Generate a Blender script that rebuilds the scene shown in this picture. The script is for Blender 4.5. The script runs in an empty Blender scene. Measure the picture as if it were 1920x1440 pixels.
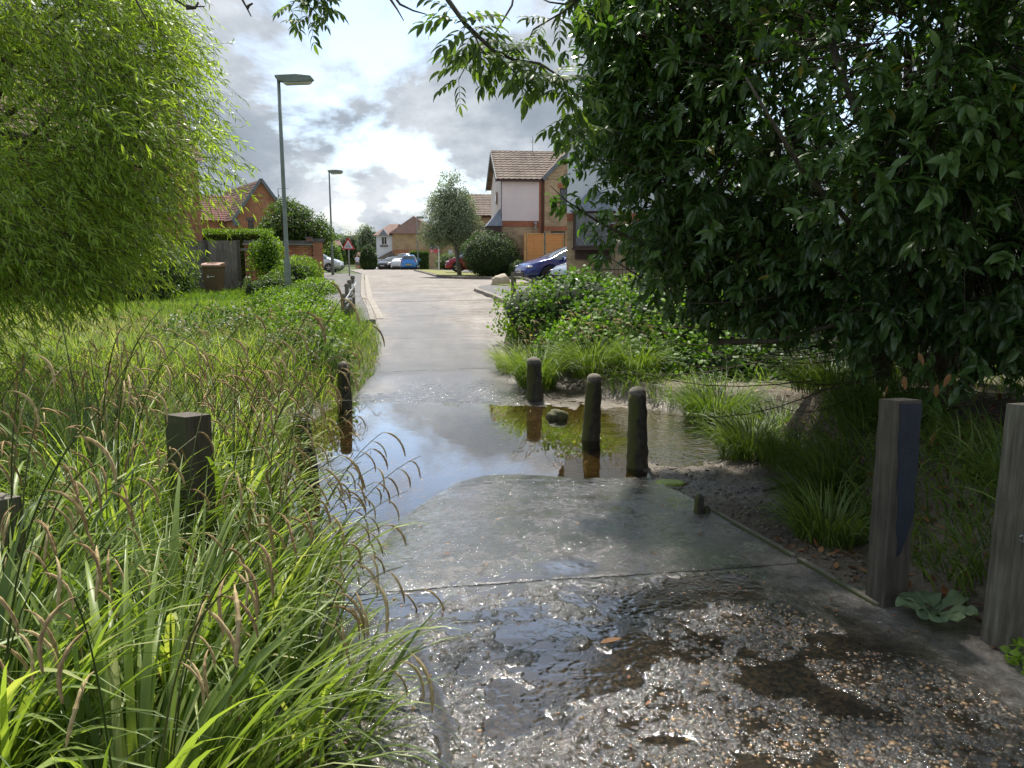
import bpy, bmesh, math, random
import numpy as np
from mathutils import Vector, Matrix

random.seed(11)
rng = np.random.default_rng(11)
R = math.radians
sc = bpy.context.scene
COL = sc.collection

# ------------------------------------------------------------------ camera
PITCH = R(9.4); FPX = 1443.0; CZ = 1.57
cam = bpy.data.cameras.new("camera"); camo = bpy.data.objects.new("camera", cam); COL.objects.link(camo)
cam.sensor_width = 36; cam.lens = 36 * FPX / 1920; cam.clip_end = 3000; cam.clip_start = 0.05
camo.location = (0, 0, CZ); camo.rotation_euler = (math.pi / 2 - PITCH, 0, 0)
sc.camera = camo

# ------------------------------------------------------------------ light
SUN_EL = R(60); SUN_AZ = R(-6)            # azimuth measured from +Y towards +X
sun = bpy.data.lights.new("sun", 'SUN'); suno = bpy.data.objects.new("sun", sun); COL.objects.link(suno)
sun.energy = 4.3; sun.angle = R(3); sun.color = (1.0, 0.95, 0.87)
sd = Vector((math.sin(SUN_AZ) * math.cos(SUN_EL), math.cos(SUN_AZ) * math.cos(SUN_EL), math.sin(SUN_EL)))
suno.rotation_euler = sd.to_track_quat('Z', 'Y').to_euler()

w = bpy.data.worlds.new("World"); sc.world = w; w.use_nodes = True
nt = w.node_tree; nt.nodes.clear()
N = nt.nodes.new; Lk = nt.links.new
out = N('ShaderNodeOutputWorld')
sky = N('ShaderNodeTexSky'); sky.sky_type = 'NISHITA'; sky.sun_disc = False
sky.sun_elevation = SUN_EL; sky.sun_rotation = SUN_AZ
bg1 = N('ShaderNodeBackground'); bg1.inputs[1].default_value = 0.14
Lk(sky.outputs[0], bg1.inputs[0])
tc = N('ShaderNodeTexCoord'); sep = N('ShaderNodeSeparateXYZ'); Lk(tc.outputs['Generated'], sep.inputs[0])
ad = N('ShaderNodeMath'); ad.operation = 'ADD'; ad.inputs[1].default_value = 0.34; Lk(sep.outputs[2], ad.inputs[0])
mx = N('ShaderNodeMath'); mx.operation = 'MAXIMUM'; mx.inputs[1].default_value = 0.05; Lk(ad.outputs[0], mx.inputs[0])
dx = N('ShaderNodeMath'); dx.operation = 'DIVIDE'; Lk(sep.outputs[0], dx.inputs[0]); Lk(mx.outputs[0], dx.inputs[1])
dy = N('ShaderNodeMath'); dy.operation = 'DIVIDE'; Lk(sep.outputs[1], dy.inputs[0]); Lk(mx.outputs[0], dy.inputs[1])
cmb = N('ShaderNodeCombineXYZ'); Lk(dx.outputs[0], cmb.inputs[0]); Lk(dy.outputs[0], cmb.inputs[1])
mp = N('ShaderNodeMapping'); mp.inputs['Location'].default_value = (3.7, 1.9, 0); mp.inputs['Scale'].default_value = (1.0, 0.8, 1)
Lk(cmb.outputs[0], mp.inputs[0])
n1 = N('ShaderNodeTexNoise'); n1.inputs['Scale'].default_value = 1.9; n1.inputs['Detail'].default_value = 9; n1.inputs['Roughness'].default_value = 0.60
n1.inputs['Distortion'].default_value = 0.25
Lk(mp.outputs[0], n1.inputs['Vector'])
n2 = N('ShaderNodeTexNoise'); n2.inputs['Scale'].default_value = 3.4; n2.inputs['Detail'].default_value = 6; n2.inputs['Roughness'].default_value = 0.6
mp2 = N('ShaderNodeMapping'); mp2.inputs['Location'].default_value = (9.1, 4.3, 2)
Lk(mp.outputs[0], mp2.inputs[0]); Lk(mp2.outputs[0], n2.inputs['Vector'])
cov = N('ShaderNodeValToRGB'); cov.color_ramp.elements[0].position = 0.39; cov.color_ramp.elements[1].position = 0.49
Lk(n1.outputs[0], cov.inputs[0])
cc = N('ShaderNodeValToRGB'); e = cc.color_ramp.elements
e[0].position = 0.30; e[0].color = (0.66, 0.68, 0.71, 1)
e[1].position = 0.72; e[1].color = (0.18, 0.215, 0.26, 1)
k = e.new(0.44); k.color = (0.55, 0.58, 0.62, 1)
k = e.new(0.56); k.color = (0.30, 0.345, 0.395, 1)
mixn = N('ShaderNodeMix'); mixn.data_type = 'FLOAT'; mixn.inputs[0].default_value = 0.55
Lk(n2.outputs[0], mixn.inputs[2]); Lk(n1.outputs[0], mixn.inputs[3])
Lk(mixn.outputs[0], cc.inputs[0])
bg2 = N('ShaderNodeBackground'); bg2.inputs[1].default_value = 0.86
Lk(cc.outputs[0], bg2.inputs[0])
ms = N('ShaderNodeMixShader'); Lk(cov.outputs[0], ms.inputs[0]); Lk(bg1.outputs[0], ms.inputs[1]); Lk(bg2.outputs[0], ms.inputs[2])
Lk(ms.outputs[0], out.inputs[0])

vs = sc.view_settings; sc.display_settings.display_device = 'sRGB'
vs.view_transform = 'Standard'; vs.look = 'None'; vs.gamma = 1; vs.exposure = 0.75; vs.use_curve_mapping = False
sc.render.engine = 'CYCLES'
sc.cycles.use_denoising = True
sc.cycles.max_bounces = 8; sc.cycles.transparent_max_bounces = 12; sc.cycles.caustics_reflective = False; sc.cycles.caustics_refractive = False
sc.cycles.sample_clamp_indirect = 6

# ------------------------------------------------------------------ pixel helpers (authoring measurements -> world points)
CP, SP = math.cos(PITCH), math.sin(PITCH)
def P(px, py, Y):
    u = (px - 960) / FPX; v = (720 - py) / FPX
    dyv = CP + v * SP; dz = -SP + v * CP
    t = Y / dyv
    return Vector((u * t, Y, CZ + dz * t))
PROF = [(-8, .12), (0, .03), (3, 0), (4, -.05), (5, -.15), (6, -.27), (6.5, -.325), (7, -.39), (8.2, -.44), (9.2, -.40), (9.75, -.333), (10.5, -.29),
        (12.2, -.196), (14.8, -.05), (19, .185), (22, .36), (24, .43), (28, .45), (50, .45), (75, .32), (93, -.03), (110, -.1), (900, -.1)]
PX, PZ = zip(*PROF)
WL = -0.33
XR = [(-8, 3.6), (1.5, 2.5), (2.8, 2.05), (3.3, 1.66), (4.44, 1.42), (6.8, 1.17), (8.5, .75), (10, .36), (12.2, -.1), (14.8, -.15), (19, 0), (22.3, -.3), (23, -.75), (26, -1.3)]
XL = [(-8, -.3), (2, -.8), (4, -1.15), (5.9, -1.5), (9.7, -2.1), (12.2, -2.15), (14.8, -2.5), (19, -3.4), (22.3, -4.2), (28, -5.3), (50, -9.5), (70, -14.5), (90, -20)]
XRx, XRv = zip(*XR); XLx, XLv = zip(*XL)
def xr_(Y): return np.interp(Y, XRx, XRv)
def xl_(Y): return np.interp(Y, XLx, XLv)

def _hash(ix, iy, seed):
    h = (ix.astype(np.int64) * 374761393 + iy.astype(np.int64) * 668265263 + seed * 1274126177) & 0xffffffff
    h = ((h ^ (h >> 13)) * 1103515245) & 0xffffffff
    h = (h ^ (h >> 16)) & 0xffffffff
    return h / 4294967295.0
def vnoise(x, y, s, seed=0):
    x = np.asarray(x, float) * s; y = np.asarray(y, float) * s
    ix = np.floor(x); iy = np.floor(y); fx = x - ix; fy = y - iy
    fx = fx * fx * (3 - 2 * fx); fy = fy * fy * (3 - 2 * fy)
    a = _hash(ix, iy, seed); b = _hash(ix + 1, iy, seed); c = _hash(ix, iy + 1, seed); d = _hash(ix + 1, iy + 1, seed)
    return (a * (1 - fx) + b * fx) * (1 - fy) + (c * (1 - fx) + d * fx) * fy
def fbm(x, y, s, o=4, seed=0, g=.5):
    t = 0; a = 1; n = 0
    for i in range(o):
        t = t + a * vnoise(x + 17.3 * i, y - 9.1 * i, s * 2 ** i, seed + i); n += a; a *= g
    return t / n
def sst(a, b, x):
    t = np.clip((np.asarray(x, float) - a) / (b - a), 0, 1); return t * t * (3 - 2 * t)

def zroad(x, Y):
    x = np.asarray(x, float); Y = np.asarray(Y, float)
    sh = np.minimum(2.3 * np.clip(-(x + .12), 0, 1.2) ** 2, 1.2) * sst(3.5, 4.7, Y) * (1 - sst(6.6, 7.6, Y))
    z = np.interp(Y + sh, PX, PZ)
    z = z + 0.02 * sst(.3, .0, 0) * 0
    # ragged waterline
    z = z + (fbm(x, Y, 1.3, 3, 5) - .5) * .035 * sst(4.2, 5.5, Y) * (1 - sst(10.3, 11.5, Y))
    return z
MW = [(-8, .1), (3, .12), (4, .45), (5.5, .9), (7, 1.25), (9, 1.9), (10.3, .8), (12, .3), (16, .15), (30, .1)]
MWx, MWv = zip(*MW)
def zt(x, Y):
    x = np.asarray(x, float); Y = np.asarray(Y, float)
    shf = np.minimum(2.3 * np.clip(-(x + .12), 0, 1.2) ** 2, 1.2) * sst(3.5, 4.7, Y) * (1 - sst(6.6, 7.6, Y))
    base = np.interp(Y + shf, PX, PZ)
    near = 1 - sst(19, 24, Y)
    dr = x - xr_(Y); dl = xl_(Y) - x
    mw = np.interp(Y, MWx, MWv)
    mud = np.where(Y < 12, np.maximum(base, -.30) + .0, base) - .015
    mud = mud + (fbm(x, Y, 1.1, 3, 9) - .5) * .10 * sst(.1, .6, dr) * near
    bankr = np.interp(Y, [0, 8, 9.6, 13, 17], [.34, .30, -.14, -.05, .12]) + .15 * (fbm(x, Y, .6, 2, 3) - .5) + .06 * np.clip(dr - mw, 0, 6) * (1 - sst(7.5, 9, Y))
    tR = sst(0, .55, dr - mw)
    zR = mud * (1 - tR) + np.maximum(bankr, base) * tR
    bankl = np.interp(Y, [0, 6, 10, 14, 20], [.02, -.05, .0, .12, .30]) + .08 * (fbm(x, Y, .5, 2, 4) - .5)
    tL = sst(.05, .7, dl)
    zL = (base - .02) * (1 - tL) + np.maximum(bankl, base - .02) * tL
    z = np.where(dr > 0, zR, np.where(dl > 0, zL, base - .10))
    # stream channel
    cy = 8.15 + .25 * np.sin(x * .5)
    hw = np.where(x > 0, np.interp(x, [.5, 2.0, 3.2, 9], [1.25, 1.1, .7, .6]), np.interp(-x, [1.5, 4, 9], [1.5, 1.1, .9]))
    ch = np.exp(-((Y - cy) / hw) ** 4)
    out_ = (dr > 0) | (dl > 0)
    z = np.where(out_, z * (1 - ch) + (-.43) * ch, z)
    far = base - .05
    z = z * near + far * (1 - near)
    # land rises and falls gently far off
    return z
def ztf(x, Y): return float(zt(np.array([x]), np.array([Y]))[0])
def G(px, py, dz=0.0):
    Y = 10.0
    for _ in range(60):
        p = P(px, py, Y); z = float(zroad(np.array([p.x]), np.array([Y]))[0]) + dz
        ang = (CZ - p.z) / Y
        if ang <= 1e-4: return P(px, py, 80)
        Yn = (CZ - z) / ang; Y = .6 * Y + .4 * Yn
    return P(px, py, Y)

# ------------------------------------------------------------------ object helpers
class T: pass
def tag(o, label=None, cat=None, group=None, kind=None):
    if label: o['label'] = label
    if cat: o['category'] = cat
    if group: o['group'] = group
    if kind: o['kind'] = kind
    return o
def thing(name, label, cat, loc=(0, 0, 0), rz=0.0, group=None, kind=None):
    o = bpy.data.objects.new(name, None); COL.objects.link(o)
    o.empty_display_size = .2
    o.location = loc; o.rotation_euler = (0, 0, rz)
    return tag(o, label, cat, group, kind)
def inv_of(o):
    return (Matrix.Translation(o.location) @ Matrix.Rotation(o.rotation_euler[2], 4, 'Z')).inverted()
def mesh(name, V, F, mats=None, smooth=False, attrs=None, uv=None, mi=None):
    me = bpy.data.meshes.new(name)
    V = np.asarray(V, np.float32)
    if isinstance(F, np.ndarray):
        n, k = F.shape
        me.vertices.add(len(V)); me.vertices.foreach_set('co', V.ravel())
        me.loops.add(n * k); me.loops.foreach_set('vertex_index', F.ravel().astype(np.int32))
        me.polygons.add(n)
        me.polygons.foreach_set('loop_start', np.arange(0, n * k, k, dtype=np.int32))
        me.update(calc_edges=True)
    else:
        me.from_pydata([tuple(map(float, v)) for v in V], [], F)
        me.update()
    if mats is not None:
        for m in (mats if isinstance(mats, (list, tuple)) else [mats]): me.materials.append(m)
    if mi is not None: me.polygons.foreach_set('material_index', np.asarray(mi, np.int32))
    me.polygons.foreach_set('use_smooth', np.full(len(me.polygons), bool(smooth)))
    if attrs:
        for k_, a in attrs.items():
            at = me.attributes.new(k_, 'FLOAT', 'POINT'); at.data.foreach_set('value', np.asarray(a, np.float32))
    if uv is not None:
        l = me.uv_layers.new(name='UVMap'); l.data.foreach_set('uv', np.asarray(uv, np.float32).ravel())
    return me
def obj(name, me, parent=None, local=False, kind=None):
    o = bpy.data.objects.new(name, me); COL.objects.link(o)
    if parent is not None:
        o.parent = parent
        if not local and parent.type == 'EMPTY': o.matrix_parent_inverse = inv_of(parent)
    if kind: o['kind'] = kind
    return o
def add(name, V, F, m, parent=None, local=False, kind=None, **kw):
    return obj(name, mesh(name, V, F, m, **kw), parent, local, kind)

class B:
    """collects simple shapes into one mesh"""
    def __init__(s): s.v = []; s.f = []
    def raw(s, v, f):
        b = len(s.v); s.v += [tuple(p) for p in v]; s.f += [tuple(i + b for i in q) for q in f]; return s
    def box(s, c, d, rz=0, M=None):
        x, y, z = d[0] / 2, d[1] / 2, d[2] / 2
        m = Matrix.Translation(c) @ (M if M else Matrix.Rotation(rz, 4, 'Z'))
        v = [m @ Vector(p) for p in [(-x, -y, -z), (x, -y, -z), (x, y, -z), (-x, y, -z), (-x, -y, z), (x, -y, z), (x, y, z), (-x, y, z)]]
        return s.raw(v, [(3, 2, 1, 0), (4, 5, 6, 7), (0, 1, 5, 4), (1, 2, 6, 5), (2, 3, 7, 6), (3, 0, 4, 7)])
    def tube(s, pts, r, k=8, cap=True):
        pts = [Vector(p) for p in pts]; n = len(pts)
        rr = r if isinstance(r, (list, tuple)) else [r] * n
        vs_ = []
        up = Vector((0, 0, 1))
        for i, p in enumerate(pts):
            t = (pts[min(i + 1, n - 1)] - pts[max(i - 1, 0)]).normalized()
            a = t.cross(up)
            if a.length < .15: a = t.cross(Vector((0, 1, 0)))
            a.normalize(); b = t.cross(a)
            for j in range(k):
                th = 2 * math.pi * j / k
                vs_.append(p + (a * math.cos(th) + b * math.sin(th)) * rr[i])
        f = [(i * k + j, i * k + (j + 1) % k, (i + 1) * k + (j + 1) % k, (i + 1) * k + j) for i in range(n - 1) for j in range(k)]
        if cap: f += [tuple(range(k))[::-1], tuple(range((n - 1) * k, n * k))]
        return s.raw(vs_, f)
    def lathe(s, prof, c=(0, 0, 0), k=16, noise=0, axis='z'):
        vs_ = []
        for i, (r, z) in enumerate(prof):
            for j in range(k):
                th = 2 * math.pi * j / k
                q = r * (1 + noise * random.uniform(-1, 1))
                p = (q * math.cos(th), q * math.sin(th), z) if axis == 'z' else (q * math.cos(th), z, q * math.sin(th))
                vs_.append((p[0] + c[0], p[1] + c[1], p[2] + c[2]))
        n = len(prof)
        f = [(i * k + j, i * k + (j + 1) % k, (i + 1) * k + (j + 1) % k, (i + 1) * k + j) for i in range(n - 1) for j in range(k)]
        f += [tuple(range(k))[::-1], tuple(range((n - 1) * k, n * k))]
        return s.raw(vs_, f)
    def prism(s, poly, O, U, Vv, Nn, t):
        O, U, Vv, Nn = Vector(O), Vector(U), Vector(Vv), Vector(Nn)
        a = [O + U * p[0] + Vv * p[1] for p in poly]; b = [p + Nn * t for p in a]; n = len(poly)
        return s.raw(a + b, [tuple(range(n))[::-1], tuple(range(n, 2 * n))] + [(i, (i + 1) % n, n + (i + 1) % n, n + i) for i in range(n)])
    def build(s, name, m, parent=None, local=False, smooth=False, bevel=0, kind=None, world=True):
        me = bpy.data.meshes.new(name); me.from_pydata(s.v, [], s.f)
        bm = bmesh.new(); bm.from_mesh(me); bmesh.ops.recalc_face_normals(bm, faces=bm.faces)
        if bevel: bmesh.ops.bevel(bm, geom=list(bm.edges), offset=bevel, segments=1, affect='EDGES')
        bm.to_mesh(me); bm.free()
        me.polygons.foreach_set('use_smooth', [smooth] * len(me.polygons))
        for q in (m if isinstance(m, (list, tuple)) else [m]): me.materials.append(q)
        return obj(name, me, parent, local, kind)

# ------------------------------------------------------------------ materials
def newmat(name):
    m = bpy.data.materials.new(name); m.use_nodes = True; t = m.node_tree
    b = t.nodes['Principled BSDF']; return m, t, b
def ramp(t, fac, cols, pos=None):
    r = t.nodes.new('ShaderNodeValToRGB'); n = len(cols)
    el = r.color_ramp.elements
    pos = pos or [i / (n - 1) for i in range(n)]
    while len(el) < n: el.new(.5)
    for i in range(n): el[i].position = pos[i]; el[i].color = (*cols[i], 1)
    t.links.new(fac, r.inputs[0]); return r.outputs[0]
def noise(t, scale, detail=4, rough=.55, vec=None, coord='Object'):
    n = t.nodes.new('ShaderNodeTexNoise'); n.inputs['Scale'].default_value = scale; n.inputs['Detail'].default_value = detail
    n.inputs['Roughness'].default_value = rough
    if vec is None:
        c = t.nodes.new('ShaderNodeTexCoord'); vec = c.outputs[coord]
    t.links.new(vec, n.inputs['Vector']); return n.outputs[0]
def bump(t, b, h, strength, dist=.01):
    n = t.nodes.new('ShaderNodeBump'); n.inputs['Strength'].default_value = strength; n.inputs['Distance'].default_value = dist
    t.links.new(h, n.inputs['Height']); t.links.new(n.outputs[0], b.inputs['Normal']); return n
def attr(t, name):
    a = t.nodes.new('ShaderNodeAttribute'); a.attribute_name = name; return a.outputs['Fac']
def math_(t, op, a, b=None, clamp=False):
    n = t.nodes.new('ShaderNodeMath'); n.operation = op; n.use_clamp = clamp
    for i, x in enumerate((a, b)):
        if x is None: continue
        if isinstance(x, (int, float)): n.inputs[i].default_value = x
        else: t.links.new(x, n.inputs[i])
    return n.outputs[0]
def mixc(t, f, a, b, mode='MIX'):
    n = t.nodes.new('ShaderNodeMix'); n.data_type = 'RGBA'; n.blend_type = mode
    if isinstance(f, (int, float)): n.inputs[0].default_value = f
    else: t.links.new(f, n.inputs[0])
    for i, x in ((6, a), (7, b)):
        if isinstance(x, tuple): n.inputs[i].default_value = (*x, 1)
        else: t.links.new(x, n.inputs[i])
    return n.outputs[2]
def mat(name, cols, scale=8, rough=.75, bs=0, bscale=None, metal=0, spec=.5, detail=5, coat=0, bdist=.01, pos=None):
    m, t, b = newmat(name)
    if len(cols) == 1: b.inputs['Base Color'].default_value = (*cols[0], 1)
    else: t.links.new(ramp(t, noise(t, scale, detail), cols, pos or [.3 + .4 * i / (len(cols) - 1) for i in range(len(cols))]), b.inputs['Base Color'])
    b.inputs['Roughness'].default_value = rough; b.inputs['Metallic'].default_value = metal
    b.inputs['Specular IOR Level'].default_value = spec; b.inputs['Coat Weight'].default_value = coat
    if bs: bump(t, b, noise(t, bscale or scale * 4, 5), bs, bdist)
    return m
def leafmat(name, cols, trans=.35, rough=.45, spec=.4, tcol=None, pos=None):
    m, t, b = newmat(name)
    v = attr(t, 'v')
    c = ramp(t, v, cols, pos)
    t.links.new(c, b.inputs['Base Color']); b.inputs['Roughness'].default_value = rough; b.inputs['Specular IOR Level'].default_value = spec
    tr = t.nodes.new('ShaderNodeBsdfTranslucent')
    tc_ = mixc(t, 1.0, c, tcol or (1.9, 2.1, .7), 'MULTIPLY'); t.links.new(tc_, tr.inputs[0])
    mxs = t.nodes.new('ShaderNodeMixShader'); mxs.inputs[0].default_value = trans
    t.links.new(b.outputs[0], mxs.inputs[1]); t.links.new(tr.outputs[0], mxs.inputs[2])
    t.links.new(mxs.outputs[0], t.nodes['Material Output'].inputs[0])
    return m
def brickmat(name, c1, c2, mortar, sc_=1.0, bw=.225, bh=.075):
    m, t, b = newmat(name)
    uvn = t.nodes.new('ShaderNodeTexCoord')
    bt = t.nodes.new('ShaderNodeTexBrick'); bt.inputs['Scale'].default_value = 1.0
    bt.inputs['Brick Width'].default_value = bw; bt.inputs['Row Height'].default_value = bh; bt.inputs['Mortar Size'].default_value = .006
    bt.inputs['Mortar Smooth'].default_value = .2; bt.inputs['Color1'].default_value = (*c1, 1); bt.inputs['Color2'].default_value = (*c2, 1)
    bt.inputs['Mortar'].default_value = (*mortar, 1); bt.inputs['Bias'].default_value = -.2
    t.links.new(uvn.outputs['UV'], bt.inputs['Vector'])
    n = noise(t, 1.3, 5, .6, uvn.outputs['UV']); n2_ = noise(t, 40, 3, .6, uvn.outputs['UV'])
    c = mixc(t, 1.0, bt.outputs[0], ramp(t, n, [(.72, .72, .74), (1.12, 1.1, 1.06)], [.3, .7]), 'MULTIPLY')
    c = mixc(t, .5, c, ramp(t, n2_, [(.7, .7, .7), (1.2, 1.2, 1.2)], [.3, .7]), 'MULTIPLY')
    t.links.new(c, b.inputs['Base Color']); b.inputs['Roughness'].default_value = .9
    inv = math_(t, 'SUBTRACT', 1.0, bt.outputs['Fac']); bump(t, b, inv, .8, .008)
    return m

def concretemat():
    m, t, b = newmat('road_concrete')
    wet = attr(t, 'wet'); rough_ = attr(t, 'coarse'); algae = attr(t, 'algae')
    c = t.nodes.new('ShaderNodeTexCoord'); V_ = c.outputs['Object']
    nA = noise(t, .9, 6, .6, V_); nB = noise(t, 14, 6, .65, V_); nC = noise(t, 90, 4, .6, V_)
    dry = ramp(t, nA, [(.155, .138, .117), (.225, .203, .177), (.28, .255, .225)], [.3, .5, .7])
    dry = mixc(t, .55, dry, ramp(t, nB, [(.6, .58, .56), (1.15, 1.15, 1.15)], [.3, .7]), 'MULTIPLY')
    dry = mixc(t, .6, dry, ramp(t, nC, [(.55, .55, .55), (1.25, 1.25, 1.25)], [.35, .65]), 'MULTIPLY')
    dark = ramp(t, nB, [(.014, .013, .011), (.040, .037, .031), (.085, .078, .066)], [.3, .52, .75])
    dark = mixc(t, .6, dark, ramp(t, nC, [(.4, .4, .4), (1.35, 1.3, 1.2)], [.35, .65]), 'MULTIPLY')
    cm = mixc(t, wet, dry, dark)
    # embedded gravel colours
    vo = t.nodes.new('ShaderNodeTexVoronoi'); vo.inputs['Scale'].default_value = 75; t.links.new(V_, vo.inputs['Vector'])
    vr = ramp(t, vo.outputs['Color'], [(.02, .018, .016), (.055, .048, .04), (.13, .09, .05), (.14, .125, .10)], [0, .5, .85, 1])
    cm = mixc(t, 1.0, cm, ramp(t, rough_, [(1.28, 1.27, 1.30), (.40, .39, .38)], [.2, .7]), 'MULTIPLY')
    cm = mixc(t, .6, cm, ramp(t, noise(t, 3.5, 6, .7, V_), [(.55, .54, .52), (1.25, 1.25, 1.25)], [.36, .62]), 'MULTIPLY')
    cm = mixc(t, math_(t, 'MULTIPLY', rough_, .45), cm, vr)
    cm = mixc(t, math_(t, 'MULTIPLY', algae, .75), cm, (.06, .06, .018))
    t.links.new(cm, b.inputs['Base Color'])
    film = attr(t, 'film')
    rr = math_(t, 'SUBTRACT', .82, math_(t, 'MULTIPLY', wet, .55)); rr = math_(t, 'ADD', rr, math_(t, 'MULTIPLY', math_(t, 'SUBTRACT', nB, .5), .35))
    rr = math_(t, 'MULTIPLY', rr, math_(t, 'SUBTRACT', 1.0, math_(t, 'MULTIPLY', film, .93)), True)
    rr = math_(t, 'MAXIMUM', rr, .03)
    t.links.new(rr, b.inputs['Roughness'])
    b.inputs['Specular IOR Level'].default_value = .35
    t.links.new(math_(t, 'MULTIPLY', wet, attr(t, 'sheen'), True), b.inputs['Coat Weight']); b.inputs['Coat IOR'].default_value = 1.75
    t.links.new(math_(t, 'SUBTRACT', .08, math_(t, 'MULTIPLY', film, .065)), b.inputs['Coat Roughness'])
    hb = math_(t, 'ADD', math_(t, 'MULTIPLY', nB, .5), math_(t, 'ADD', math_(t, 'MULTIPLY', nC, .35), math_(t, 'MULTIPLY', vo.outputs['Distance'], math_(t, 'MULTIPLY', rough_, -.8))))
    bn = bump(t, b, hb, .5, .012)
    t.links.new(math_(t, 'SUBTRACT', .75, math_(t, 'MULTIPLY', film, .72)), bn.inputs['Strength'])
    bc = t.nodes.new('ShaderNodeBump'); bc.inputs['Distance'].default_value = .012; t.links.new(math_(t, 'ADD', math_(t, 'MULTIPLY', nB, .45), nC), bc.inputs['Height']); t.links.new(math_(t, 'SUBTRACT', .75, math_(t, 'MULTIPLY', film, .72)), bc.inputs['Strength']); t.links.new(bc.outputs[0], b.inputs['Coat Normal'])
    return m
def woodmat(name, cols, rough=.85, scale=(14, 14, 1.2), moss=None):
    m, t, b = newmat(name)
    c = t.nodes.new('ShaderNodeTexCoord'); mp_ = t.nodes.new('ShaderNodeMapping'); mp_.inputs['Scale'].default_value = scale
    t.links.new(c.outputs['Object'], mp_.inputs[0])
    n = noise(t, 3, 7, .65, mp_.outputs[0]); n2_ = noise(t, 3.2, 4, .6, c.outputs['Object'])
    col = ramp(t, n, cols, [.28 + .44 * i / (len(cols) - 1) for i in range(len(cols))])
    col = mixc(t, .7, col, ramp(t, n2_, [(.6, .6, .6), (1.2, 1.2, 1.2)], [.35, .65]), 'MULTIPLY')
    if moss:
        geo = t.nodes.new('ShaderNodeNewGeometry'); sp = t.nodes.new('ShaderNodeSeparateXYZ'); t.links.new(geo.outputs['Normal'], sp.inputs[0])
        f = math_(t, 'ADD', math_(t, 'MULTIPLY', sp.outputs[0], -.6), math_(t, 'MULTIPLY', noise(t, 9, 5, .7, c.outputs['Object']), 1.2))
        f = ramp(t, f, [(0, 0, 0), (1, 1, 1)], [.62, .85])
        col = mixc(t, f, col, moss)
    t.links.new(col, b.inputs['Base Color']); b.inputs['Roughness'].default_value = rough
    bump(t, b, n, .6, .006)
    return m

def soilmat():
    m, t, b = newmat('soil')
    c = t.nodes.new('ShaderNodeTexCoord'); V_ = c.outputs['Object']
    n = noise(t, 2.2, 7, .65, V_); n2_ = noise(t, 34, 5, .65, V_)
    mud = ramp(t, n, [(.042, .031, .021), (.10, .077, .053), (.18, .145, .105)], [.32, .5, .7])
    mud = mixc(t, .7, mud, ramp(t, n2_, [(.45, .45, .45), (1.3, 1.3, 1.3)], [.32, .68]), 'MULTIPLY')
    veg = ramp(t, n, [(.03, .05, .012), (.07, .10, .025), (.13, .15, .05)], [.32, .5, .7])
    sand = ramp(t, n2_, [(.22, .18, .13), (.36, .30, .23)], [.35, .65])
    col = mixc(t, attr(t, 'veg'), mud, veg); col = mixc(t, attr(t, 'sand'), col, sand)
    t.links.new(col, b.inputs['Base Color'])
    w_ = attr(t, 'wet')
    rr = math_(t, 'SUBTRACT', .95, math_(t, 'MULTIPLY', math_(t, 'MULTIPLY', w_, n2_), 1.15), True)
    t.links.new(math_(t, 'MAXIMUM', rr, .12), b.inputs['Roughness'])
    bump(t, b, math_(t, 'ADD', math_(t, 'MULTIPLY', n, .5), n2_), .9, .02)
    return m

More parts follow.
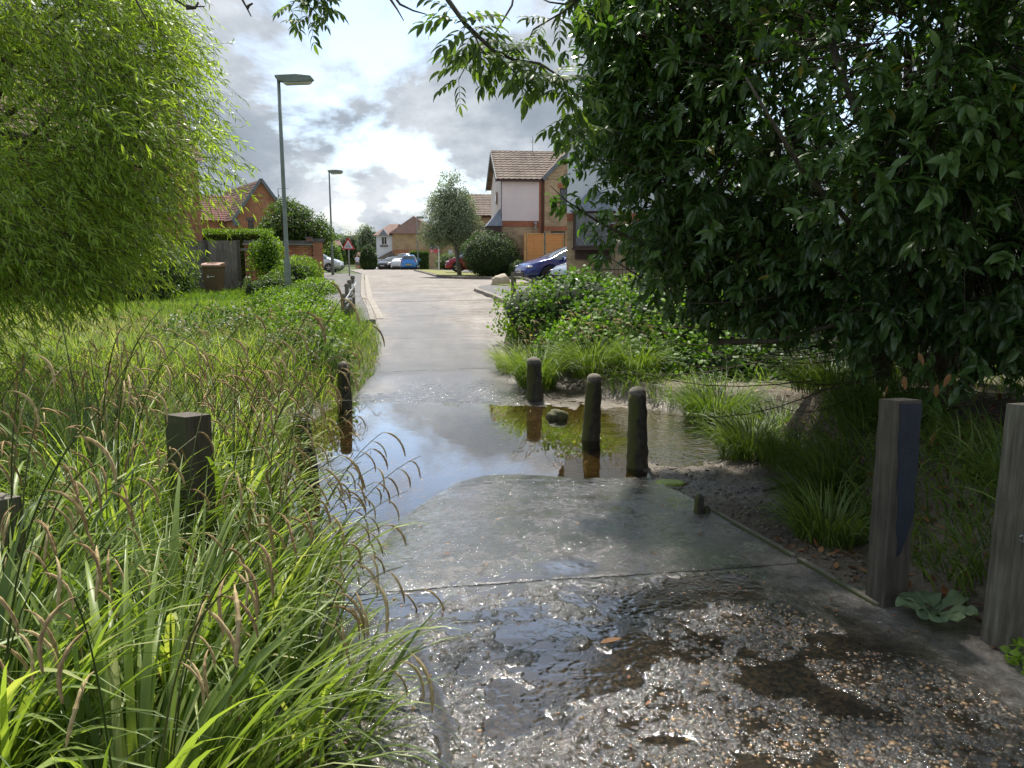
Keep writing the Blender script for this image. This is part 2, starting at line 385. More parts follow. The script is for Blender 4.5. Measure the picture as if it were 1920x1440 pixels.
M_ = dict(
    road=concretemat(), soil=soilmat(),
    asphalt=mat('pavement_asphalt', [(.10, .098, .095), (.17, .165, .16)], 3, .9, .5, 120),
    kerb=mat('kerb_stone', [(.19, .17, .145), (.31, .28, .24)], 4, .85, .4, 60),
    lawn=mat('dry_lawn', [(.10, .13, .03), (.20, .20, .06), (.30, .27, .12)], 5, .95, .6, 60),
    bark=woodmat('bark', [(.03, .025, .018), (.085, .07, .05), (.14, .12, .09)]),
    barkpale=woodmat('pale_bark', [(.10, .095, .085), (.19, .18, .16)]),
    twig=mat('twig', [(.05, .035, .022), (.10, .075, .05)], 20, .8),
    stonepost=woodmat('mossy_stone', [(.018, .016, .012), (.055, .048, .036), (.10, .088, .066)], .8, (9, 9, 5), (.07, .075, .015)),
    stonetop=woodmat('pale_stone', [(.10, .09, .07), (.24, .215, .17)], .9, (12, 12, 9)),
    oldwood=woodmat('grey_timber', [(.09, .08, .062), (.17, .15, .12), (.25, .225, .18)], moss=(.07, .08, .03)),
    oldwood2=woodmat('weathered_post', [(.07, .063, .046), (.15, .134, .10), (.25, .23, .185)]),
    darkwood=woodmat('dark_timber', [(.035, .028, .02), (.085, .068, .05), (.14, .115, .09)], .75, moss=(.05, .055, .02)),
    darkwood2=woodmat('brown_timber', [(.045, .039, .031), (.09, .076, .06), (.145, .122, .10)], .75),
    bluepaint=mat('blue_black_paint', [(.022, .028, .042), (.035, .045, .068)], 9, .45, .25, 50),
    gatewood=woodmat('weathered_boards', [(.11, .098, .08), (.22, .195, .165), (.30, .27, .23)]),
    orange=mat('new_fence_wood', [(.50, .23, .07), (.60, .30, .10), (.66, .36, .14)], 40, .75),
    orange2=woodmat('pale_fence_wood', [(.50, .28, .10), (.66, .40, .17)], .7),
    render=mat('white_render', [(.74, .64, .64), (.80, .70, .69)], 2, .9, .15, 80),
    render2=mat('cool_white_render', [(.68, .71, .76), (.75, .77, .81)], 2, .9, .15, 80),
    buff=brickmat('buff_brick', (.56, .42, .25), (.36, .24, .14), (.45, .38, .29)),
    redbrick=brickmat('red_brick', (.48, .19, .085), (.38, .15, .075), (.42, .33, .25)),
    soldier=brickmat('red_soldier_brick', (.46, .15, .07), (.38, .12, .06), (.40, .30, .23), 1, .075, .225),
    farbrick=brickmat('tan_brick', (.54, .39, .22), (.46, .32, .18), (.40, .32, .22)),
    brick=[mat('brick_a', [(.42, .17, .085), (.52, .24, .12)], 30, .9, .4, 90), mat('brick_b', [(.36, .13, .07), (.44, .19, .10)], 30, .9, .4, 90), mat('brick_c', [(.50, .27, .14), (.56, .33, .18)], 30, .9, .4, 90)],
    mortar=mat('mortar', [(.30, .26, .20), (.38, .33, .26)], 20, .95, .4, 90),
    coping=mat('coping', [(.08, .075, .07), (.15, .14, .13)], 10, .85, .4, 60),
    tilebrown=mat('brown_roof_tile', [(.08, .058, .046), (.15, .11, .085), (.20, .155, .12)], 1.6, .85, .3, 60),
    tilered=mat('red_roof_tile', [(.14, .08, .062), (.21, .125, .095)], 2, .85, .3, 60),
    lead=mat('lead_sheet', [(.16, .18, .21), (.25, .28, .32)], 6, .6, .1, 30),
    darkframe=mat('dark_brown_frame', [(.05, .028, .022), (.08, .045, .035)], 12, .6),
    whiteframe=mat('white_frame', [(.75, .75, .75)], rough=.5),
    glass=mat('window_glass', [(.03, .035, .04), (.10, .11, .12)], 1.5, .06, spec=.9),
    leadcame=mat('lead_came', [(.34, .36, .36)], rough=.5),
    fascia=mat('grey_fascia', [(.13, .145, .16), (.18, .20, .22)], 4, .7),
    lamp=mat('lamp_green_grey', [(.17, .20, .175), (.23, .26, .23)], 5, .6),
    diffuser=mat('lamp_diffuser', [(.50, .50, .44), (.62, .62, .56)], 12, .35),
    steel=mat('galvanised', [(.26, .27, .27), (.36, .37, .37)], 8, .55),
    signred=mat('sign_red', [(.50, .03, .03)], rough=.5), signwhite=mat('sign_white', [(.75, .74, .75)], rough=.5),
    ink=mat('sign_ink', [(.05, .06, .08)], rough=.6),
    blue=mat('board_blue', [(.03, .12, .42)], rough=.5), pink=mat('board_pink', [(.70, .07, .16)], rough=.5),
    bin=mat('bin_brown', [(.14, .085, .045), (.18, .115, .065)], 3, .6), binlid=mat('bin_lid', [(.34, .19, .13), (.42, .25, .18)], 5, .6),
    tape=mat('white_tape', [(.72, .70, .70), (.80, .78, .78)], 12, .6),
    rubber=mat('tyre_rubber', [(.018, .018, .019)], rough=.8), rim=mat('wheel_rim', [(.40, .41, .42)], rough=.35, metal=.8),
    rimdark=mat('dark_wheel_rim', [(.05, .052, .058)], rough=.4, metal=.5),
    blackplastic=mat('black_plastic', [(.02, .02, .022)], rough=.5),
    carglass=mat('car_glass', [(.05, .065, .07), (.10, .12, .125)], 1, .05, spec=.9),
    headlamp=mat('headlamp_glass', [(.60, .63, .66)], rough=.12, spec=.8), taillamp=mat('tail_lamp', [(.42, .02, .02)], rough=.2),
    plate=mat('plate_white', [(.75, .75, .72)], rough=.5), platey=mat('plate_yellow', [(.72, .55, .06)], rough=.5),
    shirt=mat('shirt', [(.62, .62, .76), (.70, .70, .82)], 4, .9), shorts=mat('shorts', [(.13, .14, .15)], rough=.9), skin=mat('skin', [(.55, .33, .24)], rough=.6),
    hair=mat('hair', [(.32, .25, .15)], rough=.8),
    rail=mat('black_railing', [(.03, .026, .024), (.05, .04, .035)], 5, .5),
    rock=mat('pale_rock', [(.34, .29, .21), (.52, .46, .36)], 6, .9, .7, 20),
    mossrock=mat('mossy_rock', [(.03, .035, .012), (.12, .12, .04)], 12, .8, .7, 40),
    deadleaf=leafmat('dead_leaves', [(.09, .04, .018), (.26, .10, .035), (.36, .20, .09)], .15, .6),
    mosspad=mat('green_algae', [(.10, .17, .01), (.25, .34, .02)], 20, .5, .6, 60),
    pebble=None,
)
def paint(name, c, m=.3): return mat(name, [c], rough=.22, metal=m, coat=.6)
M_['willow'] = leafmat('willow_leaf', [(.17, .26, .045), (.31, .43, .075), (.43, .56, .13), (.58, .58, .15)], .55, .38, .5, (1.5, 1.55, .5), [0, .5, .93, 1])
M_['laurel'] = leafmat('laurel_leaf', [(.032, .065, .02), (.075, .135, .038), (.15, .24, .065), (.22, .18, .03)], .22, .30, .5, (2.2, 2.8, .8), [0, .5, .96, 1])
M_['ash'] = leafmat('ash_leaf', [(.06, .10, .028), (.11, .17, .045), (.17, .24, .065)], .45, .45, .4, (1.5, 1.7, .5))
M_['bramble'] = leafmat('bramble_leaf', [(.035, .075, .012), (.09, .17, .022), (.17, .30, .03), (.28, .38, .05)], .4, .5, .3, (1.5, 1.7, .5), [0, .45, .85, 1])
M_['sedge'] = leafmat('sedge_leaf', [(.07, .115, .026), (.17, .24, .06), (.29, .37, .11), (.50, .50, .24)], .42, .42, .5, (1.6, 1.7, .5), [0, .45, .9, 1])
M_['grass'] = leafmat('grass_leaf', [(.12, .17, .04), (.22, .29, .07), (.33, .39, .11), (.50, .46, .24)], .45, .5, .35, (1.5, 1.5, .6), [0, .4, .8, 1])
M_['spike'] = leafmat('sedge_spike', [(.24, .15, .075), (.42, .30, .15), (.56, .45, .24)], .12, .8, .2, (1.2, 1, .7))
M_['stem'] = leafmat('sedge_stem', [(.05, .07, .018), (.09, .12, .03), (.13, .12, .05)], .1, .6, .3)
M_['darkfol'] = leafmat('dark_foliage', [(.022, .045, .012), (.045, .085, .02), (.085, .13, .035)], .3, .5, .35, (1.6, 1.9, .7))
M_['midfol'] = leafmat('mid_foliage', [(.04, .075, .018), (.075, .125, .028), (.13, .19, .045)], .35, .5, .35, (1.6, 1.8, .6))
M_['greyfol'] = leafmat('grey_foliage', [(.12, .16, .095), (.22, .265, .17), (.33, .37, .26)], .3, .55, .3, (1.4, 1.5, .9))
M_['brightfol'] = leafmat('bright_foliage', [(.07, .13, .016), (.13, .22, .025), (.22, .33, .04)], .45, .5, .35, (1.5, 1.6, .5))
M_['core'] = mat('shrub_core', [(.012, .02, .006), (.03, .045, .012)], 9, .95)  # near-black green: the shade inside foliage is put into this colour
M_['hedge'] = leafmat('hedge_foliage', [(.05, .10, .014), (.10, .18, .02), (.18, .28, .03)], .4, .5, .35, (1.5, 1.6, .5))
# ------------------------------------------------------------------ ground sheet
def axis(parts):
    a = []
    for lo, hi, st in parts: a += list(np.arange(lo, hi, st))
    a.append(parts[-1][1]); return np.array(a)
def grid(xs, ys, name, m, zf, attrs=None, parent=None, kind=None, smooth=True):
    X, Y = np.meshgrid(xs, ys); Z = zf(X, Y); nx, ny = len(xs), len(ys)
    V = np.stack([X, Y, Z], -1).reshape(-1, 3)
    i = np.arange(ny - 1)[:, None] * nx + np.arange(nx - 1)[None]
    F = np.stack([i, i + 1, i + nx + 1, i + nx], -1).reshape(-1, 4)
    at = {k_: f(X, Y).ravel() for k_, f in (attrs or {}).items()}
    return add(name, V, F, m, parent, kind=kind, smooth=smooth, attrs=at)
xs = axis([(-400, -60, 40), (-60, -10, 2.0), (-10, -3.2, .25), (-3.2, .8, .12), (.8, 4.2, .035), (4.2, 12, .25), (12, 60, 2.0), (60, 400, 40)])
ys = axis([(-30, -2, 2), (-2, 1.6, .3), (1.6, 11, .04), (11, 26, .25), (26, 130, 2.0), (130, 800, 60)])
def ztd(x, Y):
    z = zt(x, Y); dr = x - xr_(Y); m = sst(.02, .2, dr) * (1 - sst(14, 20, Y)) * (x < 5)
    rough = (fbm(x, Y, 5, 4, 21) - .5) * .06 + (np.abs(fbm(x, Y, 16, 3, 31) - .5)) * .05
    return z + m * rough * sst(2.5, 3.5, Y + 1)
ground = grid(xs, ys, 'ground', M_['soil'], ztd, {
    'veg': lambda x, y: np.clip(sst(1.2, 2.6, x - xr_(y) - np.interp(y, MWx, MWv)) * .55 * (y < 26) + sst(.2, .8, xl_(y) - x) + (y > 26), 0, 1),
    'sand': lambda x, y: np.clip(sst(.30, .6, fbm(x, y, .8, 3, 2)) * np.exp(-((y - 10.3) / .8) ** 2) * sst(.9, 1.5, x) * .7 + .3 * np.exp(-((y - 3.4) / 1.2) ** 2) * (x > 1.5), 0, 1) * (x - xr_(y) > 0),
    'wet': lambda x, y: np.clip((1 - sst(-.30, -.12, zt(x, y))), 0, 1) * (y < 13)}, kind='structure')

# ------------------------------------------------------------------ road of concrete slabs, split at the joints
road = thing('road', 'pale concrete lane cast in slabs, wet through the ford', None, (0, 0, 0)); road['kind'] = 'structure'
def puddle(x, y):
    """1 where a thin sheet of water lies on the rough slab"""
    a = fbm(x * 1.0 + .25 * y, y * .8, 1.25, 4, 40); b = fbm(x, y, 6, 3, 60)
    a = fbm(x * .9 + .5 * y, y * .9 - .5 * x, 2.6, 4, 40); m = sst(.635, .70, a + .38 * (b - .5) + .06 * sst(.0, .6, x - .1) - .05 * (x < -.1)) * (1 - sst(3.55, 3.9, y - .19 * x))
    # trickle on the left, pool at the joint
    xc = -.28 - .1 * np.sin(y * 2.3) - .10 * (y - 2.2); t = np.exp(-((x - xc) / .05) ** 2) * (y < 3.2) * (b > .33)
    j = np.exp(-((y - (3.50 + .19 * x)) / .07) ** 4) * (np.abs(x + .75) < .42)
    k_ = np.exp(-(((x - .28) / .17) ** 2 + ((y - 3.83) / .13) ** 2) ** 2)
    e_ = fbm(x, y, 5, 3, 61) - .5; pools = [np.exp(-((np.hypot((x - cx) / rx, (y - cy) / ry) + e_ * 1.3) ** 4)) for cx, cy, rx, ry in ((.36, 3.86, .10, .07), (.36, 3.08, .07, .05), (.22, 3.06, .05, .03), (-.52, 3.42, .22, .05), (-.30, 2.5, .05, .10), (.05, 2.75, .10, .03), (.02, 3.3, .12, .04), (.5, 2.3, .12, .04))]
    return np.clip(np.maximum.reduce([m * .95, t, j, k_] + pools), 0, 1)
def rd(x, Y):
    z = zroad(x, Y); s = xr_(Y) - x
    crude = (1 - sst(3.4, 3.75, Y - .19 * x)) * sst(.28, .62, s)
    mid = (1 - crude) * (1 - sst(11, 14, Y))
    h = (fbm(x, Y, 7, 3, 12) - .5) * .022 + (fbm(x, Y, 26, 3, 15) - .5) * .020 + (fbm(x, Y, 70, 2, 16) - .5) * .014
    hm = (fbm(x, Y, 5, 3, 13) - .5) * .007 + (fbm(x, Y, 45, 2, 18) - .5) * .007
    hs = (fbm(x, Y, 1.2, 3, 14) - .5) * .014
    p = puddle(x, Y)
    film = p * (1 - sst(4.4, 4.8, Y))
    lv = -.0032 + .002 * (fbm(x, Y, 2.2, 2, 33) - .5); low = crude * sst(lv + .0004, lv - .0004, h) * .92; h = np.maximum(h, lv)
    film = np.maximum(film, low)
    lm = -.0012; film = np.maximum(film, mid * .72 * sst(lm + .0008, lm - .0008, hm) * (Y < 6.7)); hm = np.where(Y < 6.7, np.maximum(hm, lm), hm)
    rough = crude * np.where(p > .5, np.minimum(h, -.0015), h) + mid * hm * (1 - .5 * film)
    return z + rough + hs * (1 - sst(20, 24, Y)), crude, film
def roadattrs(x, Y):
    s = xr_(Y) - x; c = (x - (xl_(Y) + xr_(Y)) / 2)
    wide = np.maximum(.2, (xr_(Y) - xl_(Y)) / 2)
    n = fbm(x, Y, 1.2, 4, 70)
    # tyres drag water out of the ford up the middle of the lane
    wfar = (1 - sst(.25, .8, np.abs(x - np.interp(Y, [10, 12, 15, 19, 24, 34], [-1, -1.2, -1.75, -2.4, -3.2, -5.2])) / np.interp(Y, [10, 12, 16, 24, 36], [3, 2.6, 2.0, 2.1, 2.6]) + (n - .5) * .9)) * (1 - .85 * sst(17, 33, Y))
    wnear = np.clip(1 - sst(.52, .16, s + (n - .5) * .5) * .55 * (1 - sst(4.6, 6, Y)), 0, 1)
    wet = np.where(Y < 10.5, wnear, wfar * np.interp(Y, [10.5, 13, 30], [1, .72, .6]))
    wet = np.where(Y > 45, 0, wet)
    alg = np.exp(-((s - .42 - .05 * np.sin(Y * 3)) / .13) ** 2) * np.exp(-((Y - 5.1) / .8) ** 2) * sst(.35, .6, n + .15) + .8 * (zroad(x, Y) < WL)
    return wet, np.clip(alg, 0, 1)
JO = [-3, 1.0, 3.62, 6.2, 9.15, 12.32, 15.6, 19.05, 22.1, 25.2, 28.6, 32.5, 37, 43, 50, 60, 72, 90, 112]
for a, b_ in zip(JO[:-1], JO[1:]):
    gap = .012
    st = .0075 if b_ < 4 and b_ > 2 else .016 if b_ < 7 else .05 if b_ < 13 else .25 if b_ < 30 else 1.0
    Yl = np.linspace(a + gap / 2, b_ - gap / 2, max(3, int((b_ - a) / st)))
    if a >= -3 and b_ <= 1.1: Yl = np.linspace(a, b_, 12)
    wid = float(xr_(a) - xl_(a)); nl = max(3, int(wid / (st if st < .02 else st * 1.0)))
    tt = np.linspace(0, 1, min(nl, 440))
    Tm, Ym = np.meshgrid(tt, Yl)
    xe_l = xl_(Ym) + .035 * (fbm(Ym, Ym * 0, 3, 3, 8) - .5); xe_r = xr_(Ym) + .03 * (fbm(Ym, Ym * 0 + 3, 3, 3, 9) - .5)
    if a >= 25: xe_r = np.where(Ym > 28, np.where(Ym < 38.5, 14, np.interp(Ym, [38.5, 39.5, 57, 70, 90, 112], [0, -3.0, -6.3, -8.7, -9, -9])), xe_r)
    Xm = xe_l + (xe_r - xe_l) * Tm
    tilt = (.19 * Xm + .012 * np.sin(Xm * 3.1 + 2)) * (1 - sst(19, 40, Ym)); Yw = Ym + tilt
    Z, crude, film = rd(Xm, Yw)
    wet, alg = roadattrs(Xm, Yw)
    # broken arris at the joint
    ed = np.minimum(Ym - a, b_ - Ym); Z = Z - .007 * np.exp(-ed / .02) * (.4 + fbm(Xm, Ym, 12, 2, 80)) * (a < 20)
    ny, nx = Xm.shape
    V = np.stack([Xm, Yw, Z], -1).reshape(-1, 3)
    i = np.arange(ny - 1)[:, None] * nx + np.arange(nx - 1)[None]
    F = np.stack([i, i + 1, i + nx + 1, i + nx], -1).reshape(-1, 4)
    # skirts so that each slab has thickness
    ring = np.concatenate([np.arange(nx), np.arange(1, ny) * nx + nx - 1, (ny - 1) * nx + np.arange(nx - 2, -1, -1), np.arange(ny - 2, 0, -1) * nx])
    Vc = V[ring].copy(); Vb = Vc.copy(); Vb[:, 2] -= .12; n0 = len(V); nr = len(ring); q = np.arange(nr); q2 = (q + 1) % nr
    Fb = np.stack([n0 + q2, n0 + q, n0 + nr + q, n0 + nr + q2], -1); Vb = np.vstack([Vc, Vb])
    pad = lambda A: np.concatenate([A.ravel(), A.ravel()[ring], A.ravel()[ring]])
    add('concrete_slab', np.vstack([V, Vb]), np.vstack([F, Fb]), M_['road'], road, kind=None, smooth=True,
        attrs={'wet': pad(wet), 'coarse': pad(crude * .9 + .15 * (1 - crude)), 'algae': pad(alg), 'film': pad(film), 'sheen': pad(np.where(Ym < 7.5, .9, np.where(Ym < 12, .5, .18)) * np.ones_like(Xm))})

# exposed flints in the near slab
def ico():
    bm = bmesh.new(); bmesh.ops.create_icosphere(bm, subdivisions=1, radius=1); v = np.array([x.co[:] for x in bm.verts]); f = np.array([[q.index for q in p.verts] for p in bm.faces]); bm.free(); return v, f
IV, IF = ico()
def pebbles(name, x, y, z, s, m, parent=None, flat=.6):
    n = len(x); V = np.repeat(IV[None], n, 0) * (1 + .25 * rng.uniform(-1, 1, (n, 12, 1)))
    a = rng.uniform(0, 6.28, n); sx = s * rng.uniform(.8, 1.5, n)
    X = V[..., 0] * sx[:, None]; Y = V[..., 1] * s[:, None]; Z = V[..., 2] * s[:, None] * flat
    W_ = np.stack([X * np.cos(a)[:, None] - Y * np.sin(a)[:, None] + x[:, None], X * np.sin(a)[:, None] + Y * np.cos(a)[:, None] + y[:, None], Z + z[:, None]], -1).reshape(-1, 3)
    F = (IF[None] + (np.arange(n) * 12)[:, None, None]).reshape(-1, 3)
    return add(name, W_, F, m, parent, kind='stuff', smooth=True, attrs={'v': np.repeat(rng.random(n), 12)})
pm, pt, pb = newmat('wet_flint'); pc = ramp(pt, attr(pt, 'v'), [(.04, .034, .028), (.13, .10, .075), (.36, .21, .09), (.42, .33, .22), (.25, .13, .07)], [0, .35, .6, .85, 1]); pt.links.new(pc, pb.inputs[0]); pb.inputs['Roughness'].default_value = .18
n = 19000; x = rng.uniform(-.9, 2.2, n); y = rng.uniform(1.6, 3.95, n)
den = .06 + 1.1 * sst(.2, 1.1, (x - .1) + (2.6 - y) * .35); s_ = xr_(y) - x
keep = (rng.random(n) < den) & (s_ > .30 + .2 * rng.random(n)) & (x > xl_(y) + .03) & (y - .19 * x < 3.55) & (puddle(x, y) < .9)
x, y = x[keep], y[keep]; z, _, _ = rd(x, y); sz = rng.uniform(.003, .0075, len(x)) * (1 + .6 * (rng.random(len(x)) < .1))
pebbles('flint_aggregate', x, y, z - .0015, sz, pm, road)
# stones and lumps on the mud to the right and on the left verge
n = 2600; y = rng.uniform(2.5, 9.5, n); x = xr_(y) + np.abs(rng.normal(0, 1, n)) * np.interp(y, MWx, MWv) * .7
mm = mat('mud_lump', [(.04, .032, .022), (.13, .10, .075), (.22, .18, .13)], 25, .7, .5, 80)
pebbles('mud_lumps', x, y, ztd(x, y), rng.uniform(.004, .02, n) * rng.uniform(.4, 1, n), mm, None, .7)
n = 900; y = rng.uniform(1.6, 6, n); x = xl_(y) - np.abs(rng.normal(0, .12, n)); pebbles('verge_grit', x, y, ztd(x, y), rng.uniform(.003, .009, n), mm, None, .7)

# ------------------------------------------------------------------ water in the ford
def watermat():
    m, t, b = newmat('ford_water')
    t.nodes.remove(b)
    c = t.nodes.new('ShaderNodeTexCoord'); V_ = c.outputs['Object']
    sp = t.nodes.new('ShaderNodeSeparateXYZ'); t.links.new(V_, sp.inputs[0])
    h1 = noise(t, 5, 2, .5, V_); h2 = noise(t, 16, 3, .6, V_)
    bn = t.nodes.new('ShaderNodeBump'); bn.inputs['Distance'].default_value = .02
    t.links.new(math_(t, 'ADD', h1, math_(t, 'MULTIPLY', h2, attr(t, 'riffle'))), bn.inputs['Height'])
    t.links.new(math_(t, 'ADD', math_(t, 'MULTIPLY', attr(t, 'riffle'), .9), .018), bn.inputs['Strength'])
    fr = t.nodes.new('ShaderNodeFresnel'); fr.inputs[0].default_value = 1.36; t.links.new(bn.outputs[0], fr.inputs['Normal'])
    gl = t.nodes.new('ShaderNodeBsdfGlossy'); gl.inputs['Roughness'].default_value = .015; t.links.new(bn.outputs[0], gl.inputs['Normal'])
    tr = t.nodes.new('ShaderNodeBsdfTransparent'); tr.inputs[0].default_value = (.66, .52, .30, 1)
    mxs = t.nodes.new('ShaderNodeMixShader'); t.links.new(math_(t, 'MULTIPLY', fr.outputs[0], 2.3, True), mxs.inputs[0])
    t.links.new(tr.outputs[0], mxs.inputs[1]); t.links.new(gl.outputs[0], mxs.inputs[2])
    t.links.new(mxs.outputs[0], t.nodes['Material Output'].inputs[0]); return m
grid(axis([(-9, -3, .2), (-3, 3.6, .06), (3.6, 9, .2)]), axis([(4.0, 10.6, .06)]), 'water', watermat(), lambda x, y: np.full_like(x, WL),
     {'riffle': lambda x, y: np.clip(sst(.75, 1.35, x + (fbm(x, y, 2, 2, 6) - .5) * .6) * .85 + .0, 0, 1)}, kind='structure')

# ------------------------------------------------------------------ pavements, kerbs, verges beyond the ford
def ribbon(name, left, right, dz, th, m, parent=None, kind='structure', ns=1):
    """left/right: lists of (x,Y); a sheet following the lane's level with real thickness"""
    L_, R_ = np.array(left, float), np.array(right, float)
    def res(A, n):
        d = np.r_[0, np.cumsum(np.hypot(*np.diff(A, axis=0).T))]; t = np.linspace(0, d[-1], n)
        return np.stack([np.interp(t, d, A[:, 0]), np.interp(t, d, A[:, 1])], -1)
    n = 60; L_, R_ = res(L_, n), res(R_, n)
    zl = np.interp(L_[:, 1], PX, PZ) + dz; zr = np.interp(R_[:, 1], PX, PZ) + dz
    V = np.vstack([np.c_[L_, zl], np.c_[R_, zr], np.c_[L_, zl - th], np.c_[R_, zr - th]])
    F = []
    for i in range(n - 1):
        F += [(i, n + i, n + i + 1, i + 1), (i, i + 1, 2 * n + i + 1, 2 * n + i), (n + i + 1, n + i, 3 * n + i, 3 * n + i + 1)]
    F += [(0, 2 * n, 3 * n, n), (n - 1, 2 * n - 1, 4 * n - 1, 3 * n - 1)]
    return add(name, V, F, m, parent, kind=kind)
def off(pts, d):
    A = np.array(pts, float); t = np.gradient(A, axis=0); t /= np.linalg.norm(t, axis=1)[:, None]
    return (A + np.c_[-t[:, 1], t[:, 0]] * d).tolist()
def kerbline(name, pts, w_=.13, dz=.11, stone=.9, m=None):
    """kerb as separate stones"""
    A = np.array(pts, float); d = np.r_[0, np.cumsum(np.hypot(*np.diff(A, axis=0).T))]
    k_ = thing(name, None, None, (0, 0, 0)); k_['kind'] = 'structure'
    n = int(d[-1] / stone)
    for i in range(n):
        t0, t1 = i * stone + .008, (i + 1) * stone - .008
        p0 = [np.interp(t0, d, A[:, 0]), np.interp(t0, d, A[:, 1])]; p1 = [np.interp(t1, d, A[:, 0]), np.interp(t1, d, A[:, 1])]
        z0 = np.interp(p0[1], PX, PZ) + dz; z1 = np.interp(p1[1], PX, PZ) + dz
        dv = Vector((p1[0] - p0[0], p1[1] - p0[1], 0)).normalized(); nn = Vector((-dv.y, dv.x, 0)) * w_ / 2
        b = B(); a0 = Vector((*p0, z0)); a1 = Vector((*p1, z1)); dn = Vector((0, 0, -.25))
        v = [a0 - nn, a1 - nn, a1 + nn, a0 + nn]; v = v + [q + dn for q in v]
        b.raw(v, [(0, 1, 2, 3), (7, 6, 5, 4), (0, 4, 5, 1), (1, 5, 6, 2), (2, 6, 7, 3), (3, 7, 4, 0)])
        b.build('kerb_stone', m or M_['kerb'], k_, bevel=.012)
    return k_
Ls = [(float(xl_(y)), y) for y in (17.2, 18, 19, 22.3, 25, 28, 34, 42, 47)]
kerbline('kerb', off(Ls, .10))
ribbon('gully', off(Ls[1:], -.02), off(Ls[1:], -.18), .012, .05, mat('gully_concrete', [(.24, .21, .175), (.34, .305, .26)], 3, .85, .4, 50))
pav_out = [(-3.9, 15.5), (-4.8, 19), (-6.2, 24), (-7.9, 30), (-9.8, 38), (-11.0, 44), (-12.2, 47)]
ribbon('pavement', pav_out, off(Ls, .17), .10, .2, M_['asphalt'])
RC = [(-.02, 18.6), (-.12, 20.4), (-.45, 22), (-.78, 23.2), (-1.15, 24.8), (-1.3, 26), (-1.22, 27.3), (-1.0, 28.5), (-.5, 29.6), (.4, 30.1), (2, 30.2), (6, 30.2)]
kerbline('kerb', off(RC, -.07), stone=.6)
ribbon('pavement', off(RC, -.14), [(.5, 18.6), (1.2, 20.2), (2.0, 21.2), (3, 22.3), (4, 23.4), (5, 24.5), (6, 25.5), (7, 26.4), (7.4, 27), (7.6, 28), (7.8, 29), (8, 29.6)], .10, .2, M_['asphalt'])
ribbon('grass_verge', [(-.75, 28.25), (-.3, 29.2), (.3, 29.7), (2.2, 29.8)], [(-.2, 27.6), (.2, 27.7), (1, 27.9), (2.2, 28.2)], .135, .2, M_['lawn'])
IC = [(12, 38.6), (3, 38.6), (0, 38.6), (-1.6, 38.8), (-2.6, 39.3), (-3.3, 40.4), (-4.2, 43.5), (-5.4, 50), (-6.6, 57), (-8.3, 66)]
kerbline('kerb', IC[:7], stone=.9, m=mat('dark_kerb', [(.14, .12, .10), (.24, .21, .18)], 4, .9, .3, 40), dz=.13)
kerbline('kerb', off(IC[6:], 0), stone=.9)
ribbon('grass_verge', off(IC, -.09), [(12, 41), (4, 41), (2, 42.3), (.5, 43.5), (-1, 45.5), (-2, 47.5), (-3, 51), (-4.6, 58), (-6.4, 66)], .12, .2, M_['lawn'])
ribbon('forecourt', [(12, 41.1), (4, 41.1), (2, 42.4), (.5, 43.6), (-.9, 45.6), (-1.9, 47.6), (-2.9, 51.1), (-4.5, 58), (-6.2, 66)], [(20, 44), (14, 46), (8, 50), (7, 56), (6, 64), (4, 70), (2, 74), (0, 78), (-2, 80)], .105, .2, M_['asphalt'])
ribbon('side_road', [(-40, 60), (-30, 58), (-22, 57), (-13.8, 56)], [(-40, 52), (-30, 50.5), (-20, 49.2), (-10, 49)], .006, .05, M_['road'])
ribbon('driveway', [(-30, 49.5), (-22, 49), (-15, 48.4), (-11.5, 47.7)], [(-30, 47), (-24, 44), (-18, 41), (-13.8, 40)], .05, .1, M_['lawn'])

# ------------------------------------------------------------------ vectorised vegetation
def frames(d, up):
    d = d / np.linalg.norm(d, axis=1, keepdims=True)
    s = np.cross(d, up); l = np.linalg.norm(s, axis=1, keepdims=True); s = np.where(l < 1e-4, [[1, 0, 0]], s / np.maximum(l, 1e-6))
    return s, d, np.cross(s, d)
LEAF_V = np.array([(0, 0, 0), (-.5, .32, .04), (.5, .32, .04), (-.42, .66, .0), (.42, .66, .0), (0, 1, -.10)]); LEAF_F = np.array([(0, 2, 1), (1, 2, 4), (1, 4, 3), (3, 4, 5)])
BIG_V = np.array([(0, 0, 0), (0, .28, -.015), (0, .6, -.03), (0, .85, -.09), (0, 1, -.17), (-.38, .2, .05), (-.5, .45, .045), (-.4, .72, -.01), (-.18, .9, -.08), (.38, .2, .05), (.5, .45, .045), (.4, .72, -.01), (.18, .9, -.08)])
BIG_F = [(0, 1, 5), (1, 2, 6), (1, 6, 5), (2, 3, 7), (2, 7, 6), (3, 4, 8), (3, 8, 7), (0, 9, 1), (1, 10, 2), (1, 9, 10), (2, 11, 3), (2, 10, 11), (3, 12, 4), (3, 11, 12)]
BIG_F = np.array(BIG_F)
def leaves_arr(pos, d, up, L, W, TV=LEAF_V, TF=LEAF_F, bend=0.0):
    n = len(pos); s, f, u = frames(d, up)
    X = TV[:, 0][None, :, None] * W[:, None, None]; Yv = TV[:, 1][None, :, None] * L[:, None, None]; Z = (TV[:, 2] - bend * TV[:, 1] ** 2)[None, :, None] * L[:, None, None]
    V = pos[:, None] + X * s[:, None] + Yv * f[:, None] + Z * u[:, None]
    F = (TF[None] + (np.arange(n) * len(TV))[:, None, None]).reshape(-1, TF.shape[1])
    return V.reshape(-1, 3), F
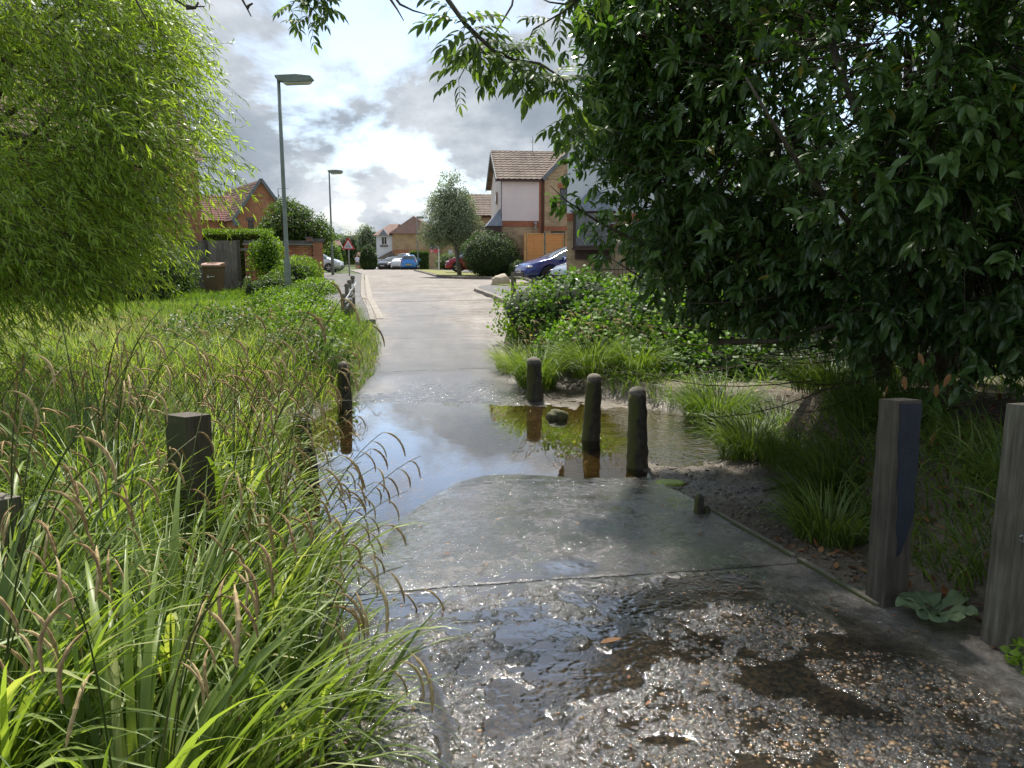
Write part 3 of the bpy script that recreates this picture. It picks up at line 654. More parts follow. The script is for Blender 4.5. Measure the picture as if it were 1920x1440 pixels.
def leaves(name, pos, d, up, L, W, m, parent=None, v=None, kind='stuff', TV=LEAF_V, TF=LEAF_F, bend=0.0):
    V, F = leaves_arr(pos, d, up, L, W, TV, TF, bend)
    v = rng.random(len(pos)) if v is None else v
    return add(name, V, F, m, parent, kind=kind, smooth=False, attrs={'v': np.repeat(v, len(TV))})
def tubes_arr(C, Rr, k=3):
    n, s, _ = C.shape
    Tn = np.gradient(C, axis=1); Tn /= np.maximum(np.linalg.norm(Tn, axis=2, keepdims=True), 1e-6)
    ref = np.tile(np.array([.31, .22, .93]), (n, s, 1)); a = np.cross(Tn, ref); a /= np.maximum(np.linalg.norm(a, axis=2, keepdims=True), 1e-6); b = np.cross(Tn, a)
    th = np.arange(k) * 2 * np.pi / k
    V = C[:, :, None] + (a[:, :, None] * np.cos(th)[None, None, :, None] + b[:, :, None] * np.sin(th)[None, None, :, None]) * Rr[:, :, None, None]
    i = np.arange(s - 1)[:, None] * k; j = np.arange(k)[None]; j2 = (j + 1) % k
    F = np.stack([i + j, i + j2, i + k + j2, i + k + j], -1).reshape(-1, 4)
    F = (F[None] + (np.arange(n) * s * k)[:, None, None]).reshape(-1, 4)
    return V.reshape(-1, 3), F
def tubes(name, C, Rr, m, parent=None, k=3, v=None, kind='stuff'):
    V, F = tubes_arr(C, Rr, k); at = {'v': np.repeat(rng.random(len(C)) if v is None else v, C.shape[1] * k)}
    return add(name, V, F, m, parent, kind=kind, smooth=True, attrs=at)
def blade_curve(base, az, L, lean, curl, ns, pw=1.6):
    t = (np.arange(ns) + .5) / ns; ph = lean[:, None] + curl[:, None] * t[None] ** pw
    dl = (L / ns)[:, None]; h = np.cumsum(np.sin(ph) * dl, 1); z = np.cumsum(np.cos(ph) * dl, 1)
    h = np.c_[np.zeros(len(L)), h]; z = np.c_[np.zeros(len(L)), z]
    return np.stack([base[:, 0:1] + h * np.cos(az)[:, None], base[:, 1:2] + h * np.sin(az)[:, None], base[:, 2:3] + z], -1)
def blades_arr(base, az, L, W, lean, curl, ns=6, fold=True):
    C = blade_curve(base, az, L, lean, curl, ns); n = len(L); t = np.linspace(0, 1, ns + 1)
    w_ = np.interp(t, [0, .15, .55, 1], [.55, 1, .85, .03])[None] * W[:, None]
    tw = az + rng.normal(0, .5, n); side = np.stack([-np.sin(tw), np.cos(tw), rng.normal(0, .25, n)], -1)
    Lp = C - side[:, None] * w_[..., None] / 2; Rp = C + side[:, None] * w_[..., None] / 2
    if fold:
        mid = C.copy(); mid[..., 2] -= w_ * .22
        V = np.stack([Lp, mid, Rp], 2); k = 3
    else: V = np.stack([Lp, Rp], 2); k = 2
    i = np.arange(ns)[:, None] * k; j = np.arange(k - 1)[None]
    F = np.stack([i + j, i + j + 1, i + k + j + 1, i + k + j], -1).reshape(-1, 4)
    F = (F[None] + (np.arange(n) * (ns + 1) * k)[:, None, None]).reshape(-1, 4)
    return V.reshape(-1, 3), F, (ns + 1) * k
def blades(name, base, az, L, W, lean, curl, m, parent=None, ns=6, fold=True, v=None, kind='stuff'):
    V, F, k = blades_arr(base, az, L, W, lean, curl, ns, fold)
    v = rng.random(len(L)) if v is None else v
    return add(name, V, F, m, parent, kind=kind, smooth=True, attrs={'v': np.repeat(v, k)})
def rdir(n):
    a = rng.normal(size=(n, 3)); return a / np.linalg.norm(a, axis=1, keepdims=True)
def shell(ells, n, lo=.75, clump=0.0, seed=0, cs=2.0):
    """points in the outer part of a union of ellipsoids (centre, radii); returns points and outward directions"""
    w_ = np.array([(r[0] * r[1] + r[1] * r[2] + r[0] * r[2]) for c, r in ells], float); idx = rng.choice(len(ells), n * 3, p=w_ / w_.sum())
    c = np.array([e_[0] for e_ in ells], float)[idx]; r = np.array([e_[1] for e_ in ells], float)[idx]
    d = rdir(n * 3); rad = lo + (1.04 - lo) * rng.random(n * 3) ** .7
    rad = rad * (1 + .22 * (fbm(d[:, 0] * 2 + idx * 3, d[:, 1] * 2 + d[:, 2] * 1.7, cs, 3, seed + 3) - .5) * (1 + clump))
    p = c + d * r * rad[:, None]
    keep = np.ones(n * 3, bool)
    for k_, (cc_, rr) in enumerate(ells):
        q = (((p - np.array(cc_)) / np.array(rr)) ** 2).sum(1); keep &= ~((q < (lo * .85) ** 2) & (idx != k_))
    if clump:
        f = fbm(p[:, 0] + p[:, 1] * .6, p[:, 2] + p[:, 1] * .5, 2.2, 3, seed); keep &= f > .5 - .22 + .1 * clump * rng.random(n * 3)
    p, d = p[keep][:n], (d / r)[keep][:n]
    return p, d / np.linalg.norm(d, axis=1, keepdims=True)
def bush(name, label, cat, ells, n, L, m, lo=.7, droop=.2, core=.78, trunk=None, group=None, clump=.6, asp=.5, zmin=None, seed=0, partname='foliage', barkm='bark'):
    c0 = ells[0][0]; root = thing(name, label, cat, (c0[0], c0[1], ztf(c0[0], c0[1])), 0, group)
    p, d = shell(ells, n, lo, clump, seed)
    if zmin is not None: k_ = p[:, 2] > zmin; p, d = p[k_], d[k_]
    dd = d * .6 + rdir(len(p)) * .8; dd[:, 2] -= droop
    up = d + rdir(len(p)) * .7 + np.array([0, 0, .5])
    LL = L * rng.uniform(.65, 1.3, len(p))
    v = np.clip(.5 + .45 * (fbm(p[:, 0] + p[:, 1], p[:, 2], 1.5, 3, seed + 9) - .5) * 2 + rng.normal(0, .16, len(p)), 0, 1)
    leaves(partname, p, dd, up, LL, LL * asp, M_[m], root, v)
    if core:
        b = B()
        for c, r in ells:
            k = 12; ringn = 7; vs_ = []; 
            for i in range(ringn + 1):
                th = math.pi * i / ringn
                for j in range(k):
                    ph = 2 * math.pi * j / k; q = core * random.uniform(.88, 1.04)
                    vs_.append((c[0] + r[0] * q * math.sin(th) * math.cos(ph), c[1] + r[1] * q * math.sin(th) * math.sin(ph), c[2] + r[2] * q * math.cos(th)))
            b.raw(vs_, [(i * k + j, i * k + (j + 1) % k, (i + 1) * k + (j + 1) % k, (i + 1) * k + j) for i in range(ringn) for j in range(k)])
        b.build('dark_core', M_['core'], root, smooth=True)  # added solid filler, coloured dark for shade between leaves, stops see-through
    if trunk:
        b = B(); zb = ztf(trunk[0], trunk[1])
        tp = Vector(c0); base = Vector((trunk[0], trunk[1], zb - .1))
        b.tube([base, base.lerp(tp, .4) + Vector((.05, 0, 0)), tp], [trunk[2] * 1.25, trunk[2], trunk[2] * .5], 9)
        for i in range(10):
            e_ = random.choice(ells); d_ = Vector(rdir(1)[0]); d_.z = abs(d_.z) * .8
            t_ = Vector(e_[0]) + Vector((d_.x * e_[1][0], d_.y * e_[1][1], d_.z * e_[1][2])) * .75
            s_ = base.lerp(tp, random.uniform(.45, 1)); b.tube([s_, s_.lerp(t_, .5) + Vector((0, 0, .12 * (t_ - s_).length)), t_], [trunk[2] * .4, trunk[2] * .25, trunk[2] * .08], 5)
        b.build('trunk', M_[barkm], root, smooth=True)
    return root
# ------------------------------------------------------------------ bollards in the ford
def bollard(px, pyb, pyt, wpx, label, H=None, top='dome', lean=(0, 0), pale=.0, grp='old round-topped bollards standing in the ford', base=None):
    """old tapered marker post; pyb/pyt are base and top rows measured in the photograph"""
    if base is None:
        b0 = G(px, pyb)
        # water level limits depth
        z0 = WL if H is None else H
        ang = (CZ - P(px, pyb, 5).z) / 5; Y = (CZ - z0) / ang
    else: Y = base; z0 = H
    p = P(px, pyb, Y); t = P(px, pyt, Y); h = t.z - z0; zc = Y * CP + (CZ - z0) * SP
    r = wpx / 2 / FPX * zc
    root = thing('stone_bollard', label, 'bollard', (p.x, Y, z0), 0, grp)
    prof = []; nb = 18; zt0 = -.25
    for i in range(nb + 1):
        z = zt0 + (h - r * .75 - zt0) * i / nb; f = max(0, z) / h
        prof.append((r * (1.12 - .26 * f + .02 * math.sin(i * 1.9)), z))
    b = B()
    split = int(nb * (1 - pale))
    def lump(prof, nm, m, par, cap):
        b = B(); b.lathe(prof, k=20, noise=.0)
        me_o = b.build(nm, m, par, local=True, smooth=True)
        for v in me_o.data.vertices:
            a = math.atan2(v.co.y, v.co.x)
            q = 1 + .09 * (float(fbm(np.array([a * 1.3]), np.array([v.co.z * 6]), 2.8, 4, int(px))[0]) - .5) * 3.6
            v.co.x = v.co.x * q + lean[0] * v.co.z; v.co.y = v.co.y * q + lean[1] * v.co.z
        return me_o
    rt = prof[-1][0]
    if top == 'dome': cap = [(rt * math.cos(a), h - rt * .75 + rt * .75 * math.sin(a)) for a in (.25, .5, .75, 1.0, 1.25, 1.45)]
    else: cap = [(rt * .96, h - rt * .5), (rt * .8, h - rt * .25), (rt * .55, h - rt * .15), (rt * .3, h)]
    lump(prof, 'shaft', M_['stonepost'], root, False)
    lump([(prof[-1][0] * 1.003, prof[-1][1] - .02)] + [(prof[-1][0], prof[-1][1])] + cap, 'rounded_top' if top == 'dome' else 'broken_top', M_['stonetop'], root, True)
    return root
bollard(1195, 880, 725, 37, 'tapered stone bollard with pale domed top where the near slab meets the mud', H=-.35, lean=(-.02, .02))
bollard(1108, 824, 700, 31, 'dark mossy stone bollard standing in the running water, water foaming round its foot', lean=(.035, 0))
bollard(1003, 748, 669, 29, 'short stone bollard with chipped top in front of the big sedge tuft', H=-.31, top='broken', lean=(-.03, 0))
bollard(647, 768, 677, 24, 'slim stone bollard at the far left corner of the ford, below the grassy bank', H=-.345)
bollard(584, 932, 768, 34, 'blackened leaning stone bollard half hidden by sedge at the near left of the ford', H=-.36, lean=(-.08, .0))
# foam ring where the water meets the bollard
# sawn stump of a vanished bollard
p = G(1325, 960); root = thing('broken_stump', 'low broken mossy stump of a bollard in the mud right of the near slab', 'stump', (1.29, 4.95, ztf(1.29, 4.95)))
for k_, (ox, oy, hh, rr) in enumerate([(0, 0, .235, .036), (.055, .01, .15, .028)]):
    b = B(); b.lathe([(rr * 1.35, -.08), (rr * 1.15, .02), (rr, hh * .6), (rr * .8, hh * .9), (rr * .35, hh)], (ox, oy, 0), 9, .14); b.build('splinter', M_['stonepost'], root, local=True)
root.location = (1.27, 5.02, -.14); root.location.z = ztf(1.27, 5.02)
# mossy block in the stream
p = P(1046, 783, 9.0); V = IV.copy()
bm = bmesh.new(); bmesh.ops.create_icosphere(bm, subdivisions=3, radius=1)
v = np.array([q.co[:] for q in bm.verts]); f = [[q.index for q in w_.verts] for w_ in bm.faces]; bm.free()
SV, SF = v, np.array(f)
def stone(name, label, cat, c, s, m, seed, group=None, flat=None):
    q = SV * (1 + (.9 if seed == 3 else 1.1) * (fbm(SV[:, 0] * 2 + SV[:, 2], SV[:, 1] * 2 - SV[:, 2], 1.2, 3, seed)[:, None] - .5)); q = np.sign(q) * np.abs(q) ** .8 * np.array(s)
    o = add(name, q, SF, m, None, smooth=True); o.location = c; return tag(o, label, cat, group)
stone('mossy_stone', 'small mossy block of stone breaking the water near the far edge of the ford', 'stone', (p.x, 9.0, WL + .01), (.13, .10, .085), M_['mossrock'], 3)
stone('grey_rock', 'pale pointed rock on the grass patch at the corner of the side road', 'rock', (-.42, 28.6, .60), (.36, .25, .30), M_['rock'], 5)
V_ = fbm(np.zeros(1), np.zeros(1), 1)
b = B(); b.tube([(1.95, 5.75, ztf(1.95, 5.75) + .03), (2.1, 5.85, ztf(2.1, 5.85) + .035), (2.3, 5.9, ztf(2.3, 5.9) + .04)], [.014, .02, .012], 7)
tag(b.build('fallen_stick', M_['bark'], None, smooth=True), 'short dark stick lying on the mud below the grassy bank', 'stick')
# rim of edging boards held against the slab
for k_, (y0, y1, lab) in enumerate([(3.32, 3.95, 'nearer timber edging board along the slab below the blue-stained post'), (4.0, 5.2, 'longer sunken edging board running along the mud towards the stump'), (2.35, 2.9, 'flat edging board at the slab edge among dead leaves beside the pale post')]):
    x0, x1 = xr_(y0) + .03, xr_(y1) + .03; b = B(); L = math.hypot(x1 - x0, y1 - y0)
    zz = float(zroad(np.array([(x0 + x1) / 2]), np.array([(y0 + y1) / 2]))[0]); sl = math.atan2(float(zroad(np.array([x1]), np.array([y1]))[0] - zroad(np.array([x0]), np.array([y0]))[0]), L)
    M = Matrix.Rotation(math.atan2(y1 - y0, x1 - x0), 4, 'Z') @ Matrix.Rotation(-sl, 4, 'Y')
    b.box(((x0 + x1) / 2, (y0 + y1) / 2, zz - .03), (L, .035, .09), M=M); o = b.build('edging_board', M_['oldwood'], None, bevel=.004); tag(o, lab, 'edging board', 'edging boards along the slab')

# ------------------------------------------------------------------ squared timber posts
def sqpost(x, Y, z0, h, w_, rz, m, label, name='timber_post', top=.02, lean=(0, 0), group='squared timber posts beside the lane'):
    root = thing(name, label, 'post', (x, Y, z0), rz, group)
    b = B(); n = 14; vs_ = []
    for i in range(n + 1):
        z = -.25 + (h + .25) * i / n
        for cx, cy in ((-1, -1), (1, -1), (1, 1), (-1, 1)):
            e_ = w_ / 2 * (1.03 - .04 * i / n) + random.uniform(-.0012, .0012)
            vs_.append((cx * e_ + lean[0] * z, cy * e_ + lean[1] * z, z + (top * cy * -.3 if i == n else 0)))
    f = [(i * 4 + j, i * 4 + (j + 1) % 4, i * 4 + 4 + (j + 1) % 4, i * 4 + 4 + j) for i in range(n) for j in range(4)] + [(n * 4, n * 4 + 1, n * 4 + 2, n * 4 + 3)]
    b.raw(vs_, f); b.build('shaft', m, root, local=True)
    return root
pr = sqpost(1.745, 3.38, ztf(1.745, 3.38) - .01, .985, .122, R(12), M_['darkwood2'], 'dark square post with blue-black paint on one face behind a broad-leaved weed', lean=(-.012, 0))
# painted face: a thin coat with a ragged lower end
b = B(); pts = [(-.052, .98), (.060, .975)]
for i in range(15): pts.append((.060 - .003 * math.sin(i) - (0 if i < 11 else (i - 10) * .012), .93 - i * .046))
for i in range(10): pts.append((-.012 - .004 * i + .006 * math.sin(i * 2.3), .27 + i * .07))
b.raw([(q[0] + -.012 * q[1], -.0645, q[1]) for q in pts] + [(q[0] - .012 * q[1], -.0585, q[1]) for q in pts], [tuple(range(len(pts)))[::-1]] + [(i, (i + 1) % len(pts), len(pts) + (i + 1) % len(pts), len(pts) + i) for i in range(len(pts))])
b.build('paint_coat', M_['bluepaint'], pr, local=True)
p2_ = sqpost(2.02, 2.93, ztf(2.0, 2.93) - .01, 1.03, .125, R(14), M_['oldwood2'], 'pale weathered square post at the right edge of the frame with a wire round it')
b = B()
for dz in (0, .012, -.02): b.tube([(-.08 + .01 * i, -.075 + random.uniform(-.004, .004), .52 + dz + random.uniform(-.015, .015)) for i in range(17)], .0016, 4)
b.build('wire', M_['steel'], p2_, local=True)
sqpost(-1.60, 3.72, ztf(-1.6, 3.72) - .02, .84, .15, R(-28), M_['darkwood'], 'dark brown square post standing in the tall sedge on the left')
sqpost(-2.06, 2.95, ztf(-2.06, 2.95), .62, .13, R(-25), M_['oldwood'], 'grey square post cut off by the left edge of the frame')
# far bank posts
def G2(px, py, Y): return P(px, py, Y)
for (px, pyt, Y, w_, hh, lab) in [(963, 510, 18.3, .11, None, 'upright grey fence post at the edge of the pavement above the bramble'), (1002, 520, 17.2, .10, None, 'second leaning fence post behind the bramble holding a fallen rail'), (1006, 597, 13.6, .12, None, 'grey fence post sunk in the sedge tuft on the far bank'), (1029, 524, 16.2, .09, None, 'low fence post mostly buried in bramble in front of the dark car')]:
    t = P(px, pyt, Y); z0 = ztf(t.x, Y); sqpost(t.x, Y, z0, t.z - z0, w_, R(12), M_['oldwood'], lab, 'fence_post', group='old fence posts on the far right bank')
b = B(); b.tube([P(963, 520, 18.2), P(985, 523, 17.8), P(1002, 530, 17.15), P(1028, 546, 16.2), P(1050, 556, 15.6)], [.03, .033, .04, .04, .035], 6); tag(b.build('fallen_rail', M_['oldwood']), 'broken pale rail sloping down from the pavement fence post into the bramble', 'rail')
b = B(); b.tube([P(1010, 619, 13.5), P(1060, 607, 13.9), P(1090, 600, 14.2)], [.03, .035, .03], 6); tag(b.build('fence_rail', M_['oldwood']), 'short grey rail leaving the fence post in the sedge tuft', 'rail')
b = B(); b.tube([P(963, 549, 18.2), P(975, 551, 18.0), P(986, 556, 17.7)], .012, 5); tag(b.build('thin_rail', M_['oldwood']), 'thin lower bar at the foot of the pavement fence post', 'rail')
tape = []
for (px, pyt, Y, lab) in [(661, 518, 18.0, 'tallest of the taped round-topped stakes beside the left pavement'), (655, 526, 17.3, 'middle taped stake beside the left pavement'), (650, 533, 16.7, 'stake in front of the left pavement with white tape round it'), (643, 552, 16.1, 'shortest taped stake, nearest the ford')]:
    t = P(px, pyt, Y); z0 = ztf(t.x, Y)
    r_ = thing('wooden_stake', lab, 'stake', (t.x, Y, z0), 0, 'stakes with white tape beside the left pavement'); h = t.z - z0
    b = B(); b.box((0, 0, h / 2 - .12), (.085, .085, h + .16), rz=R(10)); b.lathe([(.058, h - .05), (.055, h - .02), (.04, h + .01), (.01, h + .025)], k=10); b.build('shaft', M_['oldwood'], r_, local=True)
    tape.append(Vector((t.x, Y, t.z)))
b = B(); r_ = thing('barrier_tape', 'loose white barrier tape twisted round the stakes beside the left pavement', 'tape', tape[0][:])
def strip(pts, w_, nm):
    b = B(); vs_ = []
    for i, q in enumerate(pts): 
        a = i * 1.1; dd = Vector((math.sin(a) * .7, .2, math.cos(a * .7) + .5)).normalized() * w_ / 2 * random.uniform(.7, 1.3)
        vs_ += [q + dd, q - dd]
    b.raw(vs_, [(2 * i, 2 * i + 1, 2 * i + 3, 2 * i + 2) for i in range(len(pts) - 1)])
    me = b.build(nm, M_['tape'], r_)
for a, c in ((0, 1), (1, 2), (2, 3)):
    p0 = tape[a] + Vector((.06, -.07, -.12)); p1 = tape[c] + Vector((.06, -.07, -.12)); 
    strip([p0.lerp(p1, i / 7) + Vector((.03 * math.sin(i * 2), 0, -.10 * math.sin(i / 7 * 3.14) + random.uniform(-.02, .02))) for i in range(8)], .11, 'strip')
    p0 = tape[a] + Vector((.06, -.06, -.42)); p1 = tape[c] + Vector((.02, -.07, -.30))
    strip([p0.lerp(p1, i / 7) + Vector((.04 * math.sin(i * 3), 0, random.uniform(-.04, .04))) for i in range(8)], .08, 'strip')

# ------------------------------------------------------------------ pendulous sedge, near bank
def unitblade(i):
    V, F, k = blades_arr(np.zeros((1, 3)), np.array([0.]), np.array([1.]), np.array([.038]), np.array([rng.uniform(.12, .45)]), np.array([rng.uniform(.7, 2.0)]), 9, True)
    return mesh('leaf', V, F, M_['sedge'], smooth=True, attrs={'v': np.full(len(V), min(1, (i + .5) / 14))})
UB = [unitblade(i) for i in range(14)]
def unitspike(i):
    n = 16; t = np.linspace(0, 1, n); ph = .6 + (2.35 + .3 * rng.random()) * t ** .38
    L = 1.0; h = np.cumsum(np.sin(ph)) / n; z = np.cumsum(np.cos(ph)) / n; h -= h[0]; z -= z[0]
    y = .03 * np.sin(t * 5 + i)
    r = np.interp(t, [0, .14, .22, .8, 1], [.008, .011, .026, .030, .010]) * (1 + .22 * rng.uniform(-1, 1, n))
    V, F = tubes_arr(np.stack([h, y, z], -1)[None], r[None], 6)
    V = V * (1 + rng.normal(0, .003, V.shape))
    return mesh('flower_spike', V, F, M_['spike'], smooth=False, attrs={'v': np.clip(rng.normal(.15 + .7 * i / 6, .2, len(V)), 0, 1)})
US = [unitspike(i) for i in range(7)]
def stemcurve(lean, curl, n=14):
    t = (np.arange(n) + .5) / n; ph = lean + curl * t ** 3; h = np.r_[0, np.cumsum(np.sin(ph) / n)]; z = np.r_[0, np.cumsum(np.cos(ph) / n)]; return h, z, np.r_[ph, ph[-1]]
SC = [stemcurve(l, c) for l, c in ((.12, .7), (.25, .8), (.38, .7), (.5, .8), (.62, .7), (.2, 1.1))]
UT = []
for h, z, ph in SC:
    V, F = tubes_arr(np.stack([h, h * 0, z], -1)[None], np.linspace(.0035, .0017, len(h))[None], 5); UT.append(mesh('stem', V, F, M_['stem'], smooth=True, attrs={'v': np.full(len(V), rng.random())}))
def place(me, name, parent, loc, az, s, tilt=0):
    o = bpy.data.objects.new(name, me); COL.objects.link(o); o.parent = parent; o.location = loc; o.rotation_euler = (tilt, 0, az); o.scale = (s, s, s); return o
def clump(x, Y, label, nind, njoin, H, stems, azb=0, spread=.22, spr_az=math.pi, individual=True):
    z0 = ztf(x, Y) - .02; root = thing('sedge_clump', label, 'sedge', (x, Y, z0), 0, 'pendulous sedge clumps on the near left bank')
    for i in range(int(nind * 1.25)):
        a = azb + random.uniform(-spr_az, spr_az); r_ = spread * math.sqrt(random.random())
        place(random.choice(UB), 'leaf', root, (r_ * math.cos(a) * .7, r_ * math.sin(a) * .7, 0), a + random.uniform(-.3, .3), H * random.uniform(.75, 1.3))
    n = njoin; a = azb + rng.uniform(-spr_az, spr_az, n); r_ = spread * np.sqrt(rng.random(n)) * 1.3
    base = np.stack([x + r_ * np.cos(a), Y + r_ * np.sin(a), np.full(n, z0)], -1)
    blades('leaves', base, a + rng.normal(0, .4, n), H * rng.uniform(.5, 1.15, n), rng.uniform(.009, .021, n), rng.uniform(.05, .6, n), rng.uniform(.6, 2.3, n), M_['sedge'], root, 7)
    for i in range(stems):
        k = random.randrange(len(SC)); h, z, ph = SC[k]; L = H * random.uniform(1.15, 1.6); a = azb + random.uniform(-1, 1) * spr_az * .8
        bx, by = spread * .4 * math.cos(a), spread * .4 * math.sin(a)
        s = place(UT[k], 'stem', root, (bx, by, 0), a, L)
        for q, idx in enumerate(random.sample([14, 13, 12, 11, 10, 9], random.choice([3, 4, 5]))):
            sp = place(random.choice(US), 'flower_spike', s, (h[idx], 0, z[idx]), random.uniform(-.8, .8), random.uniform(.11, .17) / L * random.uniform(.9, 1.3), 0)
    return root
CL = [(-.98, 1.75, 'sedge clump in the bottom left corner with long arching leaves', 45, 260, .80, 5, .2), (-1.55, 1.95, 'sedge clump filling the lower left edge of the frame with thick brown catkins', 45, 240, .86, 7, .4),
      (-.78, 2.35, 'sedge clump leaning out over the wet slab at the bottom of the frame', 35, 200, .62, 5, .1), (-1.25, 2.6, 'sedge clump in front of the dark square post', 45, 260, .74, 6, .3),
      (-1.95, 2.75, 'sedge clump beside the grey post at the left edge', 35, 230, .84, 7, .4), (-1.12, 3.3, 'sedge clump spilling red-brown catkins over the near slab', 20, 190, .62, 9, .0),
      (-1.95, 3.6, 'sedge clump immediately left of the dark square post', 15, 230, .90, 7, .5), (-1.62, 4.25, 'sedge clump behind the dark square post with tall fanned stems', 10, 200, .85, 10, .1),
      (-2.0, 4.9, 'sedge clump hanging over the water before the leaning bollard', 6, 110, .62, 9, 0.), (-2.5, 4.4, 'broad sedge clump behind and left of the square post', 0, 240, .95, 6, .6), (-2.1, 5.5, 'sedge clump behind the leaning bollard', 0, 210, .85, 7, .2)]
for c in CL: clump(c[0], c[1], c[2], c[3], c[4], c[5], c[6], c[7], spr_az=2.3)
# the long stems that fan out to the right above the water
fan = thing('tall_sedge', 'tallest sedge tuft, its dark stems fanning up and right across the pavement and ford', 'sedge', (-1.62, 3.95, ztf(-1.62, 3.95)))
for (tx, ty, Yt, n) in [(610, 528, 3.9, 2), (565, 585, 3.9, 3), (640, 560, 4.0, 1), (545, 620, 3.9, 3), (690, 610, 4.4, 2), (500, 640, 4.0, 3), (660, 650, 4.3, 3), (275, 630, 3.4, 3), (60, 665, 2.7, 4), (470, 590, 4.4, 2), (610, 720, 4.2, 4), (640, 690, 4.0, 3), (480, 745, 3.8, 4), (700, 905, 3.9, 3), (720, 985, 3.6, 3), (660, 960, 3.7, 4), (690, 1040, 3.5, 3), (620, 1000, 3.6, 4), (795, 1105, 3.3, 2), (170, 1105, 2.1, 2), (130, 900, 2.4, 3), (40, 1180, 2.0, 4), (640, 880, 4.0, 4), (560, 900, 3.7, 4), (600, 800, 3.9, 4), (380, 1000, 2.9, 3), (330, 1010, 2.7, 3), (480, 1060, 2.8, 3), (300, 1230, 2.2, 3), (440, 1180, 2.5, 4)]:
    top = P(tx, ty, Yt); bs = Vector((top.x - random.uniform(.35, .6) if ty > 520 else top.x - .3, Yt + random.uniform(-.25, .15), -.05)); bs.x = min(bs.x, float(xl_(bs.y)) + .02); bs.z = ztf(bs.x, bs.y)
    hh = top.z - bs.z; pts = []
    for i in range(13):
        t = i / 12; q = bs.lerp(top, t); q.z += .12 * hh * math.sin(math.pi * t); q.x -= .10 * hh * math.sin(math.pi * t) * .5; pts.append(q)
    V, F = tubes_arr(np.array([p[:] for p in pts])[None], np.linspace(.0034, .0018, 13)[None], 5)
    st_ = add('stem', V, F, M_['stem'], fan, smooth=True, attrs={'v': np.full(len(V), rng.random())})
    inv = st_
    for q in range(n):
        j = 12 - q * 1.4; j = max(6, int(j)); d = (pts[min(12, j + 1)] - pts[j - 1]); az = math.atan2(d.y, d.x) + random.uniform(-.5, .5)
        s = random.uniform(.13, .20) * (1 if ty > 600 else 1.25)
        place(random.choice(US), 'flower_spike', st_, pts[j][:], az, s)
# ------------------------------------------------------------------ rest of the sedge bed and the meadow (uncountable)
def scatter(n, x0, x1, y0, y1, cond):
    x = rng.uniform(x0, x1, n); y = rng.uniform(y0, y1, n); k = cond(x, y); return x[k], y[k]
x, y = scatter(26000, -9, -.9, 2.2, 11, lambda x, y: (x < xl_(y) - .12 - .4 * ((y > 5) & (y < 9.3))) & ~((y > 3.7) & (y < 6.6) & (x / y > -.335)) & (rng.random(len(x)) < .85) & ~((np.abs(y - 8.0) < .8) & (x > -2.6)))
gx = fbm(x, y, 1.6, 3, 90); n = len(x); base = np.stack([x, y, zt(x, y) - .02], -1)
Lh = np.where(y < 7, .80, .72) * rng.uniform(.5, 1.2, n) * (.7 + .6 * gx) * np.clip(.45 + (xl_(y) - x) * .9, .4, 1)
blades('sedge_bed', base, rng.uniform(-3.14, 3.14, n), Lh, rng.uniform(.006, .013, n), rng.uniform(.02, .5, n), rng.uniform(.3, 1.9, n), M_['sedge'], None, 5, True, v=np.clip(gx + rng.normal(0, .22, n), 0, 1)); tag(bpy.context.scene.objects['sedge_bed'], 'dense bed of arching sedge leaves covering the left bank', 'sedge bed')
# drooping brown spikelets over the bed
n = 650; x, y = scatter(n, -9, -1.0, 3.0, 12, lambda x, y: (x < xl_(y) - .1) & ~((y > 4) & (y < 6.4) & (x / y > -.32))); n = len(x); L = rng.uniform(.75, 1.2, n) * np.where(y > 9, .9, 1) * np.clip(.6 + (xl_(y) - x) * .6, .5, 1)
az = rng.normal(0.1, 1.3, n); C = blade_curve(np.stack([x, y, zt(x, y)], -1), az, L, rng.uniform(.05, .5, n), rng.uniform(.3, .9, n), 7)
sb = tag(tubes('sedge_stems', C, np.tile(np.linspace(.003, .0018, 8), (n, 1)), M_['stem'], None, 3), 'thin dark stems rising out of the sedge bed', 'sedge stems')
def spikes(C, per, Ls):
    n = len(C); out_ = []
    for q in range(per):
        f = 7 - rng.integers(0, 3, n); p = C[np.arange(n), f]; a = rng.normal(.1, 1.2, n); L = Ls * rng.uniform(.7, 1.3, n)
        out_.append(blade_curve(p, a, L, rng.uniform(.5, 1.0, n), rng.uniform(1.7, 2.5, n), 6, .55))
    return np.concatenate(out_)
S_ = spikes(C, 3, .13)
tag(tubes('sedge_flower_spikes', S_, np.tile(np.array([.0018, .0025, .0042, .0045, .0046, .004, .002]), (len(S_), 1)), M_['spike'], None, 4), 'drooping brown catkins all over the sedge bed', 'sedge catkins')
x, y = scatter(30000, -16, -2.0, 9, 20, lambda x, y: (x < xl_(y) - .05) & (rng.random(len(x)) < .9)); n = len(x); g = fbm(x, y, .7, 3, 95); base = np.stack([x, y, zt(x, y) - .02], -1)
blades('meadow_grass', base, rng.uniform(-3.14, 3.14, n), rng.uniform(.2, .48, n) * (.6 + .7 * g) * np.clip(.45 + (xl_(y) - x) * .8, .35, 1) * np.interp(y, [9, 14, 20], [1.2, 1.0, .65]), rng.uniform(.006, .012, n), rng.uniform(.02, .5, n), rng.uniform(.2, 1.3, n), M_['grass'], None, 4, False, v=np.clip(g + rng.normal(0, .25, n), 0, 1)); tag(bpy.context.scene.objects['meadow_grass'], 'tall seeding meadow grass beyond the sedge on the left', 'meadow grass')
x, y = scatter(34000, -18, -3.5, 17, 27, lambda x, y: (x < xl_(y) - .2) & (x < np.interp(y, [15.5, 19, 24, 30], [-3.8, -4.7, -6.1, -7.8]))); n = len(x); g = fbm(x, y, .7, 3, 97); base = np.stack([x, y, zt(x, y) - .01], -1)
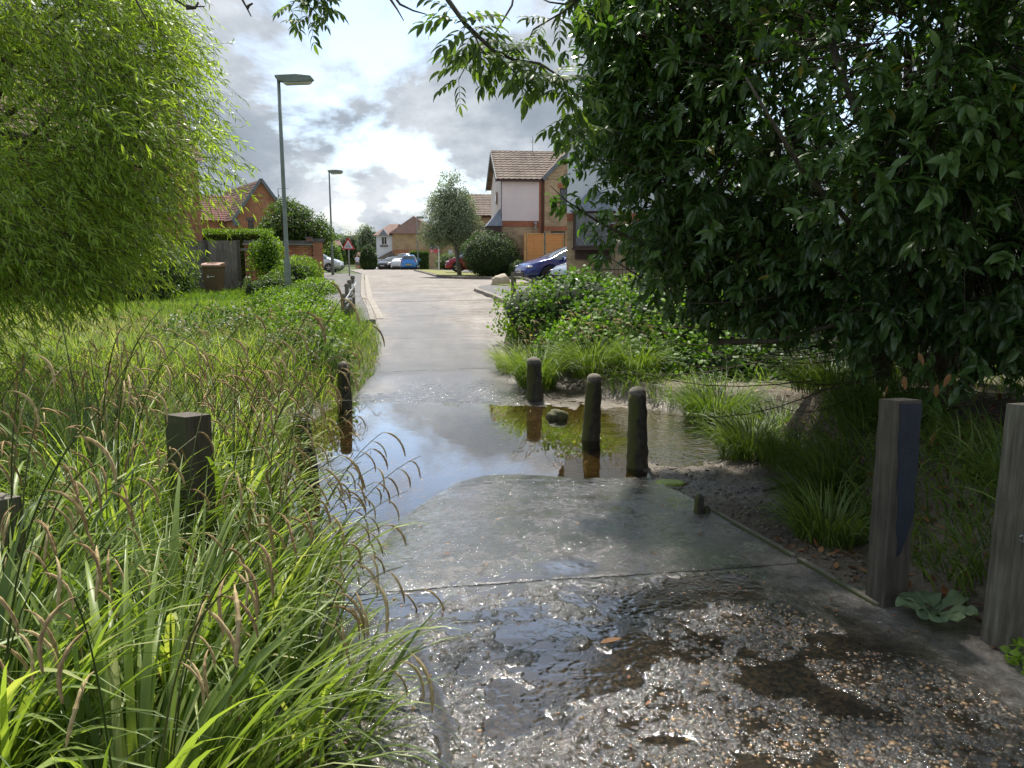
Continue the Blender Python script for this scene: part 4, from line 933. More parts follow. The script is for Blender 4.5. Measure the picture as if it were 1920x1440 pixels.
blades('lawn_grass', base, rng.uniform(-3.14, 3.14, n), rng.uniform(.10, .24, n), rng.uniform(.012, .022, n), rng.uniform(.05, .6, n), rng.uniform(.2, 1.0, n), M_['hedge'], None, 3, False, v=np.clip(.35 + g * .8 + rng.normal(0, .2, n), 0, 1)); tag(bpy.context.scene.objects['lawn_grass'], 'short bright lawn grass in front of the boards and bin', 'lawn grass')
# short bright grass right along the left edge of the lane
x, y = scatter(30000, -6, -1.4, 9.6, 19, lambda x, y: (x < xl_(y) + .12 + .1 * np.sin(y * 3)) & (x > xl_(y) - .9)); n = len(x); base = np.stack([x, y, zt(x, y) - .02], -1)
blades('verge_grass', base, rng.uniform(-3.14, 3.14, n), rng.uniform(.10, .34, n) * np.clip(.5 + (xl_(y) - x), .45, 1.1), rng.uniform(.005, .010, n), rng.uniform(.1, .8, n), rng.uniform(.2, 1.3, n), M_['hedge'], None, 4, False, v=np.clip(rng.normal(.55, .25, n), 0, 1)); tag(bpy.context.scene.objects['verge_grass'], 'soft bright grass verge along the left edge of the lane past the ford', 'verge grass')
# bushy herbs on the left verge
for k_, (c, r, lab, mt, nn) in enumerate([((-3.0, 10.8, .15), (.7, .9, .45), 'leafy herbs hanging over the far left corner of the ford', 'midfol', 3200), ((-3.5, 13.2, .35), (.7, 1.2, .42), 'knee-high weeds on the left verge before the stakes', 'brightfol', 3600), ((-4.4, 16.0, .45), (.75, 1.3, .40), 'green weeds round the foot of the taped stakes', 'brightfol', 3600), ((-5.2, 13.5, .3), (1.1, 1.6, .42), 'rank green herbs among the meadow grass', 'midfol', 3600), ((-5.9, 19.5, .42), (.7, 1.3, .42), 'nettle patch in front of the nearer lamp post', 'brightfol', 4200)]):
    bush('weed_patch', lab, 'weeds', [(c, r)], nn, .07, mt, .35, 0, 0, clump=.4, seed=k_, group='weed patches on the left verge')

# ------------------------------------------------------------------ right bank
x, y = scatter(46000, 1.3, 8.5, 3.2, 13, lambda x, y: (x > xr_(y) + np.interp(y, MWx, MWv) + .12) & (x < xr_(y) + np.interp(y, MWx, MWv) + .9 + 4 * (y > 6)) & (fbm(x, y, 1.8, 2, 44) > .30) & ~((y > 6.8) & (y < 9.4) & (x < 3.4))); n = len(x); base = np.stack([x, y, zt(x, y) - .02], -1)
az = np.where(rng.random(n) < .7, rng.normal(3.6, .9, n), rng.uniform(-3.14, 3.14, n))
keep = np.where(x - xr_(y) - np.interp(y, MWx, MWv) > .95, rng.random(n) < .12, True); base, az, x, y = base[keep], az[keep], x[keep], y[keep]; n = len(x)
blades('bank_grass', base, az, rng.uniform(.2, .45, n), rng.uniform(.007, .014, n), rng.uniform(.1, .7, n), rng.uniform(.7, 2.4, n), M_['sedge'], None, 6, True, v=np.clip(rng.normal(.22, .2, n), 0, 1)); tag(bpy.context.scene.objects['bank_grass'], 'grass hanging over the muddy right bank under the dark tree', 'bank grass')  # low leaf tone: the bank's shade is put into the colour
def tuft(x, Y, label, n, H, spread, m='sedge', stems=0, w_=(.007, .012), name='grass_tuft', cat='grass tuft', group='grass tufts on the right bank'):
    z0 = ztf(x, Y) - .03; root = thing(name, label, cat, (x, Y, z0), 0, group)
    a = rng.uniform(-3.14, 3.14, n); r_ = spread * np.sqrt(rng.random(n)); base = np.stack([x + r_ * np.cos(a), Y + r_ * np.sin(a), np.full(n, z0)], -1)
    blades('leaves', base, a + rng.normal(0, .3, n), H * rng.uniform(.6, 1.2, n), rng.uniform(*w_, n), rng.uniform(.03, .45, n), rng.uniform(.8, 2.4, n), M_[m], root, 7, True, v=np.clip(rng.normal(.30 if x < 2 else .10, .2, n), 0, 1))
    if stems:
        a = rng.uniform(-3.14, 3.14, stems); C = blade_curve(np.tile([x, Y, z0], (stems, 1)) + rng.normal(0, .12, (stems, 3)) * [1, 1, 0], a, H * rng.uniform(1.1, 1.5, stems), rng.uniform(.05, .35, stems), rng.uniform(.2, .7, stems), 7)
        tubes('stems', C, np.tile(np.linspace(.003, .0018, 8), (stems, 1)), M_['stem'], root, 3); S = spikes(C, 3, .11); tubes('flower_spikes', S, np.tile(np.array([.002, .003, .0048, .005, .005, .0045, .002]), (len(S), 1)), M_['spike'], root, 4)
    return root
tuft(.36, 10.9, 'big shaggy sedge tuft overhanging the slab corner at the far right of the ford', 700, .85, .26, stems=14)
tuft(.02, 12.0, 'pale grass tuft at the lane edge beyond the big sedge tuft', 420, .62, .25, 'grass')
tuft(1.15, 11.0, 'sedge tuft behind the bollards with drooping catkins', 560, .80, .30, stems=26)
tuft(1.75, 10.7, 'lighter upright sedge tuft in front of the ivy mound', 460, .72, .24, stems=10)
tuft(2.45, 9.0, 'long dark grass tuft hanging over the stream under the tree', 850, .72, .34)
tuft(2.95, 8.3, 'dark grass tuft right of the stream mouth', 520, .62, .36)
tuft(2.45, 6.5, 'grass tuft on the lip of the muddy bank', 420, .46, .26, w_=(.005, .009))
tuft(1.93, 4.45, 'bright grass tuft hiding the foot of the bank left of the painted post', 420, .42, .20, w_=(.007, .013))
tuft(2.35, 5.3, 'grass tuft above the fallen stick', 460, .46, .26, w_=(.007, .013))
tuft(2.55, 3.75, 'thin grass tuft between the painted and the pale post', 70, .42, .12, w_=(.007, .012))
tuft(2.16, 3.28, 'arching grass tuft close to the pale post', 26, .40, .06, w_=(.008, .014))
tuft(3.0, 4.6, 'sparse grass tuft on the shaded leaf litter', 60, .40, .15, w_=(.007, .012))
tuft(2.3, 7.2, 'tall grass tuft at the bend of the muddy bank', 560, .56, .28, w_=(.007, .013))
tuft(2.15, 5.0, 'dense bright grass tuft halfway along the muddy bank', 560, .44, .24, w_=(.007, .013))
tuft(2.75, 5.7, 'shaded grass tuft behind the fallen stick', 460, .46, .28, w_=(.007, .013))
tuft(3.1, 7.4, 'dark grass tuft under the lowest leaves of the tree', 560, .5, .35)
tuft(4.4, 8.2, 'lank dark grass tuft beside the stream under the tree', 560, .5, .4)
# broad-leaved weed (dock-like rosette) at the foot of the painted post
z0 = ztf(1.75, 3.1) + .01; wd = thing('broadleaf_weed', 'grey-green rosette of broad leaves at the foot of the painted post', 'weed', (1.85, 3.16, .025))
m_w = leafmat('weed_leaf', [(.08, .12, .06), (.14, .20, .10), (.18, .24, .13)], .25, .6, .3, (1.4, 1.6, .8))
def bigleaf(L, W, arch, seed):
    nu, nv = 9, 13; u = np.linspace(-1, 1, nu); t = np.linspace(0, 1, nv); U, Tt = np.meshgrid(u, t)
    wp = np.interp(Tt, [0, .22, .30, .5, .75, .93, 1], [.04, .06, .45, .95, 1.0, .5, .05]) * W / 2
    wave = .05 * L * np.sin(Tt * 14 + seed) * np.abs(U) ** 2 + .02 * L * np.cos(U * 7 + Tt * 9)
    x_ = U * wp * (1 + .06 * np.sin(Tt * 25 + seed)); y_ = Tt * L * np.cos(arch * Tt * .8); z_ = L * (np.sin(.75) * Tt - arch * Tt ** 2 * .75) * .8 + wave + np.abs(U) * wp * .25
    i = np.arange(nv - 1)[:, None] * nu + np.arange(nu - 1)[None]
    return np.stack([x_, y_, z_], -1).reshape(-1, 3), np.stack([i, i + 1, i + nu + 1, i + nu], -1).reshape(-1, 4)
for i, (a, L, W) in enumerate([(-1.5, .17, .11), (-.5, .19, .10), (.35, .20, .09), (1.35, .16, .10), (2.3, .17, .11), (3.1, .19, .11), (3.9, .16, .10), (4.3, .20, .08), (.9, .11, .06), (2.9, .10, .055)]):
    V, F = bigleaf(L, W, .45 + .2 * random.random(), i * 1.7); me = mesh('leaf', V, F, m_w, smooth=True, attrs={'v': np.full(len(V), rng.random())}); place(me, 'leaf', wd, (0, 0, 0), a - math.pi / 2, 1.0)
# small nettle by the pale post, low green ones on litter
bush('small_weed', 'small green nettle at the foot of the pale post', 'weed', [((2.0, 2.76, .04), (.07, .06, .07))], 90, .035, 'brightfol', .2, 0, 0, asp=.7)
bush('small_weed', 'low fern-like weed on the leaf litter between the two posts', 'weed', [((2.55, 4.0, .38), (.14, .12, .07))], 160, .04, 'brightfol', .2, 0, 0, asp=.5)
bush('small_weed', 'tiny green weed among stones at the water edge by the riffle', 'weed', [((2.1, 8.6, -.22), (.10, .1, .09))], 70, .05, 'brightfol', .2, 0, 0, asp=.6)
# leaf litter
n = 5200; y = rng.uniform(2.2, 11, n); x = xr_(y) + .05 + np.abs(rng.normal(0, 1, n)) * 1.6; k_ = (zt(x, y) > -.1) & (rng.random(n) < np.clip((x - xr_(y)) * 1.2 + .15, 0, 1)); x, y = x[k_], y[k_]; n = len(x)
d = rdir(n); d[:, 2] *= .25; up = rdir(n) * .35 + [0, 0, 1]
leaves('leaf_litter', np.stack([x, y, ztd(x, y) + .012], -1), d, up, rng.uniform(.03, .085, n), rng.uniform(.012, .034, n), M_['deadleaf'], v=rng.random(n) ** 1.8, bend=-.3); tag(bpy.context.scene.objects['leaf_litter'], 'brown dead leaves littering the shaded right bank', 'leaf litter')
n = 190; y = rng.uniform(1.9, 6, n); u = rng.random(n); u = np.where(rng.random(n) < .6, np.where(rng.random(n) < .6, u * .12, 1 - u * .12), u); x = xl_(y) + (xr_(y) - xl_(y)) * u; zz, _, _ = rd(x, y); d = rdir(n); d[:, 2] *= .1
leaves('leaf_scraps', np.stack([x, y, zz + .006], -1), d, rdir(n) * .2 + [0, 0, 1], rng.uniform(.012, .04, n), rng.uniform(.006, .016, n), M_['deadleaf'], v=rng.random(n) ** 1.5, bend=-.2); tag(bpy.context.scene.objects['leaf_scraps'], 'bits of dead leaf washed onto the wet slabs', 'leaf litter')
C = np.stack([x, y, zz + .004], -1)[:70]; dd = rdir(70) * [1, 1, .05]; L_ = rng.uniform(.03, .12, 70); C = C[:, None] + dd[:, None] * np.linspace(0, 1, 4)[None, :, None] * L_[:, None, None]; C[..., 2] += .002
tag(tubes('twig_scraps', C, np.tile([.0016, .0018, .0016, .001], (70, 1)), M_['twig'], None, 4), 'small bits of twig scattered over the wet slabs', 'twigs')
# orange-brown fallen leaves one can pick out beside the pale post
me_d = []
for i in range(4):
    V, F = leaves_arr(np.zeros((1, 3)), np.array([[0, 1., 0]]), np.array([[0, 0, 1.]]), np.array([1.]), np.array([.36]), BIG_V, BIG_F, -.15 - .1 * i); me_d.append(mesh('dead_leaf', V, F, M_['deadleaf'], attrs={'v': np.full(len(V), .55 + .12 * i)}))
pile = [(1.93, 2.93), (1.98, 2.82), (2.07, 2.78), (1.90, 2.80), (2.12, 2.85), (1.84, 2.72), (1.97, 2.68), (2.16, 3.0), (1.95, 2.99), (2.06, 2.68), (1.88, 2.98), (2.05, 3.05), (1.80, 2.90), (2.1, 2.62)]
for i, (x_, y_) in enumerate(pile):
    o = bpy.data.objects.new('fallen_leaf', me_d[i % 4]); COL.objects.link(o); o.location = (x_, y_, ztf(x_, y_) + .018 + .002 * i); o.rotation_euler = (random.uniform(-.3, .3), random.uniform(-.3, .3), random.uniform(0, 6)); s = random.uniform(.08, .13); o.scale = (s, s, s)
    tag(o, 'curled orange-brown dead leaf on the ground at the foot of the pale post', 'leaf', 'fallen leaves at the foot of the pale post')
# brown leaf on the wet slab
V, F = leaves_arr(np.zeros((1, 3)), np.array([[0, 1., 0]]), np.array([[0, 0, 1.]]), np.array([.10]), np.array([.035]), BIG_V, BIG_F, -.2)
o = add('fallen_leaf', V, F, M_['deadleaf'], attrs={'v': np.full(len(V), .8)}); o.location = (.36, 2.93, .012); o.rotation_euler = (0, 0, -1.3); tag(o, 'single rusty leaf stuck to the wet slab in the middle of the lane', 'leaf')
# algae and small clods by the corner bollard
V = SV * np.array([.13, .09, .02]); o = add('algae_patch', V, SF, M_['mosspad'], smooth=True); o.location = (1.33, 6.25, ztf(1.33, 6.25) + .005); tag(o, 'bright green patch of algae in the mud behind the corner bollard', 'algae')
# dangling dead leaves under the tree
for (px, py, Y) in [(1665, 722, 4.6), (1695, 705, 4.5), (1782, 700, 4.4), (1722, 660, 4.8), (1757, 720, 4.6), (1755, 808, 4.4)]:
    p = P(px, py, Y); o = bpy.data.objects.new('hanging_leaf', me_d[2]); COL.objects.link(o); o.location = p; o.rotation_euler = (-1.5, random.uniform(-.4, .4), random.uniform(-1, 1)); o.scale = (.09, .09, .09); tag(o, 'withered orange leaf hanging from the low twigs of the dark tree', 'leaf', 'withered leaves hanging under the dark tree')
# ------------------------------------------------------------------ willow on the left
WE = [(P(60, 210, 7.0), (1.45, 1.7, 1.45)), (P(250, 90, 6.6), (.42, 1.0, .75)), (P(285, 260, 6.4), (.58, .9, .52)), (P(120, 400, 6.3), (.74, 1.1, .60)), (P(-250, 250, 6.6), (1.6, 1.8, 2.2)), (P(30, 480, 6.2), (.7, 1.0, .26)), (P(60, -40, 6.8), (1.2, 1.5, .9))]
WE = [((c.x, c.y, c.z), r) for c, r in WE]
wt = thing('willow_tree', 'bright green willow with long narrow leaves hanging over the left bank', 'tree', (-6.4, 8.4, ztf(-6.4, 8.4)))
base = Vector((-6.4, 8.4, ztf(-6.4, 8.4) - .1)); b = B(); b.tube([base, base + Vector((.1, -.05, .9)), base + Vector((.0, -.1, 2.0)), base + Vector((-.2, -.2, 3.4))], [.16, .13, .10, .05], 10); b.build('trunk', M_['bark'], wt, smooth=True)
p, d = shell(WE, 6800, .45, 0.35, 5)
n = len(p)
sp_ = rng.random(n) < .3; v2, d2 = p[sp_], d[sp_]
# twigs sweep to the right and down
dirs = np.stack([np.abs(rng.normal(.75, .35, n)), rng.normal(-.15, .45, n), rng.normal(-.18, .38, n)], -1) + d * .35; dirs /= np.linalg.norm(dirs, axis=1)[:, None]
tl = rng.uniform(.35, .8, n); S = 9; t = np.linspace(0, 1, S)
C = p[:, None] + dirs[:, None] * (t[None, :, None] - .55) * tl[:, None, None]; C[:, :, 2] -= (t[None] ** 2) * tl[:, None] * .32
tubes('twigs', C, np.tile(np.linspace(.0032, .0012, S), (n, 1)), M_['twig'], wt, 3)
per = 19; tt = rng.uniform(.08, 1.0, (n, per)); fi = tt * (S - 1); i0 = np.floor(fi).astype(int).clip(0, S - 2); fr = (fi - i0)[..., None]
idx = np.arange(n)[:, None]; lp = C[idx, i0] * (1 - fr) + C[idx, i0 + 1] * fr; tg = C[idx, i0 + 1] - C[idx, i0]; tg /= np.linalg.norm(tg, axis=2, keepdims=True)
ld = tg * .8 + rng.normal(0, .42, (n, per, 3)); ld[..., 2] -= .22
lp = lp.reshape(-1, 3); ld = ld.reshape(-1, 3); up = rng.normal(0, .6, (n * per, 3)) + np.array([-.1, -.2, .9])
v = np.clip(np.repeat(.42 + .5 * (fbm(p[:, 0] * 1.2, p[:, 2] * 1.2 + p[:, 1], 1.3, 3, 77) - .35), per) + rng.normal(0, .17, n * per), 0, 1)
Lw = rng.uniform(.05, .095, n * per)
# nearest ones are leaves of their own
dist = lp[:, 1]; vis = (lp[:, 0] / lp[:, 1] > -.66); order = np.argsort(np.where(vis, dist, 99))[:280]; m_ = np.zeros(n * per, bool); m_[order] = True
leaves('foliage', lp[~m_], ld[~m_], up[~m_], Lw[~m_], Lw[~m_] * .14, M_['willow'], wt, v[~m_], bend=.18)
LV_ = [mesh('leaf', *leaves_arr(np.zeros((1, 3)), np.array([[0, 1., 0]]), np.array([[0, 0, 1.]]), np.array([1.]), np.array([.15]), bend=.18 + .05 * i), M_['willow'], attrs={'v': np.full(6, .25 + .12 * i)}) for i in range(5)]
def place_dir(me, name, parent, pos, d, up, s, inv):
    d = Vector(d).normalized(); s_ = d.cross(Vector(up)).normalized(); u = s_.cross(d); M = Matrix((s_, d, u)).transposed().to_4x4()
    o = bpy.data.objects.new(name, me); COL.objects.link(o); o.parent = parent; o.matrix_parent_inverse = inv
    o.matrix_basis = Matrix.Translation(pos) @ M @ Matrix.Scale(s, 4); return o
iw = inv_of(wt)
for j in order: place_dir(LV_[random.randrange(5)], 'leaf', wt, lp[j], ld[j], up[j], float(Lw[j]), iw)
b = B()
for i in range(16):
    c, r = random.choice(WE); t_ = Vector(c) + Vector((random.uniform(-.6, .6) * r[0], random.uniform(-.5, .5) * r[1], random.uniform(-.6, .5) * r[2])); s_ = base + Vector((.0, -.08, random.uniform(.7, 3)))
    b.tube([s_, s_.lerp(t_, .5) + Vector((0, 0, .35)), t_], [.05, .03, .008], 6)
b.build('limbs', M_['bark'], wt, smooth=True, kind='stuff')

# ------------------------------------------------------------------ dark evergreen (laurel-like) on the right
LE = [(P(1560, 180, 6.6), (1.95, 2.2, 2.05)), (P(1330, 330, 6.7), (1.05, 1.3, 1.0)), (P(1240, 170, 7.0), (.78, 1.2, .85)), (P(1850, 430, 5.4), (1.15, 1.2, 1.35)), (P(1160, 190, 6.8), (.42, .8, .55)), (P(1150, 60, 6.8), (.40, .8, .45)), (P(1400, 520, 6.6), (.85, 1.1, .55)), (P(1600, 560, 5.7), (.9, .9, .42)), (P(1280, 440, 7.0), (.62, .9, .42)), (P(1500, -160, 6.0), (1.9, 2.0, 1.1)), (P(1750, 60, 7.4), (1.7, 1.2, 1.6)), (P(2300, 100, 5.2), (1.6, 2.0, 2.6)), (P(1700, 300, 4.7), (.75, .5, .7))]
LE = [((c.x, c.y, c.z), r) for c, r in LE]
lt = thing('laurel_tree', 'large dark glossy-leaved evergreen filling the right side of the lane', 'tree', (3.9, 7.4, ztf(3.9, 7.4)))
base = Vector((3.9, 7.4, ztf(3.9, 7.4) - .1)); hub = []
for i, (dx_, dy_, tx, ty, tz) in enumerate([(0, 0, 3.4, 7.0, 3.4), (-.2, .1, 2.3, 6.8, 2.8), (.2, 0, 4.6, 6.4, 3.2), (.1, -.2, 3.1, 5.6, 3.0), (-.1, .2, 1.9, 7.2, 2.0)]):
    b = B(); s_ = base + Vector((dx_, dy_, 0)); e_ = Vector((tx, ty, tz)); pts = [s_, s_.lerp(e_, .3) + Vector((.1, 0, .1)), s_.lerp(e_, .6) + Vector((0, .05, .12)), e_]
    b.tube(pts, [.11, .09, .065, .03], 9); b.build('trunk', M_['bark'], lt, smooth=True); hub += [pts[1], pts[2], pts[3]]
p, d = shell(LE, 7200, .42, .3, 8); 
kk = (p[:, 2] > .35 + .12 * rng.random(len(p))) & ~((p[:, 0] / p[:, 1] < .42) & (p[:, 2] < .75)); p, d = p[kk], d[kk]
# open up the top right so that sky glints through
u_ = 960 + p[:, 0] / p[:, 1] * 1443; hz = (p[:, 2] - CZ) / p[:, 1]; gap = (u_ > 1380) & (u_ < 1850) & (hz > .22) & (fbm(p[:, 0], p[:, 2], 2.2, 3, 50) > .72); p, d = p[~gap], d[~gap]
n = len(p); per = 10
ax = d * .7 + rdir(n) * .5 + np.array([-.1, -.1, -.12]); ax /= np.linalg.norm(ax, axis=1)[:, None]
a = rng.uniform(0, 6.28, (n, per)); e1, _, e2 = frames(ax, np.tile([[.2, .1, .97]], (n, 1)))
spread = rng.uniform(.5, 1.15, (n, per))[..., None]
ld = ax[:, None] * (1.15 - spread * .5) + (e1[:, None] * np.cos(a)[..., None] + e2[:, None] * np.sin(a)[..., None]) * spread; ld[..., 2] -= rng.uniform(-.15, .5, (n, per))
lp = p[:, None] - ax[:, None] * rng.uniform(0, .16, (n, per))[..., None] + rng.normal(0, .012, (n, per, 3))
up = rng.normal(0, .3, (n, per, 3)) + np.array([0, -.1, 1]) + ax[:, None] * .3
lp, ld, up = lp.reshape(-1, 3), ld.reshape(-1, 3), up.reshape(-1, 3); NL = len(lp)
cv = .36 + .9 * (fbm(p[:, 0] + p[:, 1], p[:, 2], 1.6, 3, 21) - .4) + rng.normal(0, .07, n); v = np.clip(np.repeat(cv, per) + rng.normal(0, .11, NL), 0, .95); v[rng.random(NL) < .008] = 1
Ll = rng.uniform(.075, .135, NL)
vis = (lp[:, 0] / lp[:, 1] < .67) & (lp[:, 2] < CZ + .3 * lp[:, 1]); order = np.argsort(np.where(vis, lp[:, 1], 99))[:290]; m_ = np.zeros(NL, bool); m_[order] = True
near = lp[:, 1] < 6.6
leaves('foliage', lp[~m_ & near], ld[~m_ & near], up[~m_ & near], Ll[~m_ & near], Ll[~m_ & near] * .36, M_['laurel'], lt, v[~m_ & near], TV=BIG_V, TF=BIG_F, bend=.12)
far = ~m_ & ~near; leaves('inner_foliage', lp[far], ld[far], up[far], Ll[far], Ll[far] * .38, M_['laurel'], lt, v[far], bend=.15)
BV_ = [mesh('leaf', *leaves_arr(np.zeros((1, 3)), np.array([[0, 1., 0]]), np.array([[0, 0, 1.]]), np.array([1.]), np.array([.37]), BIG_V, BIG_F, bend=.1 + .06 * i), M_['laurel'], attrs={'v': np.full(len(BIG_V), .35 + .1 * i)}) for i in range(5)]
il = inv_of(lt)
for j in order: place_dir(BV_[random.randrange(5)], 'leaf', lt, lp[j], ld[j], up[j], float(Ll[j]), il)
# twigs reaching to the leaf clusters
H_ = np.array([q[:] for q in hub]); near_i = np.argmin(((p[:, None] - H_[None]) ** 2).sum(2) + rng.random((n, len(H_))) * 2, axis=1); s_ = H_[near_i]
S = 7; t = np.linspace(0, 1, S)[None, :, None]; st_ = s_ * .45 + p * .55; C = st_[:, None] * (1 - t) + p[:, None] * t; C[..., 2] -= .10 * np.sin(t[..., 0] * np.pi) * rng.uniform(-1, 2, (n, 1)); tw_ = rng.random(n) < .55
tubes('twigs', C[tw_], np.tile(np.linspace(.007, .0022, S), (tw_.sum(), 1)), M_['twig'], lt, 3)
# bare horizontal twigs low down
n = 90; p0 = np.stack([rng.uniform(2.4, 4.6, n), rng.uniform(5.5, 8.2, n), rng.uniform(.5, 1.6, n)], -1); dr_ = np.stack([-rng.uniform(.7, 1.9, n), rng.normal(-.1, .4, n), rng.normal(.0, .16, n)], -1)
C = p0[:, None] + dr_[:, None] * t; C[..., 2] -= .12 * np.sin(t[..., 0] * 3.1); tubes('bare_twigs', C, np.tile(np.linspace(.006, .0016, S), (n, 1)), M_['twig'], lt, 3)
for pts in ([P(1640, 470, 5.4), P(1604, 430, 5.0), P(1503, 316, 4.5), P(1440, 215, 4.4), P(1398, 144, 4.4)], [P(1330, 640, 6.3), P(1450, 640, 5.8), P(1600, 600, 5.4), P(1720, 560, 5.6)], [P(1560, 80, 5.2), P(1600, 200, 5.0), P(1690, 330, 5.2)]):
    b = B(); b.tube(pts, [.024, .019, .015, .010, .006][:len(pts)], 7); b.build('branch', M_['bark'], lt, smooth=True)
# the long bough pointing left across the white house, with sparse leaves
def bough(pts, r0, parent, perl, Lf, mt, spreadr=.07, dens=26):
    b = B(); b.tube(pts, [r0 * (1 - .8 * i / (len(pts) - 1)) for i in range(len(pts))], 6); b.build('branch', M_['bark'], parent, smooth=True)
    A = np.array([q[:] for q in pts]); dd = np.r_[0, np.cumsum(np.linalg.norm(np.diff(A, axis=0), axis=1))]; q = rng.uniform(.12, 1, dens) * dd[-1]
    c = np.stack([np.interp(q, dd, A[:, i]) for i in range(3)], -1) + rng.normal(0, spreadr, (dens, 3)); n = dens * perl
    lp_ = np.repeat(c, perl, 0) + rng.normal(0, .02, (n, 3)); ld_ = rdir(n) * .8 + np.array([-.2, 0, -.45]); up_ = rdir(n) * .5 + [0, 0, .8]; L_ = rng.uniform(.75, 1.2, n) * Lf
    leaves('branch_leaves', lp_, ld_, up_, L_, L_ * .4, M_[mt], parent, np.clip(rng.normal(.55, .18, n), 0, .9), TV=BIG_V, TF=BIG_F, bend=.15)
bough([P(1300, 500, 6.3), P(1200, 455, 6.1), P(1120, 415, 6.0), P(1060, 375, 5.9), P(1032, 348, 5.9)], .016, lt, 8, .095, 'laurel', .06, 22)
bough([P(1350, 480, 6.2), P(1240, 545, 6.0), P(1170, 500, 6.0), P(1120, 470, 5.9)], .012, lt, 9, .09, 'laurel', .10, 26)
bough([P(1300, 300, 6.5), P(1200, 260, 6.3), P(1120, 240, 6.2), P(1050, 250, 6.1)], .014, lt, 10, .09, 'laurel', .10, 34)
bough([P(1300, 200, 6.5), P(1180, 90, 6.4), P(1120, 60, 6.3), P(1090, 110, 6.2)], .014, lt, 10, .09, 'laurel', .14, 46)
bough([P(1330, 420, 6.4), P(1240, 330, 6.3), P(1160, 300, 6.2), P(1090, 300, 6.2)], .012, lt, 10, .09, 'laurel', .12, 36)
# hanging flower strings
n = 60; sel = rng.choice(np.where((p[:, 1] < 6) & (p[:, 2] > 1))[0] if ((p[:, 1] < 6) & (p[:, 2] > 1)).sum() >= 60 else np.arange(len(p)), n); C = blade_curve(p[sel], rng.uniform(-3, 3, n), rng.uniform(.10, .2, n), rng.uniform(1.0, 2.0, n), rng.uniform(.3, 1.2, n), 6)
tubes('flower_strings', C, np.tile([.0022, .003, .0042, .003, .0042, .003, .001], (n, 1)), M_['hedge'], lt, 5)

# ------------------------------------------------------------------ ash tree: trunk behind the camera's right shoulder, limbs over the lane
at_ = thing('ash_tree', 'ash tree with feathery leaves whose boughs hang into the top of the view', 'tree', (4.6, 1.0, ztf(4.6, 1.0)))
b = B(); tb = Vector((4.6, 1.0, ztf(4.6, 1.0) - .1)); b.tube([tb, tb + Vector((-.05, .1, 2)), tb + Vector((-.2, .2, 4)), tb + Vector((-.4, .3, 7))], [.26, .21, .17, .08], 12); b.build('trunk', M_['bark'], at_, smooth=True)
def pinnate(p, d, up, L, n=4):
    """one compound leaf: positions/dirs for 2n+1 leaflets"""
    d = Vector(d).normalized(); up = Vector(up); s = d.cross(up).normalized(); o = []
    for i in range(n):
        q = p + d * L * (.25 + .65 * i / (n - 1)) - Vector((0, 0, 1)) * L * .10 * (i / n) ** 2
        for sg in (-1, 1): o.append((q, (s * sg * 1.0 + d * .75 + Vector((0, 0, -.25 + random.uniform(-.2, .2)))), up, L * random.uniform(.36, .46)))
    o.append((p + d * L * .92 - Vector((0, 0, L * .1)), d + Vector((0, 0, -.2)), up, L * .46)); return o, p, p + d * L * .92 - Vector((0, 0, L * .1))
boughs = [([Vector((4.3, 1.4, 3.6)), Vector((2.6, 3.4, 4.1)), P(800, -140, 4.6), P(840, 0, 4.5), P(872, 45, 4.45), P(925, 95, 4.4), P(962, 112, 4.4), P(1010, 118, 4.5), P(1050, 165, 4.6)], .022, 36, 3),
          ([P(872, 45, 4.45), P(893, 72, 4.4), P(905, 100, 4.35), P(945, 109, 4.4)], .007, 8, 0), ([Vector((2.6, 3.4, 4.1)), P(980, -120, 5.0), P(960, 10, 4.9), P(930, 60, 4.8), P(880, 110, 4.7), P(860, 150, 4.6)], .010, 13, 3),
          ([Vector((3.4, 2.5, 3.85)), P(1150, -60, 5.1), P(1060, 20, 5.1), P(1000, 55, 5.1), P(985, 90, 5.1)], .012, 12, 1), ([P(1010, 118, 4.5), P(1060, 150, 4.7), P(1075, 215, 4.8), P(1095, 260, 4.9)], .007, 18, 0),
          ([P(800, -140, 4.6), Vector((-.4, 4.7, 3.55)), P(600, -40, 4.7), P(590, 10, 4.7), P(575, 40, 4.7)], .012, 16, 2), ([P(600, -40, 4.7), P(560, -10, 4.8), P(545, 15, 4.8)], .006, 7, 0), ([P(600, -40, 4.7), P(615, -5, 4.6), P(625, 25, 4.6)], .006, 6, 0)]
leafl = []; rach = []
for pts, r0, nl, st in boughs:
    b = B(); b.tube(pts, [max(.0025, r0 * (1 - .85 * i / (len(pts) - 1))) for i in range(len(pts))], 7); b.build('branch', M_['bark'], at_, smooth=True)
    A = np.array([q[:] for q in pts[st:]]); dd = np.r_[0, np.cumsum(np.linalg.norm(np.diff(A, axis=0), axis=1))]
    for i in range(nl):
        q = dd[-1] * (.05 + .95 * i / (nl - 1)); c = Vector([np.interp(q, dd, A[:, k]) for k in range(3)]); dv = Vector((random.uniform(-1, 1), random.uniform(-.7, .5), random.uniform(-.9, .25)))
        o, r1, r2 = pinnate(c, dv, (random.uniform(-.3, .3), -.4 + random.uniform(-.4, .4), .9), random.uniform(.15, .22) * (.72 if c.x < -.5 else 1)); leafl += o; rach.append((r1, r2))
AV_ = [mesh('leaflet', *leaves_arr(np.zeros((1, 3)), np.array([[0, 1., 0]]), np.array([[0, 0, 1.]]), np.array([1.]), np.array([.36]), BIG_V, BIG_F, bend=.05 + .06 * i), M_['ash'], attrs={'v': np.full(len(BIG_V), .2 + .15 * i)}) for i in range(5)]
ia = inv_of(at_); random.shuffle(leafl)
for q, d_, u_, L in leafl[:295]: place_dir(random.choice(AV_), 'leaflet', at_, q, d_, u_, L, ia)
rest = leafl[295:]
